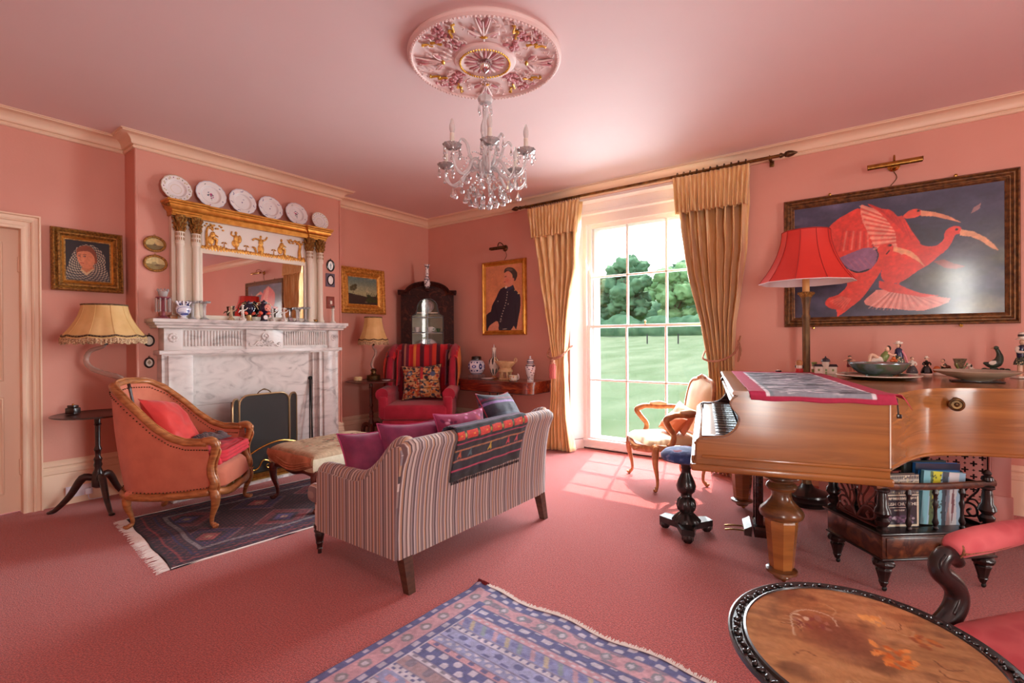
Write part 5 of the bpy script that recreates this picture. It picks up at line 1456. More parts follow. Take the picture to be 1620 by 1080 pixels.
# ---------------------------------------------------------------- wing chair
wc = thing('wing_chair', 'high-backed crimson velvet wing armchair in front of the corner cabinet', 'armchair', (-4.71, 4.40, 0), rad(36.4))
b = B(); b.box(-.41, .41, -.37, .30, .115, .37, .03, 3); b.obj('base', REDV, wc)
b = B(); b.box(-.405, .405, -.385, .22, .372, .56, .05, 4)
def topf(u, v): return (lerp(-.36, .36, u), lerp(-.34, .18, v), .552 + .02 * sin(pi * u) * sin(pi * v))
b.grid(topf, 10, 10); b.obj('seat_cushion', REDV, wc, angle=60)
b = B()
def wback(u, v):
 a = u * 2 - 1; z = lerp(.40, 1.255, v)
 return (a * lerp(.34, .40, v), .30 + .10 * v - .03 * (1 - a * a), z - .015 * a * a * v)
vs = []
b.box(-.37, .37, .24, .34, .35, 1.0, .04, 3, M=Matrix.Translation((0, 0, 0))); 
b.add([(x, y + (z - .4) * .12, z) for x in (-.41, .41) for y in (.22, .33) for z in (.40, 1.25)], [(0, 1, 3, 2), (4, 6, 7, 5), (0, 4, 5, 1), (2, 3, 7, 6), (0, 2, 6, 4), (1, 5, 7, 3)])
b.tube([(-.41, .375, 1.235), (.41, .375, 1.235)], .055, 12); b.obj('back', REDV, wc, angle=60)
for sg in (-1, 1):
 b = B(); prof = [(.36, .60), (.03, .62), (.0, .75), (.03, .95), (.10, 1.12), (.22, 1.22), (.38, 1.27), (.42, 1.2)]
 b.prism(crv(prof, 4, True), sg * .37, sg * .445, plane='YZ')
 b.tube([(sg * .41, y, z) for y, z in [(.03, .62), (.0, .75), (.03, .95), (.10, 1.12), (.22, 1.22), (.38, 1.26)]], .042, 10, sub=4); b.obj('wing', REDV, wc, angle=60)
 b = B(); b.box(sg * .385 - .05, sg * .385 + .05, -.36, .28, .37, .68, .03, 3); b.tube([(sg * .41, -.355, .685), (sg * .41, .1, .70), (sg * .41, .28, .70)], [.078, .075, .07], 16); b.box(sg * .40 - .052, sg * .40 + .052, -.375, -.33, .40, .66, .02); b.obj('arm', REDV, wc, angle=60)
 for y in (-.30, .22):
  b = B(); b.lathe([(.026, .13), (.022, .06), (.014, .04), (.016, .0)], (sg * .34, y, 0), 12); b.obj('leg', DKWOOD, wc)
# striped throw over its back
THR = [(0, (196, 30, 40)), (.10, (150, 30, 54)), (.17, (214, 60, 40)), (.26, (84, 20, 40)), (.34, (206, 34, 44)), (.42, (190, 24, 40)), (.50, (96, 24, 44)), (.56, (176, 110, 90)), (.60, (110, 26, 50)), (.66, (206, 36, 46)), (.76, (222, 130, 60)), (.82, (190, 34, 44)), (.90, (90, 22, 40))]
THM = stripes('striped_blanket', THR, .62, 'X', bump=.6, bscale=260)
t = thing('striped_blanket', 'red, orange and maroon striped blanket draped over the back of the wing chair', 'blanket', (-4.71, 4.40, 0), rad(36.4))
b = B()
def bl1(u, v):
 pth = [(.245, .66), (.255, .85), (.285, 1.05), (.305, 1.20), (.33, 1.275), (.375, 1.30), (.43, 1.28), (.45, 1.1), (.44, .9)]
 k = v * (len(pth) - 1); i = min(int(k), len(pth) - 2); f = k - i
 y, z = lerp(pth[i][0], pth[i + 1][0], f), lerp(pth[i][1], pth[i + 1][1], f)
 a = u * 2 - 1
 return (a * .345, y - .012 + .012 * sin(u * 34 + v * 2) * (1 if v < .5 else .3), z + .006 * sin(u * 20))
b.grid(bl1, 70, 34); o = b.obj('back_drape', THM, t, angle=180); md = o.modifiers.new('t', 'SOLIDIFY'); md.thickness = .005
for sg in (-1, 1):
 b = B()
 def bl2(u, v, sg=sg):
  sec = [(.34, 1.24), (.37, 1.285), (.42, 1.30), (.468, 1.27), (.482, 1.15), (.485, 1.0), (.475, .85 + .05 * sg)]
  k = v * (len(sec) - 1); i = min(int(k), len(sec) - 2); f = k - i
  x, z = lerp(sec[i][0], sec[i + 1][0], f), lerp(sec[i][1], sec[i + 1][1], f)
  y = lerp(.06, .42, u)
  drop = interp(y, [.06, .15, .25, .42], [.16, .085, .045, 0])
  return (sg * (x + .012 * sin(u * 22 + v * 3)), y - (.02 if v > .5 else 0), z - drop)
 b.grid(bl2, 26, 26); o = b.obj('side_drape', THM, t, angle=180); md = o.modifiers.new('t', 'SOLIDIFY'); md.thickness = .005
 b = B()
 def bl3(u, v, sg=sg):
  z = lerp(.76, 1.22, v); y = lerp(.0, .20, u) + .12 * v
  return (sg * (.318 + .012 * sin(u * 16)), y + .02 * sin(v * 7), z)
 b.grid(bl3, 12, 16); o = b.obj('wing_drape', THM, t, angle=180); md = o.modifiers.new('t', 'SOLIDIFY'); md.thickness = .005
q = floral(11, (206, 160, 110), [(34, 38, 52), (196, 90, 50), (222, 176, 120), (52, 60, 84), (160, 60, 50), (226, 200, 160), (210, 130, 60)], 90, .055, 330)
for k in range(3): q.line([(.02, .3 + .2 * k), (.98, .3 + .2 * k)], .012, (30, 32, 40), .6)
q.rect(.49, .56, .04, .44, (196, 52, 60)); q.rect(.47, .49, .0, 1, (52, 48, 50), .7); q.ell(.22, .27, .07, .07, (90, 110, 140)); q.ell(.22, .27, .035, .035, (222, 190, 150)); q.ell(.8, .3, .07, .07, (84, 100, 134)); q.vary(.1, 60, 60)
Mw = Matrix.Rotation(rad(36.4), 4, 'Z')
qq = Mw @ Vector((.0, .09, 0))
cushion('patchwork tapestry cushion in orange, navy and red on the wing chair seat', (-4.71 + qq.x, 4.40 + qq.y, .80), (rad(-14), rad(-3), rad(36.4)), .53, .46, .15, WOV, mat('dark_cushion_edge', (60, 50, 50), .8), img=q.a, seed=7)
# ---------------------------------------------------------------- open armchair by the window
YSILK = mat('cream_silk', (232, 208, 168), .55, col2=(222, 190, 146), scale=8, sheen=.3)
fa = thing('fauteuil', 'carved open-arm chair with cream silk seat standing in the sunlight by the window', 'armchair', (-1.54, 4.62, 0), rad(-46))
for sx_, y, dy, nm in ((-1, -.27, -1, 'front_leg'), (1, -.27, -1, 'front_leg'), (-1, .22, 1, 'rear_leg'), (1, .22, 1, 'rear_leg')):
 b = B(); cab(b, sx_ * (.30 if y < 0 else .22), y, .40 if y < 0 else .40, sx_ * .6, dy, .95); b.obj(nm, GILTWOOD, fa, angle=180)
b = B()
b.tube([(-.30, -.27, .385), (-.2, -.31, .36), (-.08, -.335, .345), (0, -.34, .335), (.08, -.335, .345), (.2, -.31, .36), (.30, -.27, .385)], .024, 10, sq=1.4, up=(0, 0, 1), sub=4)
for sg in (-1, 1): b.tube([(sg * .30, -.27, .385), (sg * .29, -.05, .365), (sg * .22, .22, .385)], .022, 10, sq=1.4, up=(0, 0, 1), sub=4); 
b.tube([(-.22, .22, .385), (.22, .22, .385)], .022, 10)
for k in range(-3, 4): b.ball((k * .022, -.36, .335 - .006 * (3 - abs(k))), (.014, .01, .014), 8, 6)
b.obj('seat_frame', GILTWOOD, fa, angle=180)
b = B()
def fseat(u, v):
 a = u * 2 - 1; y = lerp(-.33, .22, v); w = interp(y, [-.33, -.25, .22], [.24, .30, .225]); e = (1 - a ** 8) * (1 - (2 * v - 1) ** 10)
 return (a * w, y - .012 * (1 - a * a) * (1 - v), .395 + .055 * e ** .4 + .022 * (1 - a * a) * (1 - (2 * v - 1) ** 2))
b.grid(fseat, 22, 22); b.obj('seat', YSILK, fa, angle=180)
# cartouche back, leaning
bm_ = T(0, .235, .44, rx=rad(-11))
oc = crv([(-.15, .02), (-.215, .10), (-.235, .25), (-.23, .40), (-.19, .50), (-.10, .525), (0, .55), (.10, .525), (.19, .50), (.23, .40), (.235, .25), (.215, .10), (.15, .02), (0, .0)], 4, True)
b = B(bm_); b.tube([(x, 0, z) for x, z in oc], .024, 10, closed=True, sq=.8, up=(0, 1, 0))
for k in range(-3, 4): b.ball((k * .02, -.02, .565 - abs(k) * .007), (.014, .012, .014), 8, 6)
b.tube([(-.16, 0, .03), (-.2, 0, -.06)], .022, 8); b.tube([(.16, 0, .03), (.2, 0, -.06)], .022, 8); b.obj('back_frame', GILTWOOD, fa, angle=180)
for y0, nm in ((-.012, 'back_upholstery'), (.014, 'outside_back')):
 b = B(bm_)
 cz = .27
 def fb(u, v, y0=y0):
  n_ = len(oc); k = u * n_; i = int(k) % n_; f = k - int(k); x = lerp(oc[i][0], oc[(i + 1) % n_][0], f); z = lerp(oc[i][1], oc[(i + 1) % n_][1], f)
  return (x * v * .95, y0 - (.03 if y0 < 0 else -.008) * (1 - v ** 3), cz + (z - cz) * v * .95)
 b.grid(fb, 56, 6, cu=True); b.obj(nm, YSILK, fa, angle=180)
for sg in (-1, 1):
 b = B(); b.tube([(sg * .225, .27, .66), (sg * .26, .16, .67), (sg * .31, .02, .665), (sg * .325, -.10, .675), (sg * .335, -.17, .655), (sg * .33, -.195, .63), (sg * .31, -.16, .57), (sg * .295, -.11, .50), (sg * .30, -.12, .43), (sg * .30, -.16, .39)], [.022, .022, .023, .026, .031, .028, .025, .024, .026, .026], 10, sub=5); b.obj('arm', GILTWOOD, fa, angle=180)
 b = B(); b.tube([(sg * .285, .10, .69), (sg * .31, .03, .70), (sg * .325, -.06, .695)], [.016, .027, .018], 10, sub=4); b.obj('arm_pad', YSILK, fa, angle=180)
PEACH = mat('peach_satin', (232, 148, 112), .45, col2=(216, 122, 88), scale=9, bump=.3, bscale=20, sheen=.3)
Mf = Matrix.Rotation(rad(-46), 4, 'Z')
for k, (x, y, z, w, lab) in enumerate(((.03, .10, .60, .34, 'peach satin cushion against the back of the carved chair by the window'), (.05, .0, .555, .28, 'smaller orange satin cushion lying in front of the peach one on the window chair'))):
 q2 = Mf @ Vector((x, y, 0)); cushion(lab, (-1.54 + q2.x, 4.62 + q2.y, z), (rad(-24 - 18 * k), rad(9), rad(-46)), w, w * .78, .12, PEACH if k == 0 else mat('orange_satin', (226, 128, 84), .45, bump=.3, bscale=20), seed=k + 20)
# ---------------------------------------------------------------- tapestry footstool
ft = thing('footstool', 'long tapestry-topped stool with dark cabriole legs between sofa and hearth', 'stool', (-3.80, 2.55, 0), 0)
q = Paint(110, 140, .8).fill((196, 172, 140)); rg = random.Random(8)
q.put(np.clip((q.noise(9, 11, 2) - .45) * 5, 0, 1), (176, 150, 118), .8)
for k in range(170):
 a = rg.uniform(0, 6.28); r_ = rg.choice([rg.uniform(.05, .16), rg.uniform(.30, .42)]); q.ell(.5 + r_ * cos(a), .5 + r_ * sin(a) * .9, rg.uniform(.01, .028), rg.uniform(.008, .022), rg.choice([(176, 96, 80), (120, 90, 70), (96, 84, 66), (206, 132, 110), (110, 116, 96), (72, 54, 46)]), .75, ang=a)
q.vary(.12, 60, 80, 4)
def ftop(u, v):
 a, c = u * 2 - 1, v * 2 - 1; e = (1 - abs(a) ** 9) * (1 - abs(c) ** 9)
 return (a * .33, c * .425, .428 + .05 * e ** .35 + .006 * vnoise(a * 4, c * 4))
canvas('tapestry_top', q.a, vmat('needlepoint', .95, bump=.7, bscale=420), ft, ftop)
b = B(); m1 = mat('stool_side_cloth', (222, 214, 188), .9, col2=(206, 196, 160), scale=14, bump=.5, bscale=60)
b.mold([(-.333, -.428), (.333, -.428), (.333, .428), (-.333, .428)], [(0, .33), (-.006, .36), (-.004, .42), (.01, .438)], closed=True); b.box(-.32, .32, -.415, .415, .32, .42); b.obj('side_cloth', m1, ft, angle=60)
b = B(); m2 = mat('worn_orange_cloth', (206, 150, 114), .9, col2=(166, 110, 80), scale=10, bump=.6, bscale=50)
def sw(u, v):
 x = lerp(-.335, .335, u); sag = .07 * sin(pi * u) ; return (x, -.437 - .012 * sin(v * pi) - .006 * sin(u * 13), lerp(.445, .375 - sag, v))
b.grid(sw, 24, 8); 
for k in range(3): b.tube([(-.30, -.44, .42 - .012 * k), (0, -.452, .36 - .02 * k), (.30, -.44, .41 - .012 * k)], .008, 6, sub=6)
o = b.obj('loose_flap', m2, ft, angle=180); md = o.modifiers.new('t', 'SOLIDIFY'); md.thickness = .004
b = B()
for k in range(60):
 y = lerp(-.42, .42, (k + .5) / 60); b.ball((.338, y, .336), .0045, 6, 4); b.ball((-.338, y, .336), .0045, 6, 4)
b.obj('nail_heads', NAIL, ft, kind='stuff')
b = B()
for sx_ in (-1, 1): b.tube([(sx_ * .30, -.37, .31), (sx_ * .305, -.2, .325), (sx_ * .305, 0, .31), (sx_ * .305, .2, .325), (sx_ * .30, .37, .31)], .02, 8, sq=1.3, up=(0, 0, 1), sub=4)
for sy in (-1, 1): b.tube([(-.30, sy * .39, .30), (-.15, sy * .40, .315), (0, sy * .40, .29), (.15, sy * .40, .315), (.30, sy * .39, .30)], .02, 8, sq=1.3, up=(0, 0, 1), sub=4)
b.obj('apron', MAHOG, ft, angle=180)
for sx_ in (-1, 1):
 for sy in (-1, 1):
  b = B(); cab(b, sx_ * .30, sy * .385, .34, sx_ * .7, sy, 1.05); b.obj('leg', MAHOG, ft, angle=180)
# ---------------------------------------------------------------- piano stool
ps = thing('piano_stool', 'round piano stool with blue floral seat on a carved three-footed pedestal', 'stool', (-1.035, 3.43, 0), rad(20))
BLUEF = mat('blue_floral_cloth', (44, 66, 118), .85, col2=[(58, 84, 140), (120, 130, 176), (150, 60, 84)], scale=16, lo=.45, hi=.72, sheen=.3, detail=2)
b = B(); b.lathe([(.0, .595), (.08, .592), (.14, .578), (.168, .55), (.166, .525), (.15, .515)], (0, 0, 0), 32); b.obj('seat', BLUEF, ps, angle=180)
b = B(); b.lathe([(.158, .528), (.164, .522), (.158, .515), (.14, .510), (.05, .50), (.045, .49)], (0, 0, 0), 32); b.obj('seat_rim', mat('gimp_braid', (96, 90, 110), .8), ps)
b = B(); b.lathe([(.045, .495), (.034, .47), (.036, .455), (.03, .45), (.033, .42), (.055, .37), (.066, .335), (.058, .30), (.034, .275), (.038, .265), (.034, .255)], (0, 0, 0), 24)
b.lathe([(.034, .258), (.052, .24), (.060, .20), (.052, .165), (.036, .155), (.05, .145), (.075, .12), (.088, .10), (.085, .085)], (0, 0, 0), 40, flute=10, fa=.10); b.obj('baluster', BLACKW, ps, angle=60)
b = B()
tri = []
for k in range(3):
 a = 2 * pi * k / 3 + pi / 6
 tri += [(cos(a - .22) * .185, sin(a - .22) * .185), (cos(a + .22) * .185, sin(a + .22) * .185), (cos(a + pi / 3) * .075, sin(a + pi / 3) * .075)]
b.prism(tri, .05, .092); b.obj('platform', BLACKW, ps, smooth=False)
for k in range(3):
 a = 2 * pi * k / 3 + pi / 6; b = B(); b.lathe([(.028, .052), (.034, .04), (.034, .02), (.022, .004), (.0, 0)], (cos(a) * .16, sin(a) * .16, 0), 24, flute=8, fa=.10); b.obj('foot', BLACKW, ps)
# ---------------------------------------------------------------- tripod tables and lamps
def tripod(name, label, x, y, h, r, rz, dish=True, m=DKWOOD, foot=.30):
 t = thing(name, label, 'table', (x, y, 0), rz)
 b = B(); b.lathe([(0, h - .016), (r - .02, h - .016), (r, h - .008), (r, h - .002), (r - .008, h), (r - .014, h - .003), (0, h - .003)], (0, 0, 0), 48); b.obj('table_top', m, t, angle=30)
 b = B(); b.lathe([(.06, h - .016), (.05, h - .03), (.022, h - .04), (.020, h - .08), (.026, h - .09), (.018, h - .10), (.017, h * .66), (.028, h * .62), (.02, h * .6), (.018, h * .55), (.03, h * .52), (.024, h * .49), (.03, h * .46), (.022, h * .43), (.034, h * .38), (.042, h * .34), (.042, h * .24), (.02, h * .22)], (0, 0, 0), 24); b.obj('column', m, t)
 for k in range(3):
  a = 2 * pi * k / 3; c, s = cos(a), sin(a)
  b = B(); b.tube([(c * .03, s * .03, h * .33), (c * .10, s * .10, h * .33), (c * foot * .6, s * foot * .6, h * .16), (c * foot * .88, s * foot * .88, .03), (c * foot, s * foot, .012)], [.022, .026, .020, .015, .012], 10, sub=4, sq=1.2, up=(0, 0, 1)); b.ball((c * foot, s * foot, .0125), (.022, .022, .012)); b.obj('leg', m, t)
 return t
tripod('tripod_table', 'dark tripod table with turned column behind the pink barrel armchair', -5.06, 1.20, .775, .29, rad(-118), foot=.30)
tripod('tripod_table', 'mahogany tripod table between the fireplace and the wing chair', -5.10, 3.92, .845, .31, rad(-40), m=MAHOG, foot=.22)
def shade(t, zb, zt, rb, rt, x=0, y=0, n=12, fringe=True, m=SHADE, inner=None, top_braid=True, panel=None, ell=1.0):
 def prof(v):
  return lerp(rb, rt, v ** .55 * (1 - .0 * v)) if True else 0
 def f(u, v, off=0):
  a = 2 * pi * u; k = 1 + (.035 * (1 - v)) * abs(cos(n * a / 2)) ** .6
  r = (rt + (rb - rt) * (1 - v) ** 1.7) * k + off
  z = lerp(zb, zt, v) + (.012 * (1 - v) * (1 - abs(sin(n * a / 2))))
  return (x + r * cos(a), y + r * sin(a) * ell, z)
 b = B(); b.grid(lambda u, v: f(u, v), n * 8, 18, cu=True); b.grid(lambda u, v: f(u, v, -.003), n * 8, 18, cu=True)
 b.obj('shade', m, t, angle=180)
 b = B()
 for k in range(n): b.tube([f((k + .0) / n + .5 / n * 0, v / 8, .001) for v in range(9)], .0018, 5)
 b.obj('shade_rib', m, t, kind='stuff')
 if top_braid:
  b = B(); b.tube([f(i / 60, .985, .002) for i in range(60)], .006, 6, closed=True); b.obj('top_braid', BRAID, t)
 if fringe:
  b = B(); b.tube([f(i / 96, .06, .003) for i in range(96)], .008, 6, closed=True); b.obj('braid', BRAID, t)
  b = B()
  b.grid(lambda u, v: tuple(Vector(f(u, 0, .003 + .003 * sin(u * 400))) - Vector((0, 0, .035 * v + (.012 * v * abs(sin(u * pi * n * 3)))))), 240, 3, cu=True)
  b.obj('fringe', FRINGE, t, kind='stuff')
# lamp with a swan-neck glass stem
SWAN = mat('twisted_glass', (226, 200, 186), 0.06, trans=0.55, ior=1.4, coat=.4)
t = thing('table_lamp', 'table lamp with curving glass swan-neck stem and fringed cream shade near the door', 'lamp', (-4.985, 1.235, .776))
b = B(); b.lathe([(.07, 0), (.075, .01), (.06, .03), (.03, .045), (.022, .08)], (.115, .09, 0), 20); b.obj('base', DKBRASS, t)
b = B(); b.tube([(.115, .09, .07), (.115, .09, .20), (.09, .075, .28), (-.02, -.01, .325), (-.10, -.07, .37), (-.135, -.09, .43), (-.11, -.07, .50), (-.03, -.01, .535), (0, 0, .555)], [.022, .022, .022, .020, .020, .019, .017, .013, .011], 10, sub=6, twist=.28); b.obj('swan_neck_stem', SWAN, t, angle=180)
b = B(); b.lathe([(.018, .55), (.02, .56), (.016, .575), (.018, .60), (.016, .64)], (0, 0, 0), 14); b.obj('bulb_holder', BLACK, t)
shade(t, .60, .875, .262, .145, n=10)
t = thing('trinket_box', 'small dark brown box standing on the tripod table behind the pink armchair', 'box', (-5.16, 1.07, .776), rad(30))
b = B(); b.box(-.04, .04, -.03, .03, 0, .05, .006).box(-.03, .03, -.022, .022, .05, .07, .004); b.obj('box', DKWOOD, t); b = B(); b.ball((0, 0, .074), .008); b.obj('knob', BRASS, t)
t = thing('table_lamp', 'table lamp with twisted S-shaped glass stem and fringed shade near the small landscape', 'lamp', (-5.09, 3.955, .8465))
b = B(); b.lathe([(.085, 0), (.088, .008), (.082, .05), (.085, .06), (.078, .066), (.05, .07), (.03, .09), (.028, .11), (.04, .12), (.03, .14), (.016, .15)], (0, 0, 0), 24); b.obj('base', DKBRASS, t)
b = B(); b.tube([(0, 0, .14), (-.012, -.01, .17), (-.018, -.014, .21), (0, 0, .27), (.022, .016, .33), (.018, .014, .38), (-.004, -.002, .42), (0, 0, .45)], [.012, .016, .017, .016, .016, .016, .014, .011], 10, sub=5, twist=.3); b.obj('stem', SWAN, t, angle=180)
b = B(); b.lathe([(.014, .44), (.02, .45), (.014, .47), (.016, .49), (.014, .52)], (0, 0, 0), 12); b.obj('bulb_holder', DKBRASS, t)
shade(t, .49, .80, .178, .105, n=10)
CERB = mat('cream_candle_glaze', (232, 214, 160), .35)
t = thing('candle_pot', 'small cream pot candle on the mahogany tripod table', 'candle', (-5.20, 3.80, .8465))
b = B(); b.lathe([(.048, 0), (.05, .004), (.05, .045), (.046, .047), (.044, .04), (0, .04)], (0, 0, 0), 20); b.obj('pot', CERB, t); b = B(); b.cyl((0, 0, .04), (0, 0, .05), .0015); b.obj('wick', BLACK, t)
t = thing('ashtray', 'low dark and white dish on the mahogany tripod table in front of the wing chair', 'dish', (-4.90, 4.00, .8465))
b = B(); b.lathe([(.045, 0), (.055, .012), (.05, .014), (.04, .005), (0, .005)], (0, 0, 0), 20); b.obj('dish', PORC, t); b = B(); b.lathe([(.05, .014), (.058, .018), (.055, .024), (0, .024)], (0, 0, 0), 20); b.obj('lid', BLACKW, t)
# ---------------------------------------------------------------- corner cabinet
cc = thing('corner_cabinet', 'dark arched corner display cabinet with glazed door in the corner of the room', 'cabinet', (-5.015, 4.825, 0), rad(45))
WAL = mat('burr_walnut_dark', (64, 30, 24), .45, col2=[(44, 20, 18), (92, 44, 30)], scale=9, dist=2, spec=.15, lo=.3, hi=.7)
wF = .365
b = B(); b.prism([(-wF, .012), (-wF, .185), (0, .545), (wF, .185), (wF, .012)], .03, 1.0); b.prism([(-wF, .012), (-wF, .185), (0, .545), (wF, .185), (wF, .012)], 1.0, 1.02)
b.prism([(-wF, .03), (-wF, .185), (-.33, .215), (-.33, .03)], 1.02, 2.0); b.prism([(wF, .03), (wF, .185), (.33, .215), (.33, .03)], 1.02, 2.0); b.prism([(-wF, .03), (-wF, .185), (0, .545), (wF, .185), (wF, .03)], 1.98, 2.0)
b.obj('carcase', WAL, cc, smooth=False)
b = B(); BACK = mat('cabinet_lining', (222, 222, 204), .7)
b.add([(-.33, .215, 1.02), (0, .53, 1.02), (0, .53, 1.98), (-.33, .215, 1.98)], [(0, 1, 2, 3)]); b.add([(.33, .215, 1.02), (0, .53, 1.02), (0, .53, 1.98), (.33, .215, 1.98)], [(0, 1, 2, 3)]); b.obj('lining', BACK, cc, smooth=False)
op = [(-.215, 1.06), (.215, 1.06), (.215, 1.69), (.165, 1.71), (.145, 1.76), (.14, 1.79)] + [(.14 * cos(a), 1.80 + .13 * sin(a)) for a in [pi * k / 12 for k in range(13)]] + [(-.14, 1.79), (-.145, 1.76), (-.165, 1.71), (-.215, 1.69)]
# door front as quads between the opening and its outer edge
b = B(); n = len(op)
def outer(p): 
 x, z = p; k = max(abs(x) / .33, abs(z - 1.52) / .46); return (x / k, 1.52 + (z - 1.52) / k) if k > 0 else (x, z)
dense = []
for i in range(n):
 for k in range(4): dense.append((lerp(op[i][0], op[(i + 1) % n][0], k / 4), lerp(op[i][1], op[(i + 1) % n][1], k / 4)))
oo = [outer(p) for p in dense]; n = len(dense)
for y in (-.0, .024):
 vs = [(p[0], y, p[1]) for p in dense] + [(p[0], y, p[1]) for p in oo]; b.add(vs, [(i, (i + 1) % n, n + (i + 1) % n, n + i) for i in range(n)])
vs = [(p[0], 0, p[1]) for p in dense] + [(p[0], .024, p[1]) for p in dense]; b.add(vs, [(i, (i + 1) % n, n + (i + 1) % n, n + i) for i in range(n)])
b.box(-.365, -.328, -.004, .03, 1.0, 2.0); b.box(.328, .365, -.004, .03, 1.0, 2.0); b.box(-.365, .365, -.004, .03, 1.96, 2.0)
b.obj('door_frame', WAL, cc, smooth=False)
b = B(); b.tube([(p[0], -.003, p[1]) for p in op], .008, 6, closed=True); b.obj('door_bead', BLACKW, cc)
for z in (1.455, 1.67): B().box(-.215, .215, .002, .014, z - .007, z + .007).obj('glazing_bar', BLACKW, cc, smooth=False)
B().box(-.007, .007, .002, .014, 1.06, 1.93).obj('glazing_bar', BLACKW, cc, smooth=False)
b = B(); b.add([(p[0], .012, p[1]) for p in op], [list(range(len(op)))]); b.obj('glass', PANE, cc, smooth=False, fix=False)
# arched cornice
arch = [(-.40, 2.0), (-.27, 2.0)] + [(.27 * -cos(a), 2.0 + .125 * sin(a)) for a in [pi * k / 16 for k in range(1, 16)]] + [(.27, 2.0), (.40, 2.0)]
b = B(); b.mold(arch, [(-.02, 0), (-.02, .01), (0, .018), (.012, .034), (.022, .04), (.034, .056), (.046, .058), (.046, 0)], plane='XZ', z=0)
b.prism([(x, z) for x, z in arch[1:-1]], -.0, .05, plane='XZ')
b.box(-.405, -.36, -.04, .2, 2.0, 2.045, .004); b.box(.36, .405, -.04, .2, 2.0, 2.045, .004); b.obj('arched_cornice', WAL, cc, angle=35)
for z in (1.02, 1.44, 1.73):
 b = B(); b.prism([(-.32, .05), (-.32, .2), (0, .50), (.32, .2), (.32, .05)], z, z + .012); b.obj('shelf', BACK, cc, smooth=False)
b = B(); b.box(-.30, .30, -.01, .014, .12, .95, .004); b.box(-.25, .25, -.016, 0, .18, .89, .004); b.obj('lower_door', WAL, cc)
b = B(); b.ball((.26, -.02, .55), .014); b.obj('knob', BRASS, cc)
b = B(); b.prism([(-.38, .0), (-.38, .19), (0, .56), (.38, .19), (.38, 0)], 0, .06); b.obj('plinth', WAL, cc, smooth=False)
b = B(); b.box(-.05, .05, -.105, -.048, 2.055, 2.07, .003); b.box(-.03, .03, -.09, -.048, 2.03, 2.055, .004); b.obj('bracket', WAL, cc)
Mc = Matrix.Translation((-5.015, 4.825, 0)) @ Matrix.Rotation(rad(45), 4, 'Z')
def cpos(x, y, z):
 q = Mc @ Vector((x, y, z)); return tuple(q)
t = thing('trumpet_vase', 'tall black and white trumpet vase standing on top of the arched corner cabinet', 'vase', cpos(0, -.076, 2.0705), 0)
q = Paint(60, 60).fill((222, 218, 220))
for k in range(70):
 r_ = random.Random(k); q.ell(r_.random(), r_.random(), .035, .03, (52, 44, 58), .9)
for y in (.08, .5, .62, .95): q.rect(0, 1, y, y + .03, (52, 44, 58))
def fv(u, v):
 r = interp(v, [0, .06, .2, .38, .5, .6, .75, .92, 1], [.030, .034, .046, .040, .022, .026, .022, .028, .044]); a = 2 * pi * u; return (r * cos(a), r * sin(a), v * .325)
canvas('body', q.a, vmat('painted_china', .15, coat=.5), t, fv, thick=.002)
# china in the cabinet
def plate_up(name, label, pos, r, rz, k, tilt=-12, cat='plate', group=None):
 t = thing(name, label, cat, pos, rz, group)
 M = T(0, 0, 0, rx=rad(tilt)) @ T(0, 0, r); img = plate_img(k); n = img.shape[0]
 g = np.linspace(-1, 1, n); A, Cc = np.meshgrid(g, g); m_ = np.maximum(abs(A), abs(Cc)); q_ = np.hypot(A, Cc) + 1e-9
 ui = np.clip(((A * m_ / q_ + 1) / 2 * (n - 1)), 0, n - 1).astype(int); vi = np.clip(((Cc * m_ / q_ + 1) / 2 * (n - 1)), 0, n - 1).astype(int)
 def fn(u, v):
  a, c = u * 2 - 1, v * 2 - 1; m = max(abs(a), abs(c)); q = sqrt(a * a + c * c)
  if q > 1e-6: a, c = a * m / q, c * m / q
  rr = sqrt(a * a + c * c); d = 0 if rr < .55 else .014 * min(1, (rr - .55) / .12) + .005 * max(0, rr - .67) / .33
  return tuple(M @ Vector((a * r, -d, c * r)))
 canvas('dish', img[vi, ui], PLM, t, fn, thick=.003); return t
plate_up('plate', 'round plate with a gold rim standing on the top shelf of the corner cabinet', cpos(-.0, .20, 1.743), .095, rad(45), 0)
plate_up('plate', 'large white platter standing low in the corner cabinet behind the wing chair', cpos(0, .20, 1.033), .17, rad(45), 3)
def cup(label, pos, rz, m=PORC, s=1.0, group='cups and bowls inside the corner cabinet'):
 t = thing('teacup', label, 'cup', pos, rz, group)
 b = B(); b.lathe([(.02, .012), (.024, .02), (.036, .055), (.04, .075), (.038, .075), (.022, .024), (0, .022)], (0, 0, 0), 18); b.obj('cup', m, t)
 b = B(); b.tube([(.036, 0, .062), (.058, 0, .06), (.06, 0, .04), (.032, 0, .03)], .004, 6, sub=3); b.obj('handle', m, t)
 b = B(); b.lathe([(.03, 0), (.055, .01), (.06, .014), (.056, .014), (.02, .006), (0, .006)], (0, 0, 0), 20); b.obj('saucer', m, t); t.scale = (s, s, s)
cup('white flowered cup and saucer on the middle cabinet shelf, next to the hinge side', cpos(-.15, .13, 1.4525), 0, PORC, 1.1)
cup('white cup behind the centre bar on the middle cabinet shelf', cpos(.03, .15, 1.4525), 1, PORC, 1.15)
cup('cup with green glaze on the middle cabinet shelf, by the keyhole side', cpos(.15, .12, 1.4525), 2, mat('green_glaze', (70, 120, 78), .2, coat=.4), .85)
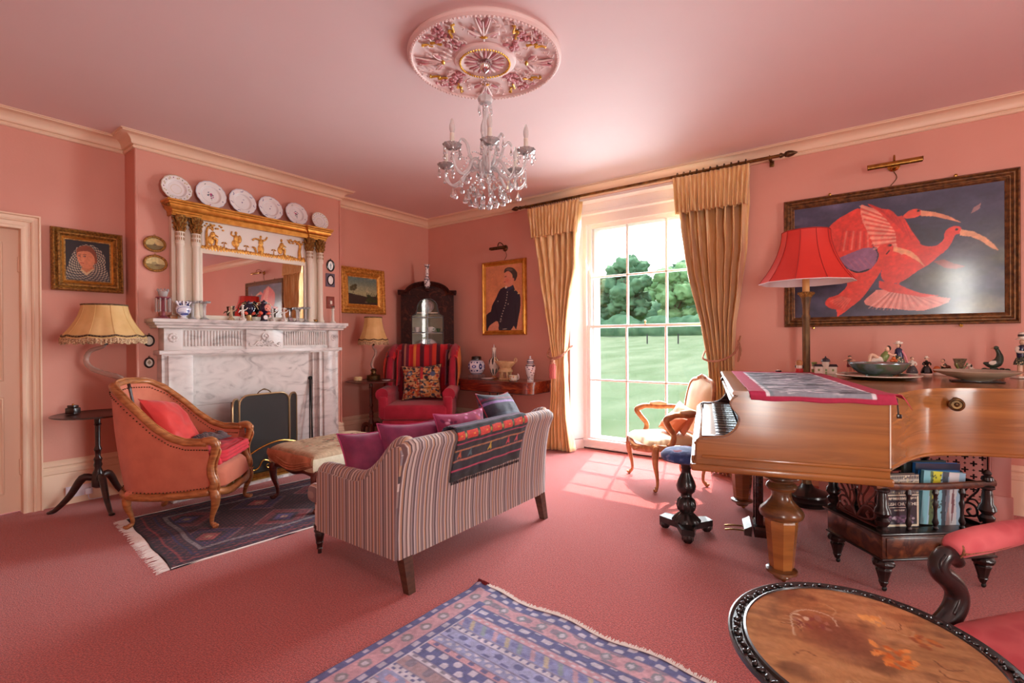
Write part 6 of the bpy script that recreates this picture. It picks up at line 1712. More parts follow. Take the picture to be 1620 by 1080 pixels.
# ---------------------------------------------------------------- folding console table
ct = thing('console_table', 'polished mahogany card table with rounded corners under the officer portrait', 'table', (-3.83, 4.975, 0))
MAH2 = mat('polished_mahogany', (140, 54, 28), .16, col2=[(96, 34, 20), (170, 76, 38)], scale=3, stretch=(1, 5, 5), dist=1.2, coat=.8, lo=.3, hi=.7)
def rtab(x, y0, y1, r, n=8):
 p = [(-x, y1)]
 p += [(-x + r - r * cos(a), y0 + r - r * sin(a)) for a in [pi / 2 * k / n for k in range(n + 1)]]
 p += [(x - r + r * sin(a), y0 + r - r * cos(a)) for a in [pi / 2 * k / n for k in range(n + 1)]]
 return p + [(x, y1)]
X = .60
b = B(); b.prism(rtab(X, -.235, .235, .13), .805, .822); b.prism(rtab(X, -.235, .235, .13), .8235, .84); b.obj('table_top', MAH2, ct, angle=30)
b = B(); b.prism(rtab(X - .015, -.22, .235, .12), .70, .805); b.obj('frieze', MAH2, ct, angle=30)
b = B(); b.mold(rtab(X - .015, -.22, .235, .12)[::-1], [(0, .70), (.0, .694), (-.008, .690), (-.008, .702)]) ; b.obj('bead', BLACKW, ct)
for x, y in ((-.12, -.08), (-.12, .08), (.10, -.08), (.10, .08)):
 b = B(); b.lathe([(.024, .70), (.024, .68), (.014, .67), (.014, .60), (.02, .59), (.014, .58), (.016, .36), (.024, .35), (.02, .33), (.028, .29), (.028, .26)], (x, y, 0), 14); b.obj('column', MAHOG, ct)
b = B(); b.box(-.20, .18, -.14, .14, .22, .262, .008); b.obj('platform', MAHOG, ct)
for sx_ in (-1, 1):
 for sy in (-1, 1):
  b = B(); b.tube([(sx_ * .15 - .01, sy * .11, .24), (sx_ * .26 - .01, sy * .14, .22), (sx_ * .38 - .01, sy * .17, .10), (sx_ * .43 - .01, sy * .185, .03), (sx_ * .46 - .01, sy * .19, .02)], [.024, .026, .02, .018, .016], 8, sub=4); b.ball((sx_ * .46 - .01, sy * .19, .0185), .018); b.obj('leg', MAHOG, ct)
CT = .8405
def china(name, label, pos, h, rs, cols, img=None, seg=28, cat='vase'):
 t = thing(name, label, cat, pos); return t
def painted_lathe(t, name, prof, img, M=None, seg=None):
 zs = [p[1] for p in prof]; L = [0]
 for i in range(1, len(prof)): L.append(L[-1] + math.hypot(prof[i][0] - prof[i - 1][0], prof[i][1] - prof[i - 1][1]))
 def f(u, v):
  s = v * L[-1]; r = interp(s, L, [p[0] for p in prof]); z = interp(s, L, zs); a = 2 * pi * u
  return (r * cos(a), r * sin(a), z)
 return canvas(name, img, vmat('painted_china', .15, coat=.5), t, f)
BL = (44, 52, 112)
q = Paint(120, 60).fill((222, 224, 236))
for k in range(8):
 x = (k + .5) / 8
 q.ell(x, .48, .034, .17, BL, .9, soft=.1) if k % 2 else q.ell(x, .48, .04, .09, (64, 76, 150), .9)
 q.ell(x, .48, .014, .05, (222, 224, 236)); q.ell(x + .0625, .25, .02, .05, BL); q.ell(x + .0625, .72, .02, .05, BL); q.ell(x, .25, .014, .03, (90, 100, 160)); q.ell(x, .74, .014, .03, (90, 100, 160))
for y in (.06, .9): q.rect(0, 1, y, y + .05, BL)
t = thing('ginger_jar', 'blue and white ginger jar with dark lid on a stone block, on the card table', 'jar', (-4.235, 4.96, CT))
b = B(); b.box(-.085, .085, -.075, .075, 0, .05, .004); b.obj('stone_block', mat('grey_stone', (150, 118, 112), .6, col2=(120, 96, 94), scale=30), t)
painted_lathe(t, 'body', [(.062, .052), (.085, .075), (.112, .13), (.116, .165), (.10, .215), (.072, .24), (.055, .245)], q.a)
b = B(); b.lathe([(.056, .243), (.066, .246), (.066, .275), (.058, .29), (.02, .296), (0, .296)], (0, 0, 0), 24); b.obj('lid', BLACK, t)
q = Paint(96, 90).fill((226, 214, 200))
for k in range(8):
 x = (k + .5) / 8; q.ell(x, .36, .034, .24, (30, 34, 44), .95, soft=.08); q.ell(x, .84, .032, .11, (58, 80, 80), .9, soft=.1)
t = thing('bottle_vase', 'tall long-necked overlay vase with dark oval panels on the card table', 'vase', (-3.985, 5.02, CT))
b = B(); b.lathe([(.048, 0), (.05, .01), (.03, .02), (.022, .04)], (0, 0, 0), 20); b.obj('foot', GILTWOOD, t)
painted_lathe(t, 'body', [(.022, .04), (.05, .09), (.072, .19), (.066, .245), (.034, .275), (.026, .29), (.024, .36), (.032, .405)], q.a)
b = B(); b.lathe([(.012, .405), (.01, .42), (.006, .44), (0, .46)], (0, 0, 0), 12); b.obj('stopper', CLEAR, t)
CRW = mat('creamware', (222, 190, 146), .35, col2=(206, 170, 122), scale=30, bump=.3, bscale=80)
t = thing('creamware_centrepiece', 'cream pottery basket with twig handles raised on columns, on the card table', 'centrepiece', (-3.745, 4.95, CT))
b = B(); b.lathe([(.09, 0), (.095, .01), (.08, .022), (0, .024)], (0, 0, 0), 20, squash=.75); b.obj('base', CRW, t)
for k in range(6):
 a = 2 * pi * k / 6 + .3; b = B(); b.lathe([(.014, .02), (.016, .03), (.011, .045), (.014, .07), (.016, .10)], (cos(a) * .072, sin(a) * .05, 0), 10); b.obj('column', CRW, t)
b = B(); b.lathe([(.10, .10), (.105, .108), (.10, .13), (.09, .135), (.08, .15), (.11, .18), (.145, .215), (.15, .235), (.146, .236), (.10, .18), (.0, .16)], (0, 0, 0), 36, squash=.62, flute=18, fa=.02); b.obj('basket', CRW, t)
for sg in (-1, 1):
 b = B(); b.tube([(sg * .13, 0, .21), (sg * .17, 0, .235), (sg * .175, 0, .265), (sg * .15, 0, .275), (sg * .135, 0, .24)], .006, 7, sub=4); b.obj('twig_handle', CRW, t)
t = thing('shallow_dish', 'shallow white dish lying in front of the long-necked vase on the card table', 'dish', (-3.95, 4.845, CT))
b = B(); b.lathe([(.05, 0), (.085, .014), (.092, .02), (.088, .021), (.05, .006), (0, .006)], (0, 0, 0), 28); b.obj('dish', PORC, t)
t = thing('flowered_pot', 'small flower-painted porcelain pot with handle at the edge of the card table', 'pot', (-3.555, 4.86, CT))
q = floral(31, (230, 222, 206), [(70, 120, 80), (206, 110, 90), (226, 180, 90), (230, 222, 206), (230, 222, 206)], 60, .07)
painted_lathe(t, 'body', [(.04, 0), (.052, .01), (.055, .05), (.06, .07)], np.tile(q.a[:30], (1, 2, 1))); b = B(); b.lathe([(0, .006), (.05, .006)], (0, 0, 0), 18); b.obj('inside', PORC, t)
b = B(); b.tube([(.055, 0, .02), (.08, 0, .03), (.082, 0, .06), (.07, 0, .09), (.064, 0, .075)], .006, 6, sub=4); b.obj('handle', PORC, t)
q = Paint(90, 90).fill((226, 220, 222))
for k in range(80):
 r_ = random.Random(k + 5); q.ell(r_.random(), r_.uniform(.1, .95), .03, .022, r_.choice([(44, 40, 70), (60, 56, 92), (150, 90, 90)]), .85, ang=r_.uniform(0, 3))
q.rect(0, 1, .02, .07, (40, 36, 60)); q.rect(0, 1, .16, .20, (40, 36, 60))
t = thing('lidded_vase', 'slender lidded blue and white vase at the window end of the card table', 'vase', (-3.39, 4.99, CT))
painted_lathe(t, 'body', [(.042, 0), (.04, .02), (.044, .05), (.062, .13), (.066, .17), (.052, .20), (.036, .212), (.036, .222)], q.a)
q2 = Paint(60, 30).fill((226, 220, 222)); q2.rect(0, 1, .3, .45, (44, 40, 80)); q2.rect(0, 1, .75, .9, (44, 40, 80))
painted_lathe(t, 'lid', [(.042, .222), (.044, .235), (.034, .262), (.014, .275), (.008, .28)], q2.a)
b = B(); b.ball((0, 0, .292), (.012, .012, .016)); b.obj('finial', PORCB, t)
# ---------------------------------------------------------------- ceiling rose and chandelier
CX, CY = -1.98, 2.42
ROSE = mat('rose_plaster', (232, 210, 206), .6)
RPK = mat('rose_pink_paint', (196, 132, 138), .6)
RGD = mat('rose_gold_paint', (206, 158, 60), .35, .5)
rs = thing('ceiling_rose', 'large round plaster ceiling rose with pink and gold leaves above the chandelier', 'ceiling rose', (CX, CY, 3.15))
b = B(); b.lathe([(.478, 0), (.486, -.012), (.484, -.03), (.472, -.042), (.460, -.040), (.455, -.030), (.44, -.024), (.25, -.020), (.20, -.024), (.19, -.038), (.165, -.045), (.15, -.036), (.10, -.030), (.0, -.030)], (0, 0, 0), 72); b.obj('disc', ROSE, rs)
b = B()
for k in range(120):
 a = 2 * pi * k / 120; b.ball((cos(a) * .462, sin(a) * .462, -.043), (.008, .008, .008), 6, 4)
b.obj('outer_beading', ROSE, rs, kind='stuff')
b = B()
for k in range(56):
 a = 2 * pi * k / 56; b.ball((cos(a) * .158, sin(a) * .158, -.046), (.008, .008, .007), 6, 4)
b.obj('inner_beading', RGD, rs, kind='stuff')
for k in range(22):
 a = 2 * pi * k / 22; b = B(); b.ball((0, 0, 0), (.045, .011, .008), 8, 5, M=T(cos(a) * .09, sin(a) * .09, -.034, rz=a)); b.obj('petal', RPK if k % 2 else ROSE, rs)
def rtube(b, pts, r): b.tube([(x, y, -.030 - z) for x, y, z in pts], r, 6, sub=3)
for k in range(4):
 A = 2 * pi * k / 4 + rad(38)
 def P(r, t_, z=0): return (r * cos(A + t_), r * sin(A + t_), z)
 b = B(); rtube(b, [P(.22, 0), P(.30, 0, .006), P(.40, .0, .004)], [.006, .006, .004])
 for sg in (-1, 1):
  rtube(b, [P(.26, 0), P(.34, sg * .06, .006), P(.43, sg * .10, .004)], [.006, .007, .004])
  rtube(b, [P(.26, 0), P(.30, sg * .16, .008), P(.33, sg * .26, .006), P(.30, sg * .30, .004)], [.006, .007, .006, .004])
 b.obj('acanthus_spray', ROSE, rs)
 b = B()
 for sg in (-1, 1):
  b.ball((0, 0, 0), (.05, .010, .008), 8, 5, M=T(*P(.39, sg * .05)[:2], -.032, rz=A + sg * .25)); b.ball((0, 0, 0), (.032, .014, .009), 8, 5, M=T(*P(.30, sg * .2)[:2], -.034, rz=A + sg * .9))
 b.obj('painted_leaf', RPK, rs, kind='stuff')
 b = B(); b.ball((0, 0, 0), (.012, .026, .010), 8, 5, M=T(*P(.265, 0)[:2], -.036, rz=A)); b.obj('gilt_tie', RGD, rs)
 for sg in (-1, 1):   # ribbon curls
  b = B(); pts = []
  for i in range(14):
   f = i / 13; r = .40 - .07 * f + .018 * sin(f * 12); tt = sg * (.42 + .22 * f); pts.append(P(r, tt, .006 * abs(sin(f * 12))))
  rtube(b, pts, .007); b.obj('gilt_ribbon', RGD, rs)
 A2 = A + pi / 4
 b = B(); rg = random.Random(k)
 for i in range(30):
  r, t_ = rg.uniform(.21, .43), rg.uniform(-.2, .2) * (.3 / .35)
  b.ball((0, 0, 0), (rg.uniform(.012, .026), rg.uniform(.008, .014), .009), 7, 5, M=T(r * cos(A2 + t_), r * sin(A2 + t_), -.030, rz=rg.uniform(0, 3)))
 b.obj('flower_cluster', RPK, rs, kind='stuff')
 b = B()
 for i in range(34):
  r, t_ = rg.uniform(.21, .42), rg.uniform(-.72, .72)
  rtube(b, [(r * cos(A2 + t_), r * sin(A2 + t_), 0), ((r + .02) * cos(A2 + t_ + .05), (r + .02) * sin(A2 + t_ + .05), .006), ((r + .035) * cos(A2 + t_), (r + .035) * sin(A2 + t_), 0)], .0045)
 b.obj('leaf_scrolls', ROSE, rs, kind='stuff')
CRY = mat('chandelier_crystal', (255, 255, 255), 0.03, trans=0.5, ior=1.4)
CRD = mat('chandelier_drop', (250, 250, 250), 0.03, trans=0.75, ior=1.5)
ch = thing('chandelier', 'crystal chandelier with candle bulbs and pear drops hanging from the ceiling rose', 'chandelier', (CX, CY, 3.12))
def cz(z): return z - 3.12
b = B(); b.lathe([(.0, 0), (.035, -.002), (.04, -.02), (.03, -.05), (.02, -.06), (.008, -.07)], (0, 0, 0), 20); b.obj('ceiling_hook_cup', CHROME, ch)
for k in range(4):
 b = B(); zc = -.09 - k * .035
 b.tube([((.009 * cos(a) if k % 2 else 0), (0 if k % 2 else .009 * cos(a)), zc + .022 * sin(a)) for a in [2 * pi * j / 12 for j in range(12)]], .003, 6, closed=True); b.obj('chain_link', CHROME, ch)
b = B(); b.lathe([(.010, -.215), (.042, -.222), (.046, -.24), (.040, -.262), (.012, -.268)], (0, 0, 0), 16, flute=8, fa=.06)
b.lathe([(.010, -.26), (.016, -.30), (.014, -.36), (.026, -.40), (.030, -.44), (.022, -.48), (.018, -.49), (.030, -.51), (.034, -.55), (.020, -.60), (.028, -.62), (.045, -.65), (.05, -.68), (.02, -.72), (.012, -.735)], (0, 0, 0), 16, flute=8, fa=.05)
b.obj('glass_stem', CRY, ch)
b = B()
for z, r in ((-.27, .014), (-.49, .022), (-.615, .024)): b.lathe([(r, z), (r + .004, z - .004), (r + .004, z - .012), (r, z - .016)], (0, 0, 0), 16)
b.cyl((0, 0, -.2), (0, 0, -.74), .004); b.obj('metal_rod', CHROME, ch)
def drop(b, x, y, z, l=.045, r=.012):
 r *= 1.25
 b.lathe([(.0004, z), (r * .35, z - l * .3), (r, z - l * .72), (r * .75, z - l * .92), (.0004, z - l)], (x, y, 0), 7)
def chain(b, pts, r=.0055, n=8):
 for i in range(n):
  f = i / n * (len(pts) - 1); j = int(f); g = f - j; p = Vector(pts[j]).lerp(Vector(pts[min(j + 1, len(pts) - 1)]), g); b.ball(tuple(p), (r, r, r), 6, 4)
angs = [rad(36.3) + rad(t_) for t_ in ()]
# arm directions measured in the horizontal plane; five candle arms and five plain scroll arms
base = rad(36.3)
cand = [base + a for a in (rad(180 - 22), rad(180 + 50), rad(-82), rad(-28), rad(48))]
drops = []
for k, a in enumerate(cand):
 c, s = cos(a), sin(a); arm = thing('candle_arm', None, None); arm.parent = ch
 P = lambda r, z: (c * r, s * r, z)
 b = B(); b.tube([P(.03, -.67), P(.08, -.64), P(.12, -.66), P(.16, -.73), P(.21, -.765), P(.26, -.74), P(.285, -.68), P(.288, -.645)], [.009, .010, .010, .010, .010, .009, .008, .008], 8, sub=5, twist=.15); b.obj('glass_arm', CRY, arm, angle=180)
 b = B(); b.lathe([(.012, -.645), (.03, -.64), (.052, -.622), (.056, -.612), (.05, -.616), (.02, -.632)], P(.288, 0), 22, flute=11, fa=.05); b.obj('drip_pan', CRD, arm)
 b = B(); b.lathe([(.012, -.64), (.014, -.63), (.0135, -.545), (.0, -.544)], P(.288, 0), 14); b.obj('candle_sleeve', mat('candle_white', (222, 214, 200), .5), arm)
 b = B(); b.lathe([(.010, -.546), (.016, -.52), (.0155, -.50), (.008, -.465), (0, -.455)], P(.288, 0), 14); b.obj('bulb', mat('frosted_bulb', (240, 236, 232), .25, trans=.35), arm)
 for j in range(6):
  q = 2 * pi * j / 6 + .3; x, y, _ = P(.288, 0); x += .052 * cos(q); y += .052 * sin(q); drops.append((x, y, -.622, .036, .006)); drops.append((x, y, -.655, .03 + .01 * (j % 2), .009))
 for r, z, l in ((.12, -.675, .05), (.17, -.75, .06), (.22, -.775, .065)): x, y, _ = P(r, 0); drops.append((x, y, z - .01, l, .014))
 a2 = a + rad(36); c2, s2 = cos(a2), sin(a2); Q = lambda r, z: (c2 * r, s2 * r, z)
 b = B(); b.tube([Q(.03, -.68), Q(.07, -.66), Q(.10, -.60), Q(.12, -.53), Q(.15, -.505), Q(.17, -.53)], [.009, .010, .010, .010, .009, .006], 8, sub=5, twist=.15); b.obj('scroll_arm', CRY, ch, angle=180)
 b = B(); b.tube([Q(.03, -.69), Q(.10, -.70), Q(.16, -.77), Q(.21, -.80), Q(.25, -.77), Q(.26, -.73)], [.008, .009, .009, .009, .008, .005], 8, sub=5, twist=.15); b.obj('scroll_arm', CRY, ch, angle=180)
 x, y, _ = Q(.165, 0); drops.append((x, y, -.54, .05, .008)); x, y, _ = Q(.26, 0); drops.append((x, y, -.745, .05, .008)); x, y, _ = Q(.21, 0); drops.append((x, y, -.815, .065, .015))
 b = B(); chain(b, [P(.05, -.60), P(.11, -.60), P(.17, -.66), P(.24, -.665), P(.285, -.63)], n=14); chain(b, [P(.288, -.63), ((c + c2) / 2 * .27, (s + s2) / 2 * .27, -.72), Q(.26, -.735)], n=12); b.obj('bead_chain', CRY, ch, kind='stuff')
for ring, (r, z, n, l) in enumerate(((.055, -.70, 6, .05), (.10, -.79, 9, .055), (.13, -.84, 10, .062), (.07, -.86, 8, .066), (.03, -.885, 4, .05))):
 for k in range(n):
  a = 2 * pi * (k + .5 * ring) / n; drops.append((r * cos(a), r * sin(a), z, l, .016 if ring > 1 else .011))
b = B()
for k in range(10):
 a = 2 * pi * k / 10; chain(b, [(.02 * cos(a), .02 * sin(a), -.70), (.06 * cos(a), .06 * sin(a), -.76), (.13 * cos(a), .13 * sin(a), -.83)], .005, 9)
b.obj('bead_net', CRY, ch, kind='stuff')
for k in range(6):
 a = 2 * pi * k / 6; drops.append((.043 * cos(a), .043 * sin(a), -.262, .07, .006))
for x, y, z, l, r in drops:
 b = B(); drop(b, x, y, z, l, r); b.obj('crystal_drop', CRD, ch, smooth=False)
# ---------------------------------------------------------------- rugs
WOOL = vmat('rug_wool', .95, bump=1.0, bscale=380, sheen=.08)
def mirror_motif(q, x, y, s, cols, k):
 a = q.asp
 q.ell(x, y, s / a * 1.0, s, cols[0], .9, soft=.08); q.ell(x, y, s / a * .62, s * .62, cols[1], .9, soft=.08); q.ell(x, y, s / a * .3, s * .3, cols[2], .9)
nx, ny = 190, 320
q = Paint(nx, ny, .6).fill((64, 42, 56))
X_, Y_ = q.X, q.Y
d_ = np.minimum(np.minimum(X_, 1 - X_) * .6 / 1.0, np.minimum(Y_, 1 - Y_)) # distance from the edge in rug lengths
grid = ((np.sin(X_ * 150) * np.sin(Y_ * 250)) > .25)
q.put(grid * (d_ < .085), (120, 62, 70), .8); q.put((np.sin(X_ * 95 + 1) * np.sin(Y_ * 160) > .45) * (d_ < .085), (40, 34, 60), .9)
for a0, a1, c in ((0, .008, (48, 40, 48)), (.030, .036, (150, 66, 70)), (.062, .068, (50, 48, 92)), (.086, .100, (176, 166, 160)), (.103, .108, (54, 46, 82))): q.put(((d_ >= a0) & (d_ < a1)).astype(float), c, .85)
q.put(((d_ > .086) & (d_ < .1) & (np.sin((X_ + Y_) * 300) > 0)), (70, 60, 84), .8)
inner = d_ > .108
fx, fy = (X_ - .5) * 5.0, (Y_ - .5) * 8.4
dia = np.abs(((fx + 50) % 2) - 1) + np.abs(((fy + 50) % 2) - 1)
ci = (np.floor((fx + 50) / 2) + np.floor((fy + 50) / 2)) % 2
q.put(inner * 1.0, (60, 36, 48)); q.put(inner * (dia < .86) * (ci < 1), (140, 60, 66), .85); q.put(inner * (dia < .86) * (ci >= 1), (54, 44, 86), .85)
q.put(inner * (dia < .5), (40, 30, 44), .9); q.put(inner * (dia < .34) * (ci < 1), (80, 74, 130), .9); q.put(inner * (dia < .34) * (ci >= 1), (176, 84, 80), .9); q.put(inner * (dia < .14), (186, 150, 120), .8)
q.put(inner * (np.abs(dia - .86) < .05), (150, 110, 110), .6); q.put(inner * (np.sin(X_ * 210) * np.sin(Y_ * 350) > .5), (40, 28, 40), .6); q.put(inner * (np.sin(X_ * 170 + 2) * np.sin(Y_ * 290 + 1) > .6), (190, 90, 88), .5)
q.vary(.28, 90, 150, 3).vary(.18, 8, 14, 5)
WR, LR = 1.215, 2.15
def rugf(w, l, seed):
 def f(u, v):
  e = .004 * vnoise(u * 6 + seed, v * 9)
  return ((u - .5) * w + .006 * sin(v * 22 + seed), (v - .5) * l + .006 * sin(u * 17), .009 + abs(e))
 return f
rz = rad(-5.5); cr, sr = cos(rz), sin(rz)
# near edge centre at (-3.945, 1.185)
cx, cy = -3.945 - sr * LR / 2, 1.185 + cr * LR / 2
r1 = canvas('persian_rug', q.a, WOOL, None, rugf(WR, LR, 1), label='dark red and navy patterned rug under the pink armchair and the footstool', cat='rug', thick=.008)
r1.location = (cx, cy, 0); r1.rotation_euler = (0, 0, rz)
FRG = mat('rug_fringe_wool', (236, 230, 224), .95)
b = B(); rg = random.Random(1)
for s_ in (-1, 1):
 for k in range(210):
  x = lerp(-WR / 2, WR / 2, k / 209); y = s_ * LR / 2; l = rg.uniform(.05, .085); dx = rg.uniform(-.02, .02)
  b.tube([(x, y, .006), (x + dx * .5, y + s_ * l * .5, .007), (x + dx, y + s_ * l, .003)], [.0025, .0022, .0012], 3)
for s_ in (-1, 1): b.tube([(s_ * WR / 2, lerp(-LR / 2, LR / 2, k / 20), .006) for k in range(21)], .006, 5)
b.obj('fringe', FRG, r1, kind='stuff')
# kilim in the foreground
nx, ny = 230, 330
q = Paint(nx, ny, .7).fill((150, 160, 196))
X_, Y_ = q.X * 1.45, q.Y * 2.05   # metres from the near-sofa corner
LB, DB, PK2, CRM, GRY = (134, 146, 190), (62, 72, 128), (206, 150, 156), (212, 208, 214), (112, 108, 124)
def bnd(y0, y1, c, al=1): q.put(((Y_ >= y0) & (Y_ < y1)).astype(float), c, al)
def chk(y0, y1, px, py, c, th=.3, al=.9, ph=0): q.put(((Y_ >= y0) & (Y_ < y1) & (np.sin(X_ * px + ph) * np.sin(Y_ * py + ph) > th)).astype(float), c, al)
pat = [(.0, .07, DB, CRM, 70, 90), (.07, .16, PK2, GRY, 34, 70), (.16, .23, DB, CRM, 50, 90), (.23, .27, PK2, CRM, 120, 90), (.27, .34, (120, 132, 184), (90, 100, 160), 40, 90), (.34, .37, CRM, DB, 160, 120), (.37, .44, (150, 160, 204), DB, 60, 90), (.44, .49, LB, CRM, 110, 130), (.49, .52, PK2, DB, 90, 90),
       (.52, .60, DB, CRM, 75, 78), (.60, .63, CRM, GRY, 110, 130), (.63, .69, (160, 130, 130), GRY, 60, 60), (.69, .73, CRM, DB, 160, 150), (.73, .80, LB, PK2, 44, 80), (.80, .83, CRM, (80, 70, 90), 130, 130), (.83, .93, PK2, (84, 66, 90), 36, 62), (.93, .97, GRY, CRM, 130, 120)]
for rep in range(3):
 for y0, y1, c, c2, px, py in pat:
  o_ = rep * .74 if rep else 0
  if rep and y0 < .23: continue
  bnd(y0 + o_, y1 + o_, c); chk(y0 + o_ + .006, y1 + o_ - .006, px, py, c2, .25); bnd(y0 + o_, y0 + o_ + .006, (90, 84, 110), .7)
for k in range(22):
 x = .04 + k * .07; q.put(((Y_ > .275) & (Y_ < .335) & (np.abs((X_ - x) - (Y_ - .3) * .6) < .012)), ((200, 180, 120), (120, 150, 140), (206, 150, 150))[k % 3], .8)
 q.put(((Y_ > .08) & (Y_ < .15) & (np.hypot(X_ - x * 1.6, (Y_ - .115)) < .026)), (104, 120, 128), .85); q.put((np.hypot(X_ - x * 1.6, (Y_ - .115)) < .013), CRM, .85)
# side border
def sb(x0, x1, c, al=1): q.put(((X_ >= x0) & (X_ < x1) & (Y_ > x0)).astype(float), c, al)
sb(0, .045, DB); q.put(((X_ < .045) & (np.sin(Y_ * 80) > .4) & (np.abs(X_ - .022) < .01)), CRM, .8); sb(.045, .13, PK2); q.put(((X_ > .045) & (X_ < .13) & (Y_ > .05) & (np.hypot(X_ - .087, ((Y_ + .05) % .11) - .055) < .028)), (112, 118, 120), .85); q.put(((X_ > .045) & (X_ < .13) & (Y_ > .05) & (np.hypot(X_ - .087, ((Y_ + .05) % .11) - .055) < .014)), CRM, .85); sb(.13, .175, DB); q.put(((X_ > .13) & (X_ < .175) & (Y_ > .13) & (np.sin(Y_ * 70) > .3) & (np.abs(X_ - .152) < .012)), CRM, .8); sb(.175, .18, CRM)
q.a = q.a * .72 + .28 * q.c((196, 186, 208)); q.vary(.14, 110, 160, 6).vary(.10, 7, 10, 2)
rz = rad(-2.6)
def kf(u, v):
 s = (1 - v) * 2.05; x = u * 1.45
 edge = .014 * sin(x * 14) * max(0, 1 - s * 5)
 return (x, -s + edge, .008 + .004 * abs(vnoise(x * 5, s * 5)) + (.018 * max(0, 1 - math.hypot(x - .02, s) / .07)))
r2 = canvas('kilim_rug', q.a, WOOL, None, kf, label='pale blue and pink striped kilim with white end fringe on the carpet in the foreground', cat='rug', thick=.006)
r2.location = (-1.75, 2.045, 0); r2.rotation_euler = (0, 0, rz)
b = B()
for k in range(420):
 x = lerp(.05, 1.45, k / 419); e = .014 * sin(x * 14); l = rg.uniform(.014, .026)
 b.tube([(x, e - .002, .012), (x + rg.uniform(-.005, .005), e + l, .010 + rg.uniform(0, .006))], [.0032, .002], 3)
b.obj('fringe', FRG, r2, kind='stuff')
b = B()
for k in range(30):
 x = rg.uniform(.0, .06); b.tube([(x, .0, .02), (x + rg.uniform(-.01, .01), .012, .03), (x + rg.uniform(-.02, .02), .028, .016)], .004, 4)
b.obj('red_corner_tuft', mat('dark_red_wool', (110, 30, 36), .95), r2, kind='stuff')
# ---------------------------------------------------------------- grand piano
PX0, PY0, PRZ = -.788, 2.745, rad(15)
def pw(a, b_, z=0):
 return (PX0 + a * cos(PRZ) - b_ * sin(PRZ), PY0 + a * sin(PRZ) + b_ * cos(PRZ), z)
pn = thing('grand_piano', 'walnut grand piano with closed lid standing between the window and the ibis painting', 'piano', (PX0, PY0, 0), PRZ)
FAR = 1.66
prof = [(-.001, .629), (.001, .652), (.011, .676), (.017, .70), (.016, .745), (.018, .775), (.028, .795), (.05, .803), (.11, .810), (.158, .819), (.19, .838), (.213, .862), (.228, .892), (.234, .922), (.226, .944), (.208, .966), (.195, .985), (.191, 1.0), (.194, 1.014), (.206, 1.03), (.222, 1.041), (.222, 1.05)]
ps_ = crv(prof, 2)
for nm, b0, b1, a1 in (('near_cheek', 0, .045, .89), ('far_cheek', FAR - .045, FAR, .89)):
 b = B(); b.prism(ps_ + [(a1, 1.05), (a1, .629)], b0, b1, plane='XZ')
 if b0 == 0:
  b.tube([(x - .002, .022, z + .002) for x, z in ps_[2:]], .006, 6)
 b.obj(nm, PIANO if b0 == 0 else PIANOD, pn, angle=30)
b = B()
b.box(.042, .892, -.012, .004, .700, .718, .006, 2); b.box(-.012, .902, -.022, .004, .630, .668, .010, 3); b.obj('side_moulding', PIANO, pn)
B().box(.888, .893, -.003, .05, .718, 1.045).obj('pale_joint_strip', IVORY, pn)
B().box(.875, .888, .001, .30, .70, 1.05).obj('joint_return', PIANOD, pn, smooth=False)
# bentside, tail and spine
rim = crv([(.893, .012), (.925, .07), (.983, .165), (1.059, .285), (1.156, .408), (1.26, .485), (1.434, .54), (1.62, .555), (1.85, .60), (2.10, .72), (2.32, .95), (2.42, 1.25), (2.40, 1.50)], 6) + [(2.30, FAR), (.88, FAR)]
b = B(); b.mold(rim, [(0, .70), (0, 1.05), (.03, 1.05), (.03, .70)], caps=False); b.mold(rim, [(-.004, .702), (-.008, .708), (-.008, .716), (0, .722)], caps=False); b.obj('curved_case', PIANO, pn, angle=30)
b = B(); b.prism([(.04, .04)] + [(.88, .04)] + rim, .705, .72); b.prism([(.03, .045), (.86, .045), (.86, FAR - .045), (.03, FAR - .045)], .632, .70); b.obj('bottom_board', PIANOD, pn, smooth=False)
b = B(); b.box(.25, .70, .30, FAR - .15, .598, .635, .01); b.box(1.3, 2.1, 1.15, 1.25, .665, .705).box(1.7, 1.8, .9, 1.6, .66, .705); b.obj('underside_beam', PIANOD, pn)
# lid: rounded front nose, front flap and main lid
def lid_out(o): 
 r = [(x, y) for x, y in rim[:-2]]
 return [(.20, -.03), (.905, -.03)] + [(x + .0, y - .022) for x, y in r[2:]] + [(2.32, FAR + .02), (.20, FAR + .02)]
b = B(); b.prism([(x, y) for x, y in lid_out(0)], 1.052, 1.072); b.obj('main_lid', PIANO, pn, angle=30)
b = B(); b.prism([(.215, 1.051), (.20, 1.052), (.192, 1.058), (.195, 1.068), (.205, 1.0725), (.50, 1.0735), (.50, 1.072), (.215, 1.068)], -.034, FAR + .024, plane='XZ'); b.obj('front_lid', PIANO, pn, angle=30)
# name board mouldings and fall board
b = B(); b.box(.205, .235, .046, FAR - .046, 1.02, 1.048, .004); b.box(.216, .24, .046, FAR - .046, 1.0, 1.02, .003); b.box(.20, .225, .046, FAR - .046, .965, 1.0, .010); b.obj('fall_moulding', PIANO, pn)
b = B(); b.prism([(.215, .97), (.232, .93), (.250, .875), (.255, .825), (.27, .825), (.265, .88), (.248, .94), (.232, .98)], .046, FAR - .046, plane='XZ'); b.obj('fall_board', mat('polished_fall', (128, 88, 52), .08, coat=1.0, col2=(104, 66, 40), scale=4, stretch=(6, 1, 6)), pn, angle=40)
b = B(); b.box(.012, .045, .046, FAR - .046, .70, .792, .006); b.box(-.012, .02, .046, FAR - .046, .66, .70, .008); b.box(-.018, .018, .02, FAR - .02, .632, .662, .008); b.box(.002, .03, .046, FAR - .046, .76, .778, .006); b.obj('key_slip', PIANO, pn)
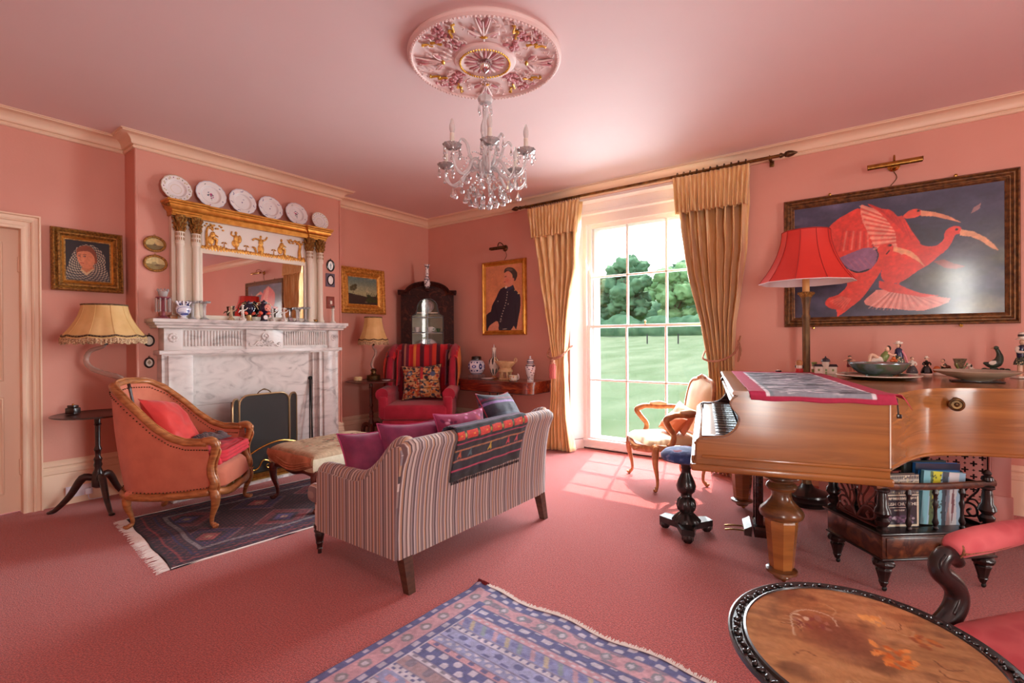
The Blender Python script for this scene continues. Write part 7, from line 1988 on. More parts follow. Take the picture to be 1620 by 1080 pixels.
B().box(.04, .26, .046, FAR - .046, .70, .778).obj('key_bed', PIANOD, pn, smooth=False)
for nm, b0 in (('end_block', .046), ('end_block', FAR - .10)): b = B(); b.box(.045, .25, b0, b0 + .054, .75, .815, .004); b.obj(nm, PIANOD, pn)
n = 50; kw = (FAR - .2) / n
wk = None
for k in range(n):
 if wk is None:
  wk = B().box(.056, .252, -kw / 2 + .0006, kw / 2 - .0006, .778, .802, .0015, 1).obj('white_key', BONE, pn)
  o = wk
 else:
  o = wk.copy(); COL.objects.link(o)
 o.location = (0, .10 + (k + .5) * kw, 0)
bk_ = None
for k in range(n - 1):
 if k % 7 in (2, 6): continue
 if bk_ is None:
  bk_ = B().box(.118, .252, -.0065, .0065, .80, .8135, .003, 2).obj('black_key', BLACK, pn); o = bk_
 else:
  o = bk_.copy(); COL.objects.link(o)
 o.location = (0, .10 + (k + 1) * kw, 0)
# knob on the bent side
b = B(); M = T(1.335, .515, .985, rx=pi / 2) @ T(ry=rad(-14))
b.lathe([(.034, -.005), (.036, .008), (.020, .016), (.018, .035), (.030, .042), (.036, .05), (.034, .058), (.026, .060), (.022, .056), (.012, .056), (.008, .062), (0, .064)], (0, 0, 0), 24, M=M); b.obj('side_knob', DKBRASS, pn)
b = B(); b.tube([(.935, .062, 1.05), (.936, .048, 1.0), (.938, .05, .975)], .004, 5); b.box(.93, .95, .038, .052, .955, .975, .003); b.obj('ribbon_tag', BLACKW, pn)
# turned and eight-sided legs
def pleg(nm, a, bb, s=1.0):
 L = thing(nm, None, None); L.parent = pn
 b = B(); b.lathe([(.06, .635), (.092, .60), (.096, .585), (.085, .575), (.06, .565), (.058, .555), (.072, .545), (.078, .53), (.07, .515), (.052, .508), (.05, .48), (.056, .46), (.080, .43), (.106, .405), (.112, .385), (.106, .368), (.088, .358), (.080, .352)], (a, bb, 0), 36); b.obj('turned_top', PIANOL, L)
 b = B(); b.lathe([(.080, .353), (.083, .34), (.060, .085), (.055, .078)], (a, bb, 0), 8); b.obj('octagonal_shaft', PIANO, L, smooth=False)
 b = B(); b.lathe([(.058, .082), (.078, .072), (.080, .060), (.062, .050), (.045, .046), (.048, .038), (.040, .026), (.018, .022)], (a, bb, 0), 30); b.obj('turned_foot', PIANOL, L)
 b = B(); b.lathe([(.02, .024), (.012, .018)], (a, bb, 0), 10); b.ball((a + .01, bb, .013), (.013, .009, .013)); b.obj('caster', BRASS, L)
pleg('leg', .452, .205); pleg('leg', .335, 1.42); pleg('leg', 2.05, 1.15)
# pedal lyre
b = B(); b.box(.36, .44, .70, .90, .045, .115, .004); b.mold([(.35, .70), (.35, .90)], [(0, .045), (-.0, .05), (-.0, .115)], caps=False)
b.prism([(.345, .115), (.30, .09), (.30, .05), (.345, .045)], .70, .90, plane='XZ'); b.obj('pedal_box', PIANOD, pn)
for y in (.735, .865): b = B(); b.box(.375, .415, y - .022, y + .022, .11, .64, .004); b.box(.367, .375, y - .012, y + .012, .12, .62, .003); b.obj('lyre_post', PIANOD, pn)
b = B(); b.box(.36, .43, .70, .90, .56, .60, .006); b.obj('lyre_head', PIANOD, pn)
for y in (.76, .84): b = B(); b.tube([(.34, y, .062), (.24, y, .060), (.185, y, .052)], [.010, .011, .013], 10, sq=.45, up=(0, 0, 1), sub=3); b.obj('pedal', BRASS, pn)
for y in (.77, .83): b = B(); b.cyl((.395, y, .11), (.395, y, .57), .004); b.obj('pedal_rod', BRASS, pn)
# cloth on the lid
nx, ny = 110, 250
q = Paint(nx, ny, .42).fill((176, 46, 84))
q.rect(.13, .87, .07, 1.0, (224, 220, 226)); q.rect(.155, .845, .08, .985, (140, 146, 156))
rg = random.Random(6)
for k in range(340):
 x, y = rg.uniform(.16, .84), rg.uniform(.09, .97); c = rg.choice([(40, 42, 52), (206, 208, 214), (60, 64, 74), (150, 156, 166), (92, 110, 116), (30, 30, 38), (226, 226, 230), (130, 120, 140)])
 l = rg.uniform(.02, .09); an = rg.uniform(-.4, .4); q.line([(x - l, y - l * an * .4), (x, y), (x + l, y + l * an * .4)], rg.uniform(.004, .013), c, .9)
q.rect(.155, .18, .08, .985, (112, 140, 146), .5); q.rect(0, .13, 0, 1, (176, 46, 84)); q.rect(.87, 1, 0, 1, (170, 40, 72)); q.rect(0, 1, .985, 1, (168, 36, 70)); q.rect(0, 1, .93, .96, (224, 220, 226), .0); q.vary(.08, 60, 120)
def clf(u, v):
 a = lerp(.272, .90, u); s = (1 - v) * 1.70      # distance from the far end, running over the near edge
 bb = 1.62 - s
 if bb >= -.035: return (a + .004 * vnoise(u * 8, v * 12), bb, 1.0755 + .002 * abs(vnoise(u * 7, v * 11)))
 h = -.035 - bb
 return (a + .012 * h / .05, -.039 - .003 * sin(u * 16), 1.0755 - h * (1.0 + .35 * sin(u * 9) ** 2 * .3))
o = canvas('patterned_cloth', q.a, vmat('printed_cloth', .8, bump=.2, bscale=300), None, clf, label='grey and white printed cloth with a crimson border spread over the piano lid', cat='cloth', thick=.002)
o.location = (PX0, PY0, 0); o.rotation_euler = (0, 0, PRZ)
b = B(); b.add([(.895, .10, 1.0765), (.895, -.035, 1.0765), (.93, -.02, 1.076), (.955, .0, 1.05), (.985, .02, 1.0)], [(0, 1, 2), (0, 2, 3), (2, 3, 4)]); o2 = b.obj('hanging_corner', mat('crimson_cotton', (176, 40, 72), .8), o, smooth=False); md = o2.modifiers.new('t', 'SOLIDIFY'); md.thickness = .002
# ---------------------------------------------------------------- ornaments on the lid
LZ = 1.0735
def at_p(a, bb, z=LZ): return pw(a, bb, z)
SKIN = mat('china_flesh', (232, 186, 156), .3); NAVY = mat('navy_glaze', (30, 34, 74), .2, coat=.5); HAIR = mat('dark_hair_glaze', (46, 34, 30), .3)
ORG = mat('orange_glaze', (214, 112, 62), .25); GRNG = mat('leaf_green_glaze', (126, 140, 78), .3); CHINA = mat('figurine_white', (232, 222, 206), .25, coat=.3)
TART = mat('tartan_glaze', (222, 206, 150), .3, col2=(60, 70, 60), kind='voronoi', scale=90, lo=.3, hi=.35)
def fig(name, label, a, bb, build, s=1.0, rz=0.0, group='pottery figures on the piano lid', cat='figurine'):
 t = thing(name, label, cat, at_p(a, bb), rz, group); build(t); t.scale = (s, s, s); return t
def figure_lady(cloth, skirt, hat=None, hair=HAIR, base=CHINA, arms=True):
 def f(t):
  b = B(); b.lathe([(.034, 0), (.036, .008), (.03, .014), (0, .014)], (0, 0, 0), 16, squash=.8); b.obj('base', base, t)
  b = B(); b.lathe([(.030, .013), (.034, .02), (.027, .045), (.016, .066), (.010, .072)], (0, 0, 0), 20, flute=9, fa=.06, squash=.85); b.obj('skirt', skirt, t)
  b = B(); b.lathe([(.010, .07), (.015, .085), (.016, .097), (.008, .105), (.005, .11)], (0, 0, 0), 12); b.obj('bodice', cloth, t)
  b = B(); b.ball((0, -.001, .119), (.0095, .0095, .0115)); b.ball((0, -.011, .118), (.002, .003, .002), 6, 4); b.obj('head', SKIN, t)
  b = B(); b.ball((0, .003, .123), (.011, .010, .010)); b.obj('hair', hair, t)
  for sg in (-1, 1):
   b = B(); b.tube([(sg * .013, 0, .098), (sg * .024, -.004, .082), (sg * .014, -.016, .072)], [.006, .005, .004], 7, sub=3); b.obj('arm', cloth, t); b = B(); b.ball((sg * .012, -.018, .071), .0045, 7, 5); b.obj('hand', SKIN, t)
  if hat: b = B(); b.lathe([(.018, .128), (.018, .131), (.010, .133), (.009, .142), (0, .143)], (0, 0, 0), 14); b.obj('hat', hat, t)
 return f
def house(t):
 W1 = mat('cottage_wall', (222, 206, 186), .4); RF = mat('cottage_roof', (52, 44, 50), .4)
 b = B(); b.box(-.065, -.018, -.018, .018, 0, .05).box(.018, .065, -.018, .018, 0, .05); b.lathe([(.024, 0), (.022, .085)], (0, -.004, 0), 8); b.obj('walls', W1, t, smooth=False)
 b = B(); b.add([(-.072, -.024, .05), (-.016, -.024, .05), (-.016, .024, .05), (-.072, .024, .05), (-.066, 0, .066), (-.016, 0, .066)], [(0, 1, 5, 4), (3, 4, 5, 2), (0, 4, 3), (0, 3, 2, 1), (1, 2, 5)])
 b.add([(.072, -.024, .05), (.016, -.024, .05), (.016, .024, .05), (.072, .024, .05), (.066, 0, .066), (.016, 0, .066)], [(0, 1, 5, 4), (3, 4, 5, 2), (0, 4, 3), (0, 3, 2, 1), (1, 2, 5)]); b.lathe([(.030, .084), (.024, .10), (.006, .112), (.003, .122), (0, .124)], (0, -.004, 0), 8); b.obj('roof', RF, t, smooth=False)
 b = B()
 for x in (-.042, .042, 0):
  b.box(x - .006, x + .006, -.0285 if x == 0 else -.0195, -.017, .018, .034)
 b.box(-.006, .006, -.0285, -.02, 0, .014); b.obj('windows', GRNG, t, kind='stuff', smooth=False)
fig('pottery_cottage', 'small pottery castle cottage with black roofs on the piano lid', .93, 1.53, house, 1.1, rad(12), cat='ornament')
def mug(t):
 b = B(); b.lathe([(.024, 0), (.028, .01), (.026, .03), (.022, .034)], (0, 0, 0), 18); b.obj('red_base', mat('red_glaze', (190, 60, 60), .25), t)
 b = B(); b.lathe([(.021, .034), (.024, .045), (.022, .058)], (0, 0, 0), 18); b.obj('white_band', CHINA, t); b = B(); b.lathe([(.022, .058), (.026, .07), (.024, .09), (.012, .10), (0, .102)], (0, 0, 0), 16); b.obj('buff_top', GILTWOOD, t)
 for sg in (-1, 1): b = B(); b.ball((sg * .024, 0, .048), (.006, .008, .012)); b.obj('black_ear', BLACK, t)
fig('pottery_bust', 'little toby-like red and cream pottery bust just left of the red lamp pole', .765, 1.60, mug, 1.0, cat='ornament')
fig('pottery_pot', 'tiny green and cream pottery pot just right of the red lamp pole', .87, 1.615, lambda t: (B().lathe([(.016, 0), (.02, .02), (.014, .06), (.022, .08), (.018, .085), (0, .08)], (0, 0, 0), 14).obj('pot', GRNG, t), B().lathe([(.020, .03), (.022, .04), (.020, .05)], (0, 0, 0), 14).obj('band', CHINA, t)), 1.0, cat='ornament')
fig('pottery_pot', 'very small flat brown trinket at the far corner of the piano lid', .62, 1.615, lambda t: (B().lathe([(.02, 0), (.024, .008), (.02, .014), (0, .014)], (0, 0, 0), 14).obj('pot', DKWOOD, t), B().lathe([(.014, .014), (.012, .02), (0, .021)], (0, 0, 0), 12).obj('lid', CHINA, t)), 1.0, cat='ornament')
def boy(t):
 b = B(); b.box(-.05, .05, -.03, .03, 0, .012, .005); b.obj('base', CHINA, t)
 for sg in (-1, 1): b = B(); b.tube([(sg * .011, 0, .012), (sg * .012, 0, .035), (sg * .009, 0, .055)], [.007, .0075, .009], 8); b.obj('leg', SKIN, t)
 b = B(); b.lathe([(.018, .048), (.020, .062), (.014, .075)], (0, 0, 0), 14); b.obj('shorts', mat('maroon_glaze', (120, 40, 50), .3), t)
 b = B(); b.lathe([(.015, .07), (.018, .085), (.018, .098), (.008, .106)], (0, 0, 0), 14); b.obj('coat', mat('grey_green_glaze', (88, 92, 80), .3), t)
 b = B(); b.ball((0, 0, .117), (.010, .010, .012)); b.ball((0, -.011, .116), .0025, 6, 4); b.obj('head', SKIN, t); b = B(); b.ball((0, .003, .124), (.0115, .011, .008)); b.obj('hair', HAIR, t)
 for sg in (-1, 1): b = B(); b.tube([(sg * .016, 0, .098), (sg * .032, -.004, .094), (sg * .02 - .02, -.018, .092)], [.006, .005, .004], 7, sub=3); b.obj('arm', SKIN, t)
 b = B(); b.cyl((-.02, -.022, .092), (.03, -.02, .02), .0025); b.obj('stick', GILTWOOD, t)
fig('boy_figurine', 'standing pottery boy with grey jacket and stick behind the rim of the dark platter', 1.10, 1.58, boy, 1.05, rad(8))
# platter, bowl
t = thing('platter', 'dark green lacquered platter beneath the grey bowl on the piano lid', 'platter', at_p(1.145, 1.10, LZ + .0005))
b = B(); b.lathe([(.14, 0), (.20, .010), (.235, .022), (.232, .025), (.19, .016), (.13, .005), (0, .005)], (0, 0, 0), 44); b.obj('platter', mat('dark_green_lacquer', (24, 40, 36), .15, coat=.6, col2=(30, 60, 44), scale=8), t)
b = B(); b.tube([(.233 * cos(a), .233 * sin(a), .024) for a in [2 * pi * k / 60 for k in range(60)]], .003, 6, closed=True); b.obj('pale_rim', IVORY, t)
t = thing('lustre_bowl', 'wide grey-green lustre bowl standing on the dark platter', 'bowl', at_p(1.16, 1.13, LZ + .0065))
b = B(); b.lathe([(.075, 0), (.08, .006), (.075, .014), (.12, .032), (.158, .068), (.172, .096), (.168, .097), (.15, .066), (.11, .036), (0, .026)], (0, 0, 0), 48); b.obj('bowl', mat('celadon_lustre', (120, 134, 124), .22, .3, col2=[(146, 156, 160), (110, 130, 100), (150, 120, 110)], scale=7, coat=.5), t)
b = B(); b.tube([(.170 * cos(a), .170 * sin(a), .0965) for a in [2 * pi * k / 60 for k in range(60)]], .0028, 6, closed=True); b.obj('rim', mat('pewter_rim', (150, 160, 170), .25, .8), t)
# reclining couple behind the bowl
def couple(t):
 b = B(); b.lathe([(.10, 0), (.105, .01), (.09, .05), (.05, .085), (0, .095)], (0, 0, 0), 20, squash=.5); b.obj('rocky_base', mat('rust_glaze', (190, 98, 64), .3, col2=(150, 150, 90), scale=22), t)
 b = B(); b.tube([(-.02, -.01, .10), (-.045, -.02, .11), (-.075, -.02, .095), (-.10, -.02, .07)], [.022, .020, .014, .010], 9, sub=3); b.obj('white_breeches', CHINA, t)
 b = B(); b.tube([(-.03, -.02, .10), (-.06, -.03, .13), (-.082, -.03, .135), (-.09, -.03, .10), (-.10, -.035, .07)], [.013, .012, .010, .009, .008], 8, sub=3); b.obj('bent_leg', SKIN, t)
 b = B(); b.tube([(-.015, -.01, .10), (.0, -.008, .13), (.012, -.005, .155)], [.022, .024, .016], 10, sub=3); b.obj('green_tunic', GRNG, t)
 b = B(); b.ball((.012, -.008, .175), (.014, .015, .017)); b.ball((.0, -.012, .174), .004, 6, 4); b.obj('head', SKIN, t); b = B(); b.ball((.020, -.004, .18), (.014, .015, .018)); b.obj('hair', HAIR, t)
 b = B(); b.tube([(.012, -.02, .15), (.035, -.026, .135), (.055, -.024, .14)], [.007, .006, .005], 7, sub=3); b.obj('arm', SKIN, t)
 b = B(); b.lathe([(.034, .08), (.036, .095), (.026, .12), (.014, .14)], (.072, .005, 0), 16, flute=7, fa=.08); b.obj('tartan_kilt', TART, t)
 b = B(); b.lathe([(.028, .10), (.026, .125), (.022, .15), (.020, .17), (.010, .182)], (.078, .01, 0), 14); b.obj('navy_coat', NAVY, t)
 b = B(); b.ball((.070, .0, .196), (.011, .011, .014)); b.ball((.066, -.011, .195), .003, 6, 4); b.obj('ladys_head', SKIN, t); b = B(); b.ball((.076, .006, .196), (.013, .011, .015)); b.obj('ladys_hair', HAIR, t)
 b = B(); b.lathe([(.0, .207), (.022, .208), (.024, .213), (.012, .217), (.012, .226), (0, .228)], (.072, .003, 0), 16); b.ball((.088, .0, .215), (.010, .008, .007)); b.obj('plumed_hat', CHINA, t)
 b = B(); b.tube([(.09, .0, .165), (.108, -.004, .13), (.118, -.004, .09), (.13, -.006, .07)], [.007, .006, .005, .006], 7, sub=3); b.obj('pink_sash', mat('pink_glaze', (214, 130, 140), .3), t)
 for p in ((.04, -.03, .115), (.03, -.032, .10), (.05, -.03, .10)): b = B(); b.ball(p, (.012, .010, .010)); b.obj('fruit', ORG, t)
fig('pottery_group', 'pottery group of reclining youth and lady in navy coat behind the grey bowl', 1.27, 1.40, couple, 1.1, rad(14))
fig('seated_lady_figurine', 'pottery lady with pale flounced skirt and open arms to the right of the bowl', 1.47, 1.52, figure_lady(CHINA, mat('flounced_skirt', (206, 196, 176), .3, col2=(70, 64, 66), kind='voronoi', scale=70, lo=.1, hi=.2)), 1.0, rad(14))
fig('hooded_lady_figurine', 'pottery figure in black dress and white bonnet, middle of the three small ones', 1.565, 1.55, figure_lady(BLACK, BLACK, CHINA), .98, rad(14))
def spaniel(t):
 b = B(); b.lathe([(.05, 0), (.052, .01), (.044, .02), (0, .02)], (0, 0, 0), 18, squash=.6); b.obj('base', CHINA, t)
 b = B(); b.ball((-.03, 0, .038), (.022, .02, .026)); b.obj('orange_barrel', ORG, t)
 b = B(); b.tube([(.03, 0, .03), (.015, 0, .055), (.005, 0, .08)], [.03, .024, .012], 10, sub=3); b.obj('dress', TART, t)
 b = B(); b.ball((.0, -.005, .098), (.010, .010, .012)); b.ball((-.008, -.011, .097), .003, 6, 4); b.obj('head', SKIN, t); b = B(); b.ball((.004, 0, .103), (.011, .011, .010)); b.obj('hair', HAIR, t)
 b = B(); b.ball((.018, -.02, .06), (.022, .010, .012)); b.obj('lute', mat('lute_brown', (96, 50, 36), .3), t)
 b = B(); b.tube([(.004, -.01, .082), (-.012, -.02, .07), (.008, -.026, .06)], [.006, .005, .004], 7, sub=3); b.obj('arm', SKIN, t)
fig('lute_player_figurine', 'seated pottery lute player beside an orange barrel, nearest the large pale dish', 1.66, 1.56, spaniel, 1.05, rad(14))
t = thing('large_dish', 'large shallow cream dish on a thin stand at the right part of the piano lid', 'dish', at_p(1.62, .99, LZ + .0005))
b = B(); b.box(-.12, .12, -.07, .07, 0, .007, .002); b.obj('thin_stand', DKWOOD, t)
b = B(); b.lathe([(.07, .0075), (.075, .013), (.13, .030), (.185, .052), (.205, .066), (.201, .068), (.16, .046), (.07, .022), (0, .020)], (0, 0, 0), 48); b.obj('dish', mat('cream_glaze', (206, 196, 172), .25, coat=.4, col2=(170, 160, 140), scale=5), t)
def vase_red(t):
 b = B(); b.lathe([(.03, 0), (.032, .008), (.018, .02), (.014, .05), (.022, .075), (.030, .10), (.034, .112), (.030, .11), (.018, .09)], (0, 0, 0), 20, flute=5, fa=.1); b.obj('trunk', mat('mottled_trunk', (160, 140, 112), .35, col2=(90, 84, 62), scale=60), t)
 b = B(); b.lathe([(.0, .092), (.029, .109)], (0, 0, 0), 20); b.obj('red_mouth', mat('coral_glaze', (206, 84, 60), .3), t)
 for k in range(3): a = 2.1 * k; b = B(); b.tube([(.016 * cos(a), .016 * sin(a), .05), (.034 * cos(a), .034 * sin(a), .07), (.036 * cos(a), .036 * sin(a), .085)], [.006, .005, .004], 6, sub=3); b.obj('twig', GRNG, t)
fig('spill_vase', 'mottled tree-trunk pottery vase with a red mouth behind the large cream dish', 1.735, 1.50, vase_red, 1.1, cat='vase')
def dogp(t):
 b = B(); b.lathe([(.035, 0), (.036, .01), (.03, .016), (0, .016)], (0, 0, 0), 14, squash=.7); b.obj('base', mat('red_saddle', (190, 60, 50), .3), t)
 b = B(); b.tube([(.022, 0, .03), (0, 0, .036), (-.016, 0, .052), (-.02, 0, .068)], [.016, .017, .013, .011], 9, sub=3); b.tube([(-.014, -.006, .045), (-.02, -.008, .016)], .005, 6); b.obj('dog_body', CHINA, t)
 b = B(); b.ball((-.024, 0, .076), (.012, .010, .010)); b.ball((-.035, 0, .072), (.007, .006, .005)); b.obj('dog_head', CHINA, t)
 for sg in (-1, 1): b = B(); b.ball((-.02, sg * .010, .072), (.005, .004, .010)); b.obj('dog_ear', HAIR, t)
fig('dog_figurine', 'small white pottery dog on a red base beside the tree-trunk vase', 1.80, 1.46, dogp, 1.05, rad(20))
def birdp(t):
 G = mat('dark_bird_glaze', (70, 82, 66), .3, col2=(44, 50, 42), scale=40)
 b = B(); 
 for k in range(22):
  r_ = random.Random(k); b.ball((r_.uniform(-.05, .05), r_.uniform(-.03, .03), r_.uniform(.008, .055)), (.016, .012, .012), 7, 5)
 b.obj('foliage_base', mat('dark_leaf_glaze', (70, 80, 54), .35, col2=(40, 44, 40), scale=50), t, kind='stuff')
 b = B(); b.tube([(-.05, 0, .085), (-.02, 0, .075), (.01, 0, .085), (.024, 0, .115), (.020, 0, .145), (.012, 0, .165)], [.006, .020, .026, .018, .011, .010], 12, sub=4); b.ball((.008, 0, .174), (.013, .011, .012)); b.obj('bird_body', G, t)
 b = B(); b.tube([(-.002, 0, .175), (-.018, 0, .170)], [.004, .001], 6); b.obj('beak', GILTWOOD, t); b = B(); b.ball((-.01, -.018, .085), (.024, .005, .014)); b.obj('white_wing', CHINA, t)
fig('bird_figurine', 'dark green pottery bird on leafy base beside the tall figure with a hat', 1.90, 1.44, birdp, 1.15, rad(15))
def scots(t):
 b = B(); b.box(-.05, .06, -.035, .035, 0, .014, .005); b.obj('base', CHINA, t)
 for sg in (-1, 1): b = B(); b.tube([(sg * .015, 0, .012), (sg * .018, 0, .05), (sg * .014, 0, .10)], [.010, .013, .014], 9, sub=3); b.obj('leg', SKIN, t)
 b = B(); b.lathe([(.042, .085), (.040, .10), (.026, .14)], (0, 0, 0), 24, flute=12, fa=.05); b.obj('kilt', TART, t)
 b = B(); b.lathe([(.030, .13), (.032, .15), (.034, .18), (.030, .20), (.012, .21)], (0, 0, 0), 18, squash=.8); b.obj('navy_jacket', NAVY, t)
 b = B(); b.box(-.014, .006, -.030, -.018, .14, .20, .005); b.obj('shirt_front', CHINA, t)
 b = B(); b.tube([(.03, 0, .195), (.044, -.004, .165), (.034, -.018, .14)], [.012, .010, .008], 8, sub=3); b.obj('right_arm', NAVY, t); b = B(); b.tube([(-.03, 0, .195), (-.042, -.012, .17), (-.018, -.028, .165)], [.011, .009, .007], 8, sub=3); b.obj('left_arm', CHINA, t)
 b = B(); b.ball((-.004, -.004, .228), (.016, .016, .020)); b.ball((-.018, -.008, .226), .004, 6, 4); b.obj('head', SKIN, t); b = B(); b.ball((.006, .004, .225), (.014, .014, .022)); b.obj('hair', HAIR, t)
 b = B(); b.lathe([(.030, .245), (.031, .249), (.018, .252)], (-.004, -.002, 0), 18); b.obj('hat_brim', CHINA, t)
 b = B(); b.lathe([(.019, .25), (.022, .264), (.020, .27)], (0, 0, 0), 18); b.lathe([(.022, .276), (.018, .288), (0, .292)], (0, 0, 0), 18); b.obj('hat_crown', CHINA, t); b = B(); b.lathe([(.0225, .263), (.0235, .27), (.0225, .277)], (0, 0, 0), 18); b.obj('hat_band', mat('grey_band', (70, 64, 60), .4), t)
 b = B(); b.box(.03, .056, -.02, .02, .014, .10, .006); b.obj('chequered_pillar', mat('chequer_glaze', (226, 216, 200), .3, col2=(60, 50, 54), kind='voronoi', scale=110, lo=.2, hi=.3), t)
fig('kilted_figurine', 'tall pottery man in plumed hat, navy jacket and kilt, tallest figure on the piano', 2.02, 1.38, scots, 1.05, rad(30))
# bronze horse at the edge of the frame
BRZ = mat('bronze_patina', (62, 60, 54), .4, .6, col2=(40, 38, 34), scale=20)
t = thing('bronze_horse', 'dark bronze prancing horse with outstretched tail at the right end of the piano lid', 'sculpture', at_p(2.06, 1.08), rad(20))
b = B(); b.box(-.10, .22, -.055, .055, 0, .022, .008); b.obj('base', BRZ, t)
b = B(); b.tube([(-.045, 0, .155), (-.01, 0, .165), (.04, 0, .155), (.09, 0, .15), (.13, 0, .165), (.16, 0, .20), (.175, 0, .235)], [.030, .042, .040, .038, .042, .030, .022], 14, sub=4)
b.tube([(.168, 0, .232), (.19, 0, .245), (.225, 0, .215)], [.022, .020, .012], 10, sub=3)
for sg in (-1, 1): b.tube([(.18, sg * .01, .25), (.182, sg * .013, .275)], [.006, .002], 6)
for y, P in ((-.02, [(-.03, .15), (-.03, .115), (-.012, .085), (-.035, .05), (-.03, .024)]), (.02, [(-.02, .15), (-.01, .11), (.012, .085), (-.008, .05), (0, .024)]), (-.02, [(.12, .15), (.13, .11), (.14, .08), (.135, .045), (.145, .024)]), (.02, [(.13, .15), (.16, .12), (.185, .115), (.18, .08), (.172, .065)])):
 b.tube([(x, y, z) for x, z in P], [.024, .016, .010, .007, .009], 8, sub=4)
b.obj('body', BRZ, t, angle=180)
b = B(); b.tube([(-.065, 0, .175), (-.09, 0, .19), (-.125, 0, .18), (-.155, .0, .155), (-.185, 0, .15)], [.010, .014, .016, .012, .003], 9, sub=4); b.obj('tail', BRZ, t, angle=180)
b = B()
for k in range(7): b.tube([(.115 + k * .009, 0, .185 + k * .012), (.10 + k * .009, .01, .20 + k * .012), (.09 + k * .009, .0, .19 + k * .012)], [.008, .006, .002], 5)
b.obj('mane', BRZ, t, kind='stuff')
# ---------------------------------------------------------------- standard lamp with red shade behind the piano
sl = thing('standard_lamp', 'standard lamp with scarlet bell shade standing behind the piano', 'lamp', (-.43, 4.645, 0))
b = B(); b.lathe([(.165, 0), (.17, .02), (.155, .035), (.155, .06), (.165, .075), (.16, .09), (.10, .11), (.06, .13), (.035, .16)], (0, 0, 0), 32); b.obj('base', BLACKW, sl)
AGW = mat('aged_gilt_wood', (130, 98, 62), .45, .3, col2=(72, 52, 36), scale=24, stretch=(1, 1, .3), bump=.4, bscale=80)
b = B(); b.lathe([(.034, .15), (.03, .20), (.026, .25), (.026, 1.50), (.030, 1.51), (.030, 1.53), (.024, 1.54), (.026, 1.62), (.036, 1.68), (.040, 1.70)], (0, 0, 0), 24, flute=8, fa=.07); b.obj('reeded_pole', AGW, sl)
b = B(); b.lathe([(.036, 1.68), (.06, 1.715), (.052, 1.722), (.034, 1.725)], (0, 0, 0), 30, flute=9, fa=.10)
for k in range(9): a = 2 * pi * k / 9; b.ball((.054 * cos(a), .054 * sin(a), 1.712), .010, 7, 5)
b.obj('leaf_collar', GILTDK, sl)
b = B(); b.lathe([(.026, 1.722), (.026, 1.87), (.018, 1.875)], (0, 0, 0), 18); b.obj('candle_tube', mat('candle_yellow', (216, 160, 92), .5), sl)
SCAR = mat('scarlet_shade_silk', (214, 56, 44), .6, col2=(206, 50, 40), scale=4)
WHT = mat('shade_lining', (238, 232, 234), .7)
n = 10
def shp(u, v, off=0):
 a = 2 * pi * u + .2; kk = cos(pi / n) / cos(((a - .2) % (2 * pi / n)) - pi / n)
 r = (.172 + (.345 - .172) * (1 - v) ** 1.9) * lerp(kk, 1, v * .6) + off
 return (r * cos(a), r * sin(a), lerp(1.80, 2.215, v))
b = B(); b.grid(lambda u, v: shp(u, v), 80, 18, cu=True); b.obj('shade', SCAR, sl, angle=180)
b = B(); b.grid(lambda u, v: shp(u, v, -.005), 80, 18, cu=True); b.obj('shade_lining', WHT, sl, angle=180)
RIBR = mat('dark_red_rib', (150, 34, 34), .6)
for k in range(n): b = B(); b.tube([shp(k / n, v / 10, .001) for v in range(11)], .0022, 5); b.obj('shade_rib', RIBR, sl)
b = B(); b.tube([shp(i / 60, 1, 0) for i in range(60)], .004, 6, closed=True); b.obj('top_binding', RIBR, sl); b = B(); b.tube([shp(i / 80, 0, 0) for i in range(80)], .003, 6, closed=True); b.obj('bottom_binding', WHT, sl)
b = B()
for k in range(3): a = 2 * pi * k / 3; b.cyl((0, 0, 2.19), (.165 * cos(a), .165 * sin(a), 2.21), .002)
b.cyl((0, 0, 1.87), (0, 0, 2.20), .005); b.obj('shade_carrier', BRASS, sl)
# ---------------------------------------------------------------- radiator cabinet under the ibis painting
rc = thing('radiator_cabinet', 'pink painted radiator cabinet with pierced front panel behind the piano', 'cabinet', (.25, 4.95, 0))
RP = mat('cabinet_pink', (206, 132, 122), .5); DK = mat('grille_dark', (40, 22, 20), .9)
b = B(); b.box(-.62, .56, -.01, .285, .86, .89, .006); b.box(-.60, -.50, 0, .285, 0, .86).box(.46, .55, 0, .285, 0, .86); b.box(-.50, .46, 0, .02, .76, .86).box(-.50, .46, 0, .02, 0, .14); b.obj('case', RP, rc)
for x0, x1 in ((-.605, -.49), (.45, .555)): b = B(); b.box(x0, x1, -.018, 0, 0, .86, .004); b.box(x0 - .01, x1 + .01, -.03, 0, 0, .20, .006); b.obj('pilaster', RP, rc)
b = B(); cs = .048; nx_, nz_ = 19, 13
for i in range(nx_):
 for j in range(nz_):
  x0, z0 = -.48 + i * cs, .142 + j * cs; s = .32 if (i + j) % 2 == 0 else .14
  c = cs / 2; w, l = cs * s * .36, cs * s * 1.3
  pl = [(l, -w), (l, w), (w, w), (w, l), (-w, l), (-w, w), (-l, w), (-l, -w), (-w, -w), (-w, -l), (w, -l), (w, -w)]
  ou = [(c, -c / 3), (c, c / 3), (c, c), (c / 3, c), (-c / 3, c), (-c, c), (-c, c / 3), (-c, -c / 3), (-c, -c), (-c / 3, -c), (c / 3, -c), (c, -c)]
  vs = [(x0 + c + p[0], .008, z0 + c + p[1]) for p in pl] + [(x0 + c + p[0], .008, z0 + c + p[1]) for p in ou]
  b.add(vs, [(k, (k + 1) % 12, 12 + (k + 1) % 12, 12 + k) for k in range(12)])
b.obj('pierced_panel', RP, rc, smooth=False, kind='stuff')
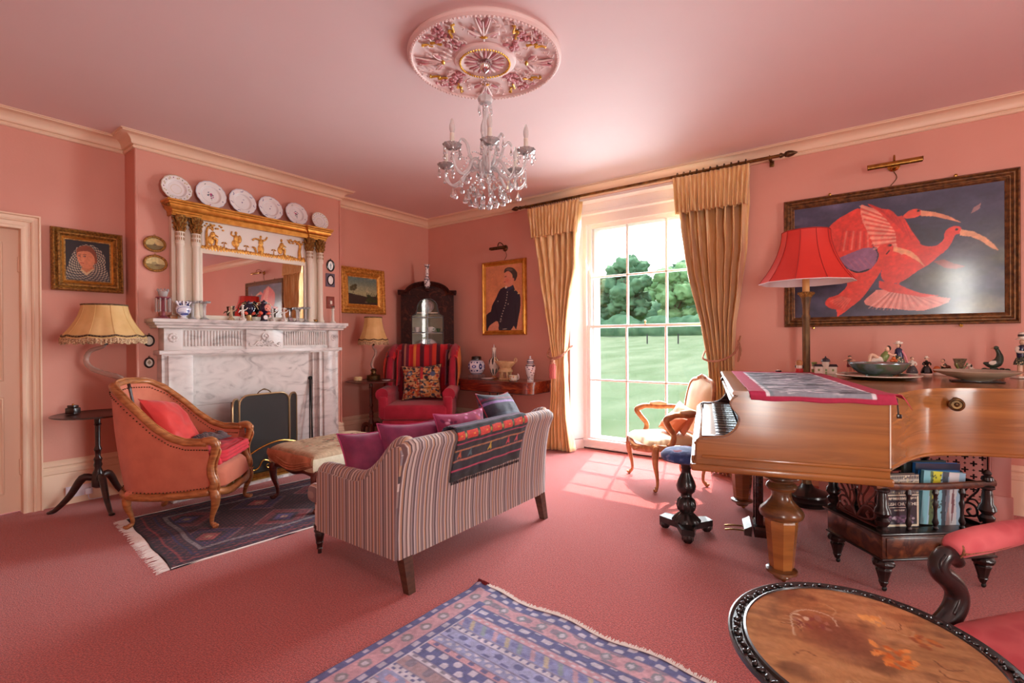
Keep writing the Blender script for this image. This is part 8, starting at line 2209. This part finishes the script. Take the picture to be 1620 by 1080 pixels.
B().box(-.49, .45, .03, .035, .14, .77).obj('dark_backing', DK, rc, smooth=False)
b = B(); b.mold([(-.495, .13), (.455, .13), (.455, .775), (-.495, .775)], [(0, 0), (0, .014), (.012, .016), (.018, .006)], closed=True, plane='XZ'); b.obj('panel_bead', RP, rc)
# ---------------------------------------------------------------- canterbury with books
cb = thing('canterbury', 'dark carved music stand on turned legs with drawer and fretwork ends, holding books', 'magazine rack', (.155, 3.564, 0), rad(39.6))
ROSW = mat('rosewood_burr', (104, 58, 36), .28, col2=[(58, 32, 24), (140, 84, 48)], scale=6, dist=1.5, coat=.5, lo=.3, hi=.7)
HX, HY = .315, .205
b = B(); b.box(-HX, HX, -HY, HY, .185, .31, .004); b.obj('drawer_case', ROSW, cb)
b = B(); b.box(-HX + .02, HX - .02, -HY - .006, -HY + .01, .20, .298, .003); b.obj('drawer_front', ROSW, cb)
b = B(); b.lathe([(.010, 0), (.010, .012), (.020, .018), (.020, .028), (.012, .034), (0, .035)], (0, 0, 0), 18, M=T(0, -HY - .005, .25, rx=pi / 2)); b.obj('drawer_knob', BLACK, cb)
b = B(); b.box(-HX - .018, HX + .018, -HY - .018, HY + .018, .31, .326, .005); b.box(-HX - .006, HX + .006, -HY - .008, HY + .008, .178, .188, .003); b.obj('shelf', BLACKW, cb)
for sx_ in (-1, 1):
 for sy in (-1, 1):
  x, y = sx_ * (HX - .035), sy * (HY - .035)
  b = B(); b.lathe([(.03, .18), (.042, .172), (.05, .155), (.046, .14), (.030, .128), (.036, .12), (.030, .10), (.020, .06), (.022, .055), (.014, .035), (.012, .028)], (x, y, 0), 24, flute=9, fa=.07); b.obj('leg', BLACKW, cb)
  b = B(); b.ball((x + .006, y, .0145), (.014, .008, .014), 10, 7); b.cyl((x, y, .03), (x + .006, y, .015), .006); b.obj('caster', IRON, cb)
  x, y = sx_ * (HX - .022), sy * (HY - .022)
  b = B(); b.lathe([(.028, .326), (.030, .34), (.018, .352), (.03, .37), (.034, .385), (.022, .40), (.040, .425), (.036, .445), (.026, .46), (.024, .505), (.020, .53), (.032, .54), (.032, .55), (.02, .556)], (x, y, 0), 20); b.obj('corner_post', BLACKW, cb)
  if sx_ < 0: continue
  b = B(); b.lathe([(.020, .576), (.028, .585), (.024, .60), (.014, .606), (.020, .62), (.010, .635), (0, .64)], (x, y, 0), 16); b.obj('finial', BLACKW, cb)
for y in (-HY + .022, 0, HY - .022):
 b = B(); b.tube([(-HX - .02, y, .566), (-.2, y, .560), (0, y, .555), (.2, y, .560), (HX + .02, y, .566)], .013, 8, sq=1.5, up=(0, 0, 1), sub=3); b.obj('top_rail', BLACKW if y > -.1 else ROSW, cb)
 for x in (-.15, 0, .15):
  b = B(); b.lathe([(.010, .326), (.014, .335), (.009, .345), (.016, .365), (.009, .39), (.008, .43), (.014, .46), (.009, .475), (.009, .505), (.016, .52), (.012, .535), (.007, .548)], (x, y, 0), 12); b.obj('spindle', BLACKW, cb)
FRET = mat('fretwork', (92, 44, 36), .35, coat=.3)
for sx_ in (-1, 1):
 b = B(); x = sx_ * (HX - .022); YA, YB_ = -HY + .05, HY - .05
 def tf(pts, r): b.tube([(x, lerp(YA, YB_, p[0]), lerp(.335, .55, p[1])) for p in pts], r, 6, sub=4)
 for m_ in (0, 1):
  f = (lambda p: p) if m_ == 0 else (lambda p: (1 - p[0], p[1]))
  for pts, r in (([(.5, .02), (.40, .25), (.28, .42), (.12, .40), (.08, .22), (.18, .12), (.26, .22), (.20, .30)], .0065), ([(.28, .42), (.20, .60), (.08, .80), (.04, .98)], .006), ([(.34, .40), (.34, .62), (.24, .85), (.20, 1.0)], .0055), ([(.40, .25), (.46, .50), (.40, .75), (.38, .98)], .006),
                       ([(.08, .22), (.02, .05)], .006), ([(.26, .52), (.12, .56), (.04, .46)], .005), ([(.36, .65), (.48, .78), (.47, .98)], .005), ([(.18, .12), (.30, .06), (.45, .06)], .0055)):
   tf([f(p) for p in pts], r)
 b.tube([(x, YA, .333), (x, YB_, .333)], .007, 6); b.tube([(x, YA - .02, .552), (x, 0, .548), (x, YB_ + .02, .552)], .012, 8); b.obj('fretwork_end', FRET if sx_ < 0 else BLACKW, cb, kind='stuff')
# books in the stand
Mb = Matrix.Translation((.155, 3.564, 0)) @ Matrix.Rotation(rad(39.6), 4, 'Z')
def book(label, x, y, w, h, th, img, cover, lean=0.0, tilt=0.0, z=.3265, group='books in the music stand', flat=False):
 q = Mb @ Vector((x, y, z)); t = thing('book', label, 'book', tuple(q), 0, group)
 t.rotation_euler = Euler((tilt, lean, rad(39.6))) if not flat else Euler((0, 0, rad(39.6) + lean))
 if not flat:
  b = B(); b.box(-w / 2, w / 2, -th / 2, -th / 2 + .003, 0, h).box(-w / 2, w / 2, th / 2 - .003, th / 2, 0, h).box(-w / 2 - .0, -w / 2 + .003, -th / 2, th / 2, 0, h); b.obj('cover', cover, t, smooth=False)
  B().box(-w / 2 + .004, w / 2 - .004, -th / 2 + .003, th / 2 - .003, .003, h - .004).obj('pages', IVORY, t, smooth=False)
  if img is not None: canvas('cover_print', img, vmat('book_print', .3, coat=.3), t, lambda u, v: ((u - .5) * w, -th / 2 - .0004, v * h))
 return t
def words(t, s, size, x, y, z, m, rot=(pi / 2, 0, 0), ext=.0004, font_x='CENTER'):
 cu = bpy.data.curves.new('lettering', 'FONT'); cu.body = s; cu.size = size; cu.align_x = font_x; cu.extrude = ext; cu.resolution_u = 2
 o = bpy.data.objects.new('lettering', cu); COL.objects.link(o); o.parent = t; o.location = (x, y, z); o.rotation_euler = rot; cu.materials.append(m)
 me = bpy.data.meshes.new_from_object(o); bpy.data.objects.remove(o)
 o = bpy.data.objects.new('lettering', me); COL.objects.link(o); o.parent = t; o.location = (x, y, z); o.rotation_euler = rot
 return o
CREAMI = mat('cream_ink', (232, 226, 206), .5)
q = Paint(70, 84, .85).fill((52, 48, 56)); rg = random.Random(3)
for y0, y1 in ((0, .40),):
 for k in range(24): x = (k + .5) / 24; q.line([(x, .03), (x, .36)], .008, (206, 200, 180), .8); q.ell(x, .12, .02, .03, (222, 214, 196), .8); q.ell(x, .28, .018, .04, (60, 56, 64), .8)
 for y in (.02, .16, .22, .38): q.rect(0, 1, y, y + .02, (222, 212, 186), .9)
 for k in range(60): q.ell(rg.random(), rg.uniform(.03, .36), .018, .015, rg.choice([(232, 224, 200), (90, 80, 84), (206, 190, 140), (120, 130, 150)]), .8)
q.rect(.02, .06, .42, .98, (214, 204, 176)); q.rect(.94, .98, .42, .98, (214, 204, 176)); q.rect(.02, .98, .94, .98, (214, 204, 176))
for k in range(18): q.ell(.05 + k * .053, .45, .02, .018, (214, 206, 184), .9)
for k in range(50): q.ell(rg.uniform(.1, .9), rg.uniform(.78, .92), .04, .02, rg.choice([(150, 120, 150), (60, 50, 66), (190, 180, 190), (90, 70, 100)]), .8)
W_, H_ = .225, .285
bk1 = book('large book with a carved stone cover titled ENGLISH CHURCHES, left in the music stand', -.165, -.125, W_, H_, .032, q.a, BLACKW)
for s_, sz, z in (('THE TREASURES OF', .017, .148), ('ENGLISH CHURCHES', .0235, .118), ('MATTHEW', .012, .088)): words(bk1, s_, sz, 0, -.0172, z, CREAMI)
b = B(); b.box(-.055, .055, -.0169, -.0164, .106, .108); b.obj('ruled_line', CREAMI, bk1)
q = Paint(70, 90, .8).fill((150, 190, 212)); q.rect(0, .16, 0, 1, (120, 184, 196)); q.poly([(.16, 0), (.30, 0), (.36, .5), (.30, 1), (.2, 1)], (90, 120, 80)); q.poly([(.22, .0), (.44, 0), (.38, .4), (.26, .7)], (196, 200, 60)); q.poly([(.40, .35), (.52, .3), (.50, 1), (.36, 1)], (130, 190, 206), smooth=2); q.poly([(.44, 0), (.60, 0), (.56, .5), (.60, 1), (.50, 1)], (70, 84, 96)); q.poly([(.60, .0), (.85, .0), (.80, .5), (.86, 1), (.60, 1), (.66, .5)], (206, 212, 214), smooth=2); q.poly([(.72, .2), (.78, .6), (.74, 1), (.70, .5)], (120, 84, 90))
for k in range(40): r_ = random.Random(k); q.ell(r_.uniform(.2, .5), r_.uniform(0, .8), .02, .02, (44, 60, 50), .7)
bk2 = book('tall pale blue book with a landscape cover leaning right in the music stand', .085, -.118, .24, .29, .02, q.a, mat('teal_cloth', (96, 156, 170), .5), lean=rad(5))
q = Paint(40, 40).fill((40, 110, 180)); q.rect(0, 1, .0, .12, (24, 34, 60)); q.rect(.15, .75, .26, .29, (200, 220, 230)); q.rect(0, .08, 0, 1, (30, 44, 60))
book('bright blue book showing above the pale blue landscape book', .10, -.075, .26, .325, .02, q.a, mat('blue_cloth', (40, 110, 180), .5), lean=rad(2))
book('slim dark book standing behind the bright blue book', .07, -.040, .25, .33, .016, None, mat('dark_green_cloth', (36, 44, 44), .5))
q = Mb @ Vector((-.05, .085, .575))
t = thing('yellow_booklet', 'yellow-green booklet with dark green spine lying across the top of the music stand', 'book', tuple(q), rad(39.6) + .05, 'books in the music stand')
t.rotation_euler = Euler((rad(70), 0, rad(39.6) + .03)); YG = mat('lime_paper', (190, 196, 60), .5)
b = B(); b.box(-.20, .04, 0, .10, -.004, .004); b.obj('lime_part', YG, t); b = B(); b.box(.04, .19, 0, .10, -.004, .004); b.obj('dark_green_part', mat('bottle_green_card', (26, 56, 26), .5), t)
b = B(); b.ball((-.185, .055, .004), (.03, .022, .002)); b.obj('teal_picture', mat('teal_print', (60, 140, 150), .4), t)
words(t, 'DA', .036, .022, .012, .005, BLACK, rot=(0, 0, pi / 2), font_x='LEFT')
# ---------------------------------------------------------------- marquetry table in the foreground
ot = thing('marquetry_table', 'oval walnut tripod table with flower marquetry and carved black rim in the foreground', 'table', (-.014, 1.41, 0), rad(-77.5))
RA, RB, TZ = .322, .290, .62
MARQ = vmat('marquetry_polish', .16, coat=.7)
nn = 150
q = Paint(nn, nn).fill((176, 130, 84))
g1 = q.noise(3, 26, 4, 4); q.put(np.clip((g1 - .4) * 3, 0, 1), (134, 94, 60), .7); q.put(np.clip((q.noise(4, 10, 7) - .5) * 4, 0, 1), (196, 150, 104), .7); q.put(np.clip((q.noise(5, 7, 19) - .56) * 5, 0, 1), (84, 58, 40), .6)
rg = random.Random(12)
# flower sprays: bouquet patches of pale and orange woods
q.ell(.40, .44, .17, .13, (112, 66, 50), .75, soft=.5, ang=.6)
def spray(cx, cy, s, n_, cols):
 for k in range(n_):
  a, r = rg.uniform(0, 6.28), s * sqrt(rg.random()); q.ell(cx + r * cos(a), cy + r * sin(a), rg.uniform(.012, .03), rg.uniform(.007, .016), rg.choice(cols), .9, ang=rg.uniform(0, 3), soft=.12)
spray(.30, .36, .075, 14, [(196, 176, 140), (150, 110, 90), (206, 190, 160), (120, 70, 60)]); spray(.60, .50, .085, 26, [(206, 116, 50), (214, 130, 60), (190, 100, 44), (226, 150, 80)]); spray(.58, .24, .05, 12, [(214, 150, 80), (226, 170, 96)]); spray(.76, .36, .05, 12, [(196, 120, 60), (150, 90, 56)]); spray(.50, .78, .06, 8, [(206, 150, 80), (190, 130, 70)]); spray(.82, .70, .05, 8, [(206, 150, 80), (120, 80, 50)])
for k in range(14):
 a = rg.uniform(0, 6.28); x, y = .5 + .25 * cos(a), .5 + .25 * sin(a); q.line([(x, y), (x + .05 * cos(a + 1), y + .05 * sin(a + 1)), (x + .09 * cos(a + .3), y + .09 * sin(a + .3))], .004, rg.choice([(92, 62, 42), (196, 166, 120)]), .7, smooth=3)
q.line([(.22, .50), (.22, .34), (.30, .26), (.40, .28), (.42, .36)], .005, (206, 190, 160), .8, smooth=4)
q.vary(.10, 60, 60, 2)
g = np.linspace(-1, 1, nn); A, Cc = np.meshgrid(g, g); m_ = np.maximum(abs(A), abs(Cc)); q_ = np.hypot(A, Cc) + 1e-9
ui = np.clip(((A * m_ / q_ + 1) / 2 * (nn - 1)), 0, nn - 1).astype(int); vi = np.clip(((Cc * m_ / q_ + 1) / 2 * (nn - 1)), 0, nn - 1).astype(int)
img = q.a[vi, ui]
def of(u, v):
 a, c = u * 2 - 1, v * 2 - 1; m = max(abs(a), abs(c)); s = sqrt(a * a + c * c)
 if s > 1e-6: a, c = a * m / s, c * m / s
 return (a * (RA - .034), c * (RB - .034), TZ)
canvas('inlaid_top', np.rot90(img, 1), MARQ, ot, of)
b = B()
def ring(p): return [(r * cos(a), r * sin(a)) for a in (0,) for r in (0,)]
N = 96
sec = [(-.040, -.002), (-.037, .004), (-.032, .002), (-.028, -.004), (-.006, -.006), (.0, .0), (.004, -.002), (.004, -.012), (-.006, -.022), (-.03, -.026)]
vs = []; fs = []
for i in range(N):
 a = 2 * pi * i / N
 for o_, h in sec: vs.append(((RA + o_) * cos(a), (RB + o_) * sin(a), TZ + h))
m = len(sec)
for i in range(N):
 j = (i + 1) % N
 for k in range(m - 1): fs.append((i * m + k, j * m + k, j * m + k + 1, i * m + k + 1))
b.add(vs, fs); b.lathe([(0, TZ - .026), (1, TZ - .026)], (0, 0, 0), 60, M=Matrix.Diagonal((RA - .03, RB - .03, 1, 1))); b.obj('rim', BLACKW, ot, angle=30)
b = B(); rg = random.Random(3)
for i in range(84):
 a = 2 * pi * i / 84; c, s = cos(a), sin(a); w = sin(i * .9)
 b.ball((0, 0, 0), (.0105, .0048, .0055), 7, 5, M=T((RA - .017 + .004 * w) * c, (RB - .017 + .004 * w) * s, TZ - .0035, rz=a + pi / 2 + .7 * (1 if i % 2 else -1)))
 b.ball(((RA - .012 - .010 * (i % 2)) * c, (RB - .012 - .010 * (i % 2)) * s, TZ - .003), (.0045, .0045, .0045), 6, 4)
b.obj('carved_leaves', BLACKW, ot, kind='stuff')
b = B(); b.lathe([(.10, TZ - .026), (.06, TZ - .045), (.03, TZ - .06), (.026, .45), (.045, .40), (.05, .34), (.03, .28), (.04, .24), (.045, .14), (.02, .11)], (0, 0, 0), 28); b.obj('pedestal', BLACKW, ot)
for k in range(3):
 a = 2 * pi * k / 3; c, s = cos(a), sin(a); b = B(); b.tube([(c * .03, s * .03, .20), (c * .10, s * .10, .20), (c * .17, s * .17, .11), (c * .22, s * .22, .03), (c * .26, s * .26, .022)], [.026, .028, .022, .018, .016], 10, sub=4); b.ball((c * .26, s * .26, .0185), (.024, .024, .018)); b.obj('leg', BLACKW, ot)
# ---------------------------------------------------------------- carver chair
CORAL = mat('coral_damask', (190, 78, 84), .75, col2=(202, 94, 98), kind='voronoi', scale=16, sheen=.1, bump=.1, bscale=300)
vc = thing('carver_chair', 'ebonised scroll-arm chair with coral damask arm pad and seat behind the marquetry table', 'armchair', (.53, 2.09, 0), rad(-40.5))
def sq_leg(b, x, y, z0, lx, ly): b.tube([(x, y, z0), (x + lx * .4, y + ly * .4, z0 * .5), (x + lx, y + ly, .01)], [.026, .022, .017], 10, sub=4)
for sx_ in (-1, 1):
 b = B(); b.lathe([(.026, .40), (.03, .37), (.02, .355), (.027, .33), (.022, .16), (.016, .05), (.02, .035), (.013, .0)], (sx_ * .24, -.22, 0), 18); b.obj('front_leg', BLACKW, vc)
 b = B(); sq_leg(b, sx_ * .21, .22, .40, 0, .08); b.obj('rear_leg', BLACKW, vc)
 b = B()
 P = [(-.125, .60), (-.155, .628), (-.19, .632), (-.212, .608), (-.205, .578), (-.17, .55), (-.14, .515), (-.135, .475), (-.16, .435), (-.205, .405), (-.25, .385)]
 b.tube([(sx_ * .285, y, z) for y, z in P], [.018, .024, .027, .027, .028, .030, .031, .032, .032, .030, .024], 12, sub=5, sq=1.1)
 b.tube([(sx_ * .285 - sx_ * .020, y - .018, z + .012) for y, z in P[2:9]], .006, 6, sub=5)
 b.obj('scroll_support', BLACKW, vc, angle=180)
 b = B(); b.tube([(sx_ * .285, -.165, .632), (sx_ * .285, 0, .648), (sx_ * .28, .15, .665), (sx_ * .26, .26, .70)], [.020, .022, .022, .020], 10, sub=4); b.obj('arm_rail', BLACKW, vc, angle=180)
 b = B(); b.tube([(sx_ * .285, -.158, .650), (sx_ * .285, -.13, .660), (sx_ * .285, -.03, .668), (sx_ * .283, .10, .678), (sx_ * .28, .20, .690)], [.026, .040, .044, .042, .030], 14, sub=5); b.obj('arm_pad', CORAL, vc, angle=180)
 b = B(); b.tube([(sx_ * .285 + .032 * cos(a), -.150, .655 + .032 * sin(a)) for a in [2 * pi * k / 16 for k in range(16)]], .004, 6, closed=True)
 for s2 in (-1, 1): b.tube([(sx_ * .285 + s2 * .034, y, z) for y, z in ((-.15, .645), (0, .648), (.19, .672))], .004, 6)
 b.obj('gimp_braid', mat('gold_gimp', (150, 96, 60), .7, col2=(96, 60, 44), scale=200), vc)
b = B(); b.box(-.27, .27, -.25, .25, .34, .40, .01); b.obj('seat_rail', BLACKW, vc)
b = B()
def cs_(u, v):
 a, c = u * 2 - 1, v * 2 - 1; e = (1 - abs(a) ** 8) * (1 - abs(c) ** 8)
 return (a * .265, c * .245, .40 + .045 * e ** .4 + .018 * (1 - a * a) * (1 - c * c))
b.grid(cs_, 22, 22); b.obj('seat', CORAL, vc, angle=180)
bm2 = T(0, .25, .42, rx=rad(-12))
b = B(bm2); b.tube([(-.23, 0, -.04), (-.25, 0, .2), (-.24, 0, .42), (-.15, 0, .52), (0, 0, .55), (.15, 0, .52), (.24, 0, .42), (.25, 0, .2), (.23, 0, -.04)], .024, 10, sub=5); b.tube([(-.24, 0, .06), (.24, 0, .06)], .02, 8); b.obj('back_frame', BLACKW, vc, angle=180)
b = B(bm2); b.box(-.21, .21, -.03, .025, .08, .48, .03, 3); b.obj('back_pad', CORAL, vc)
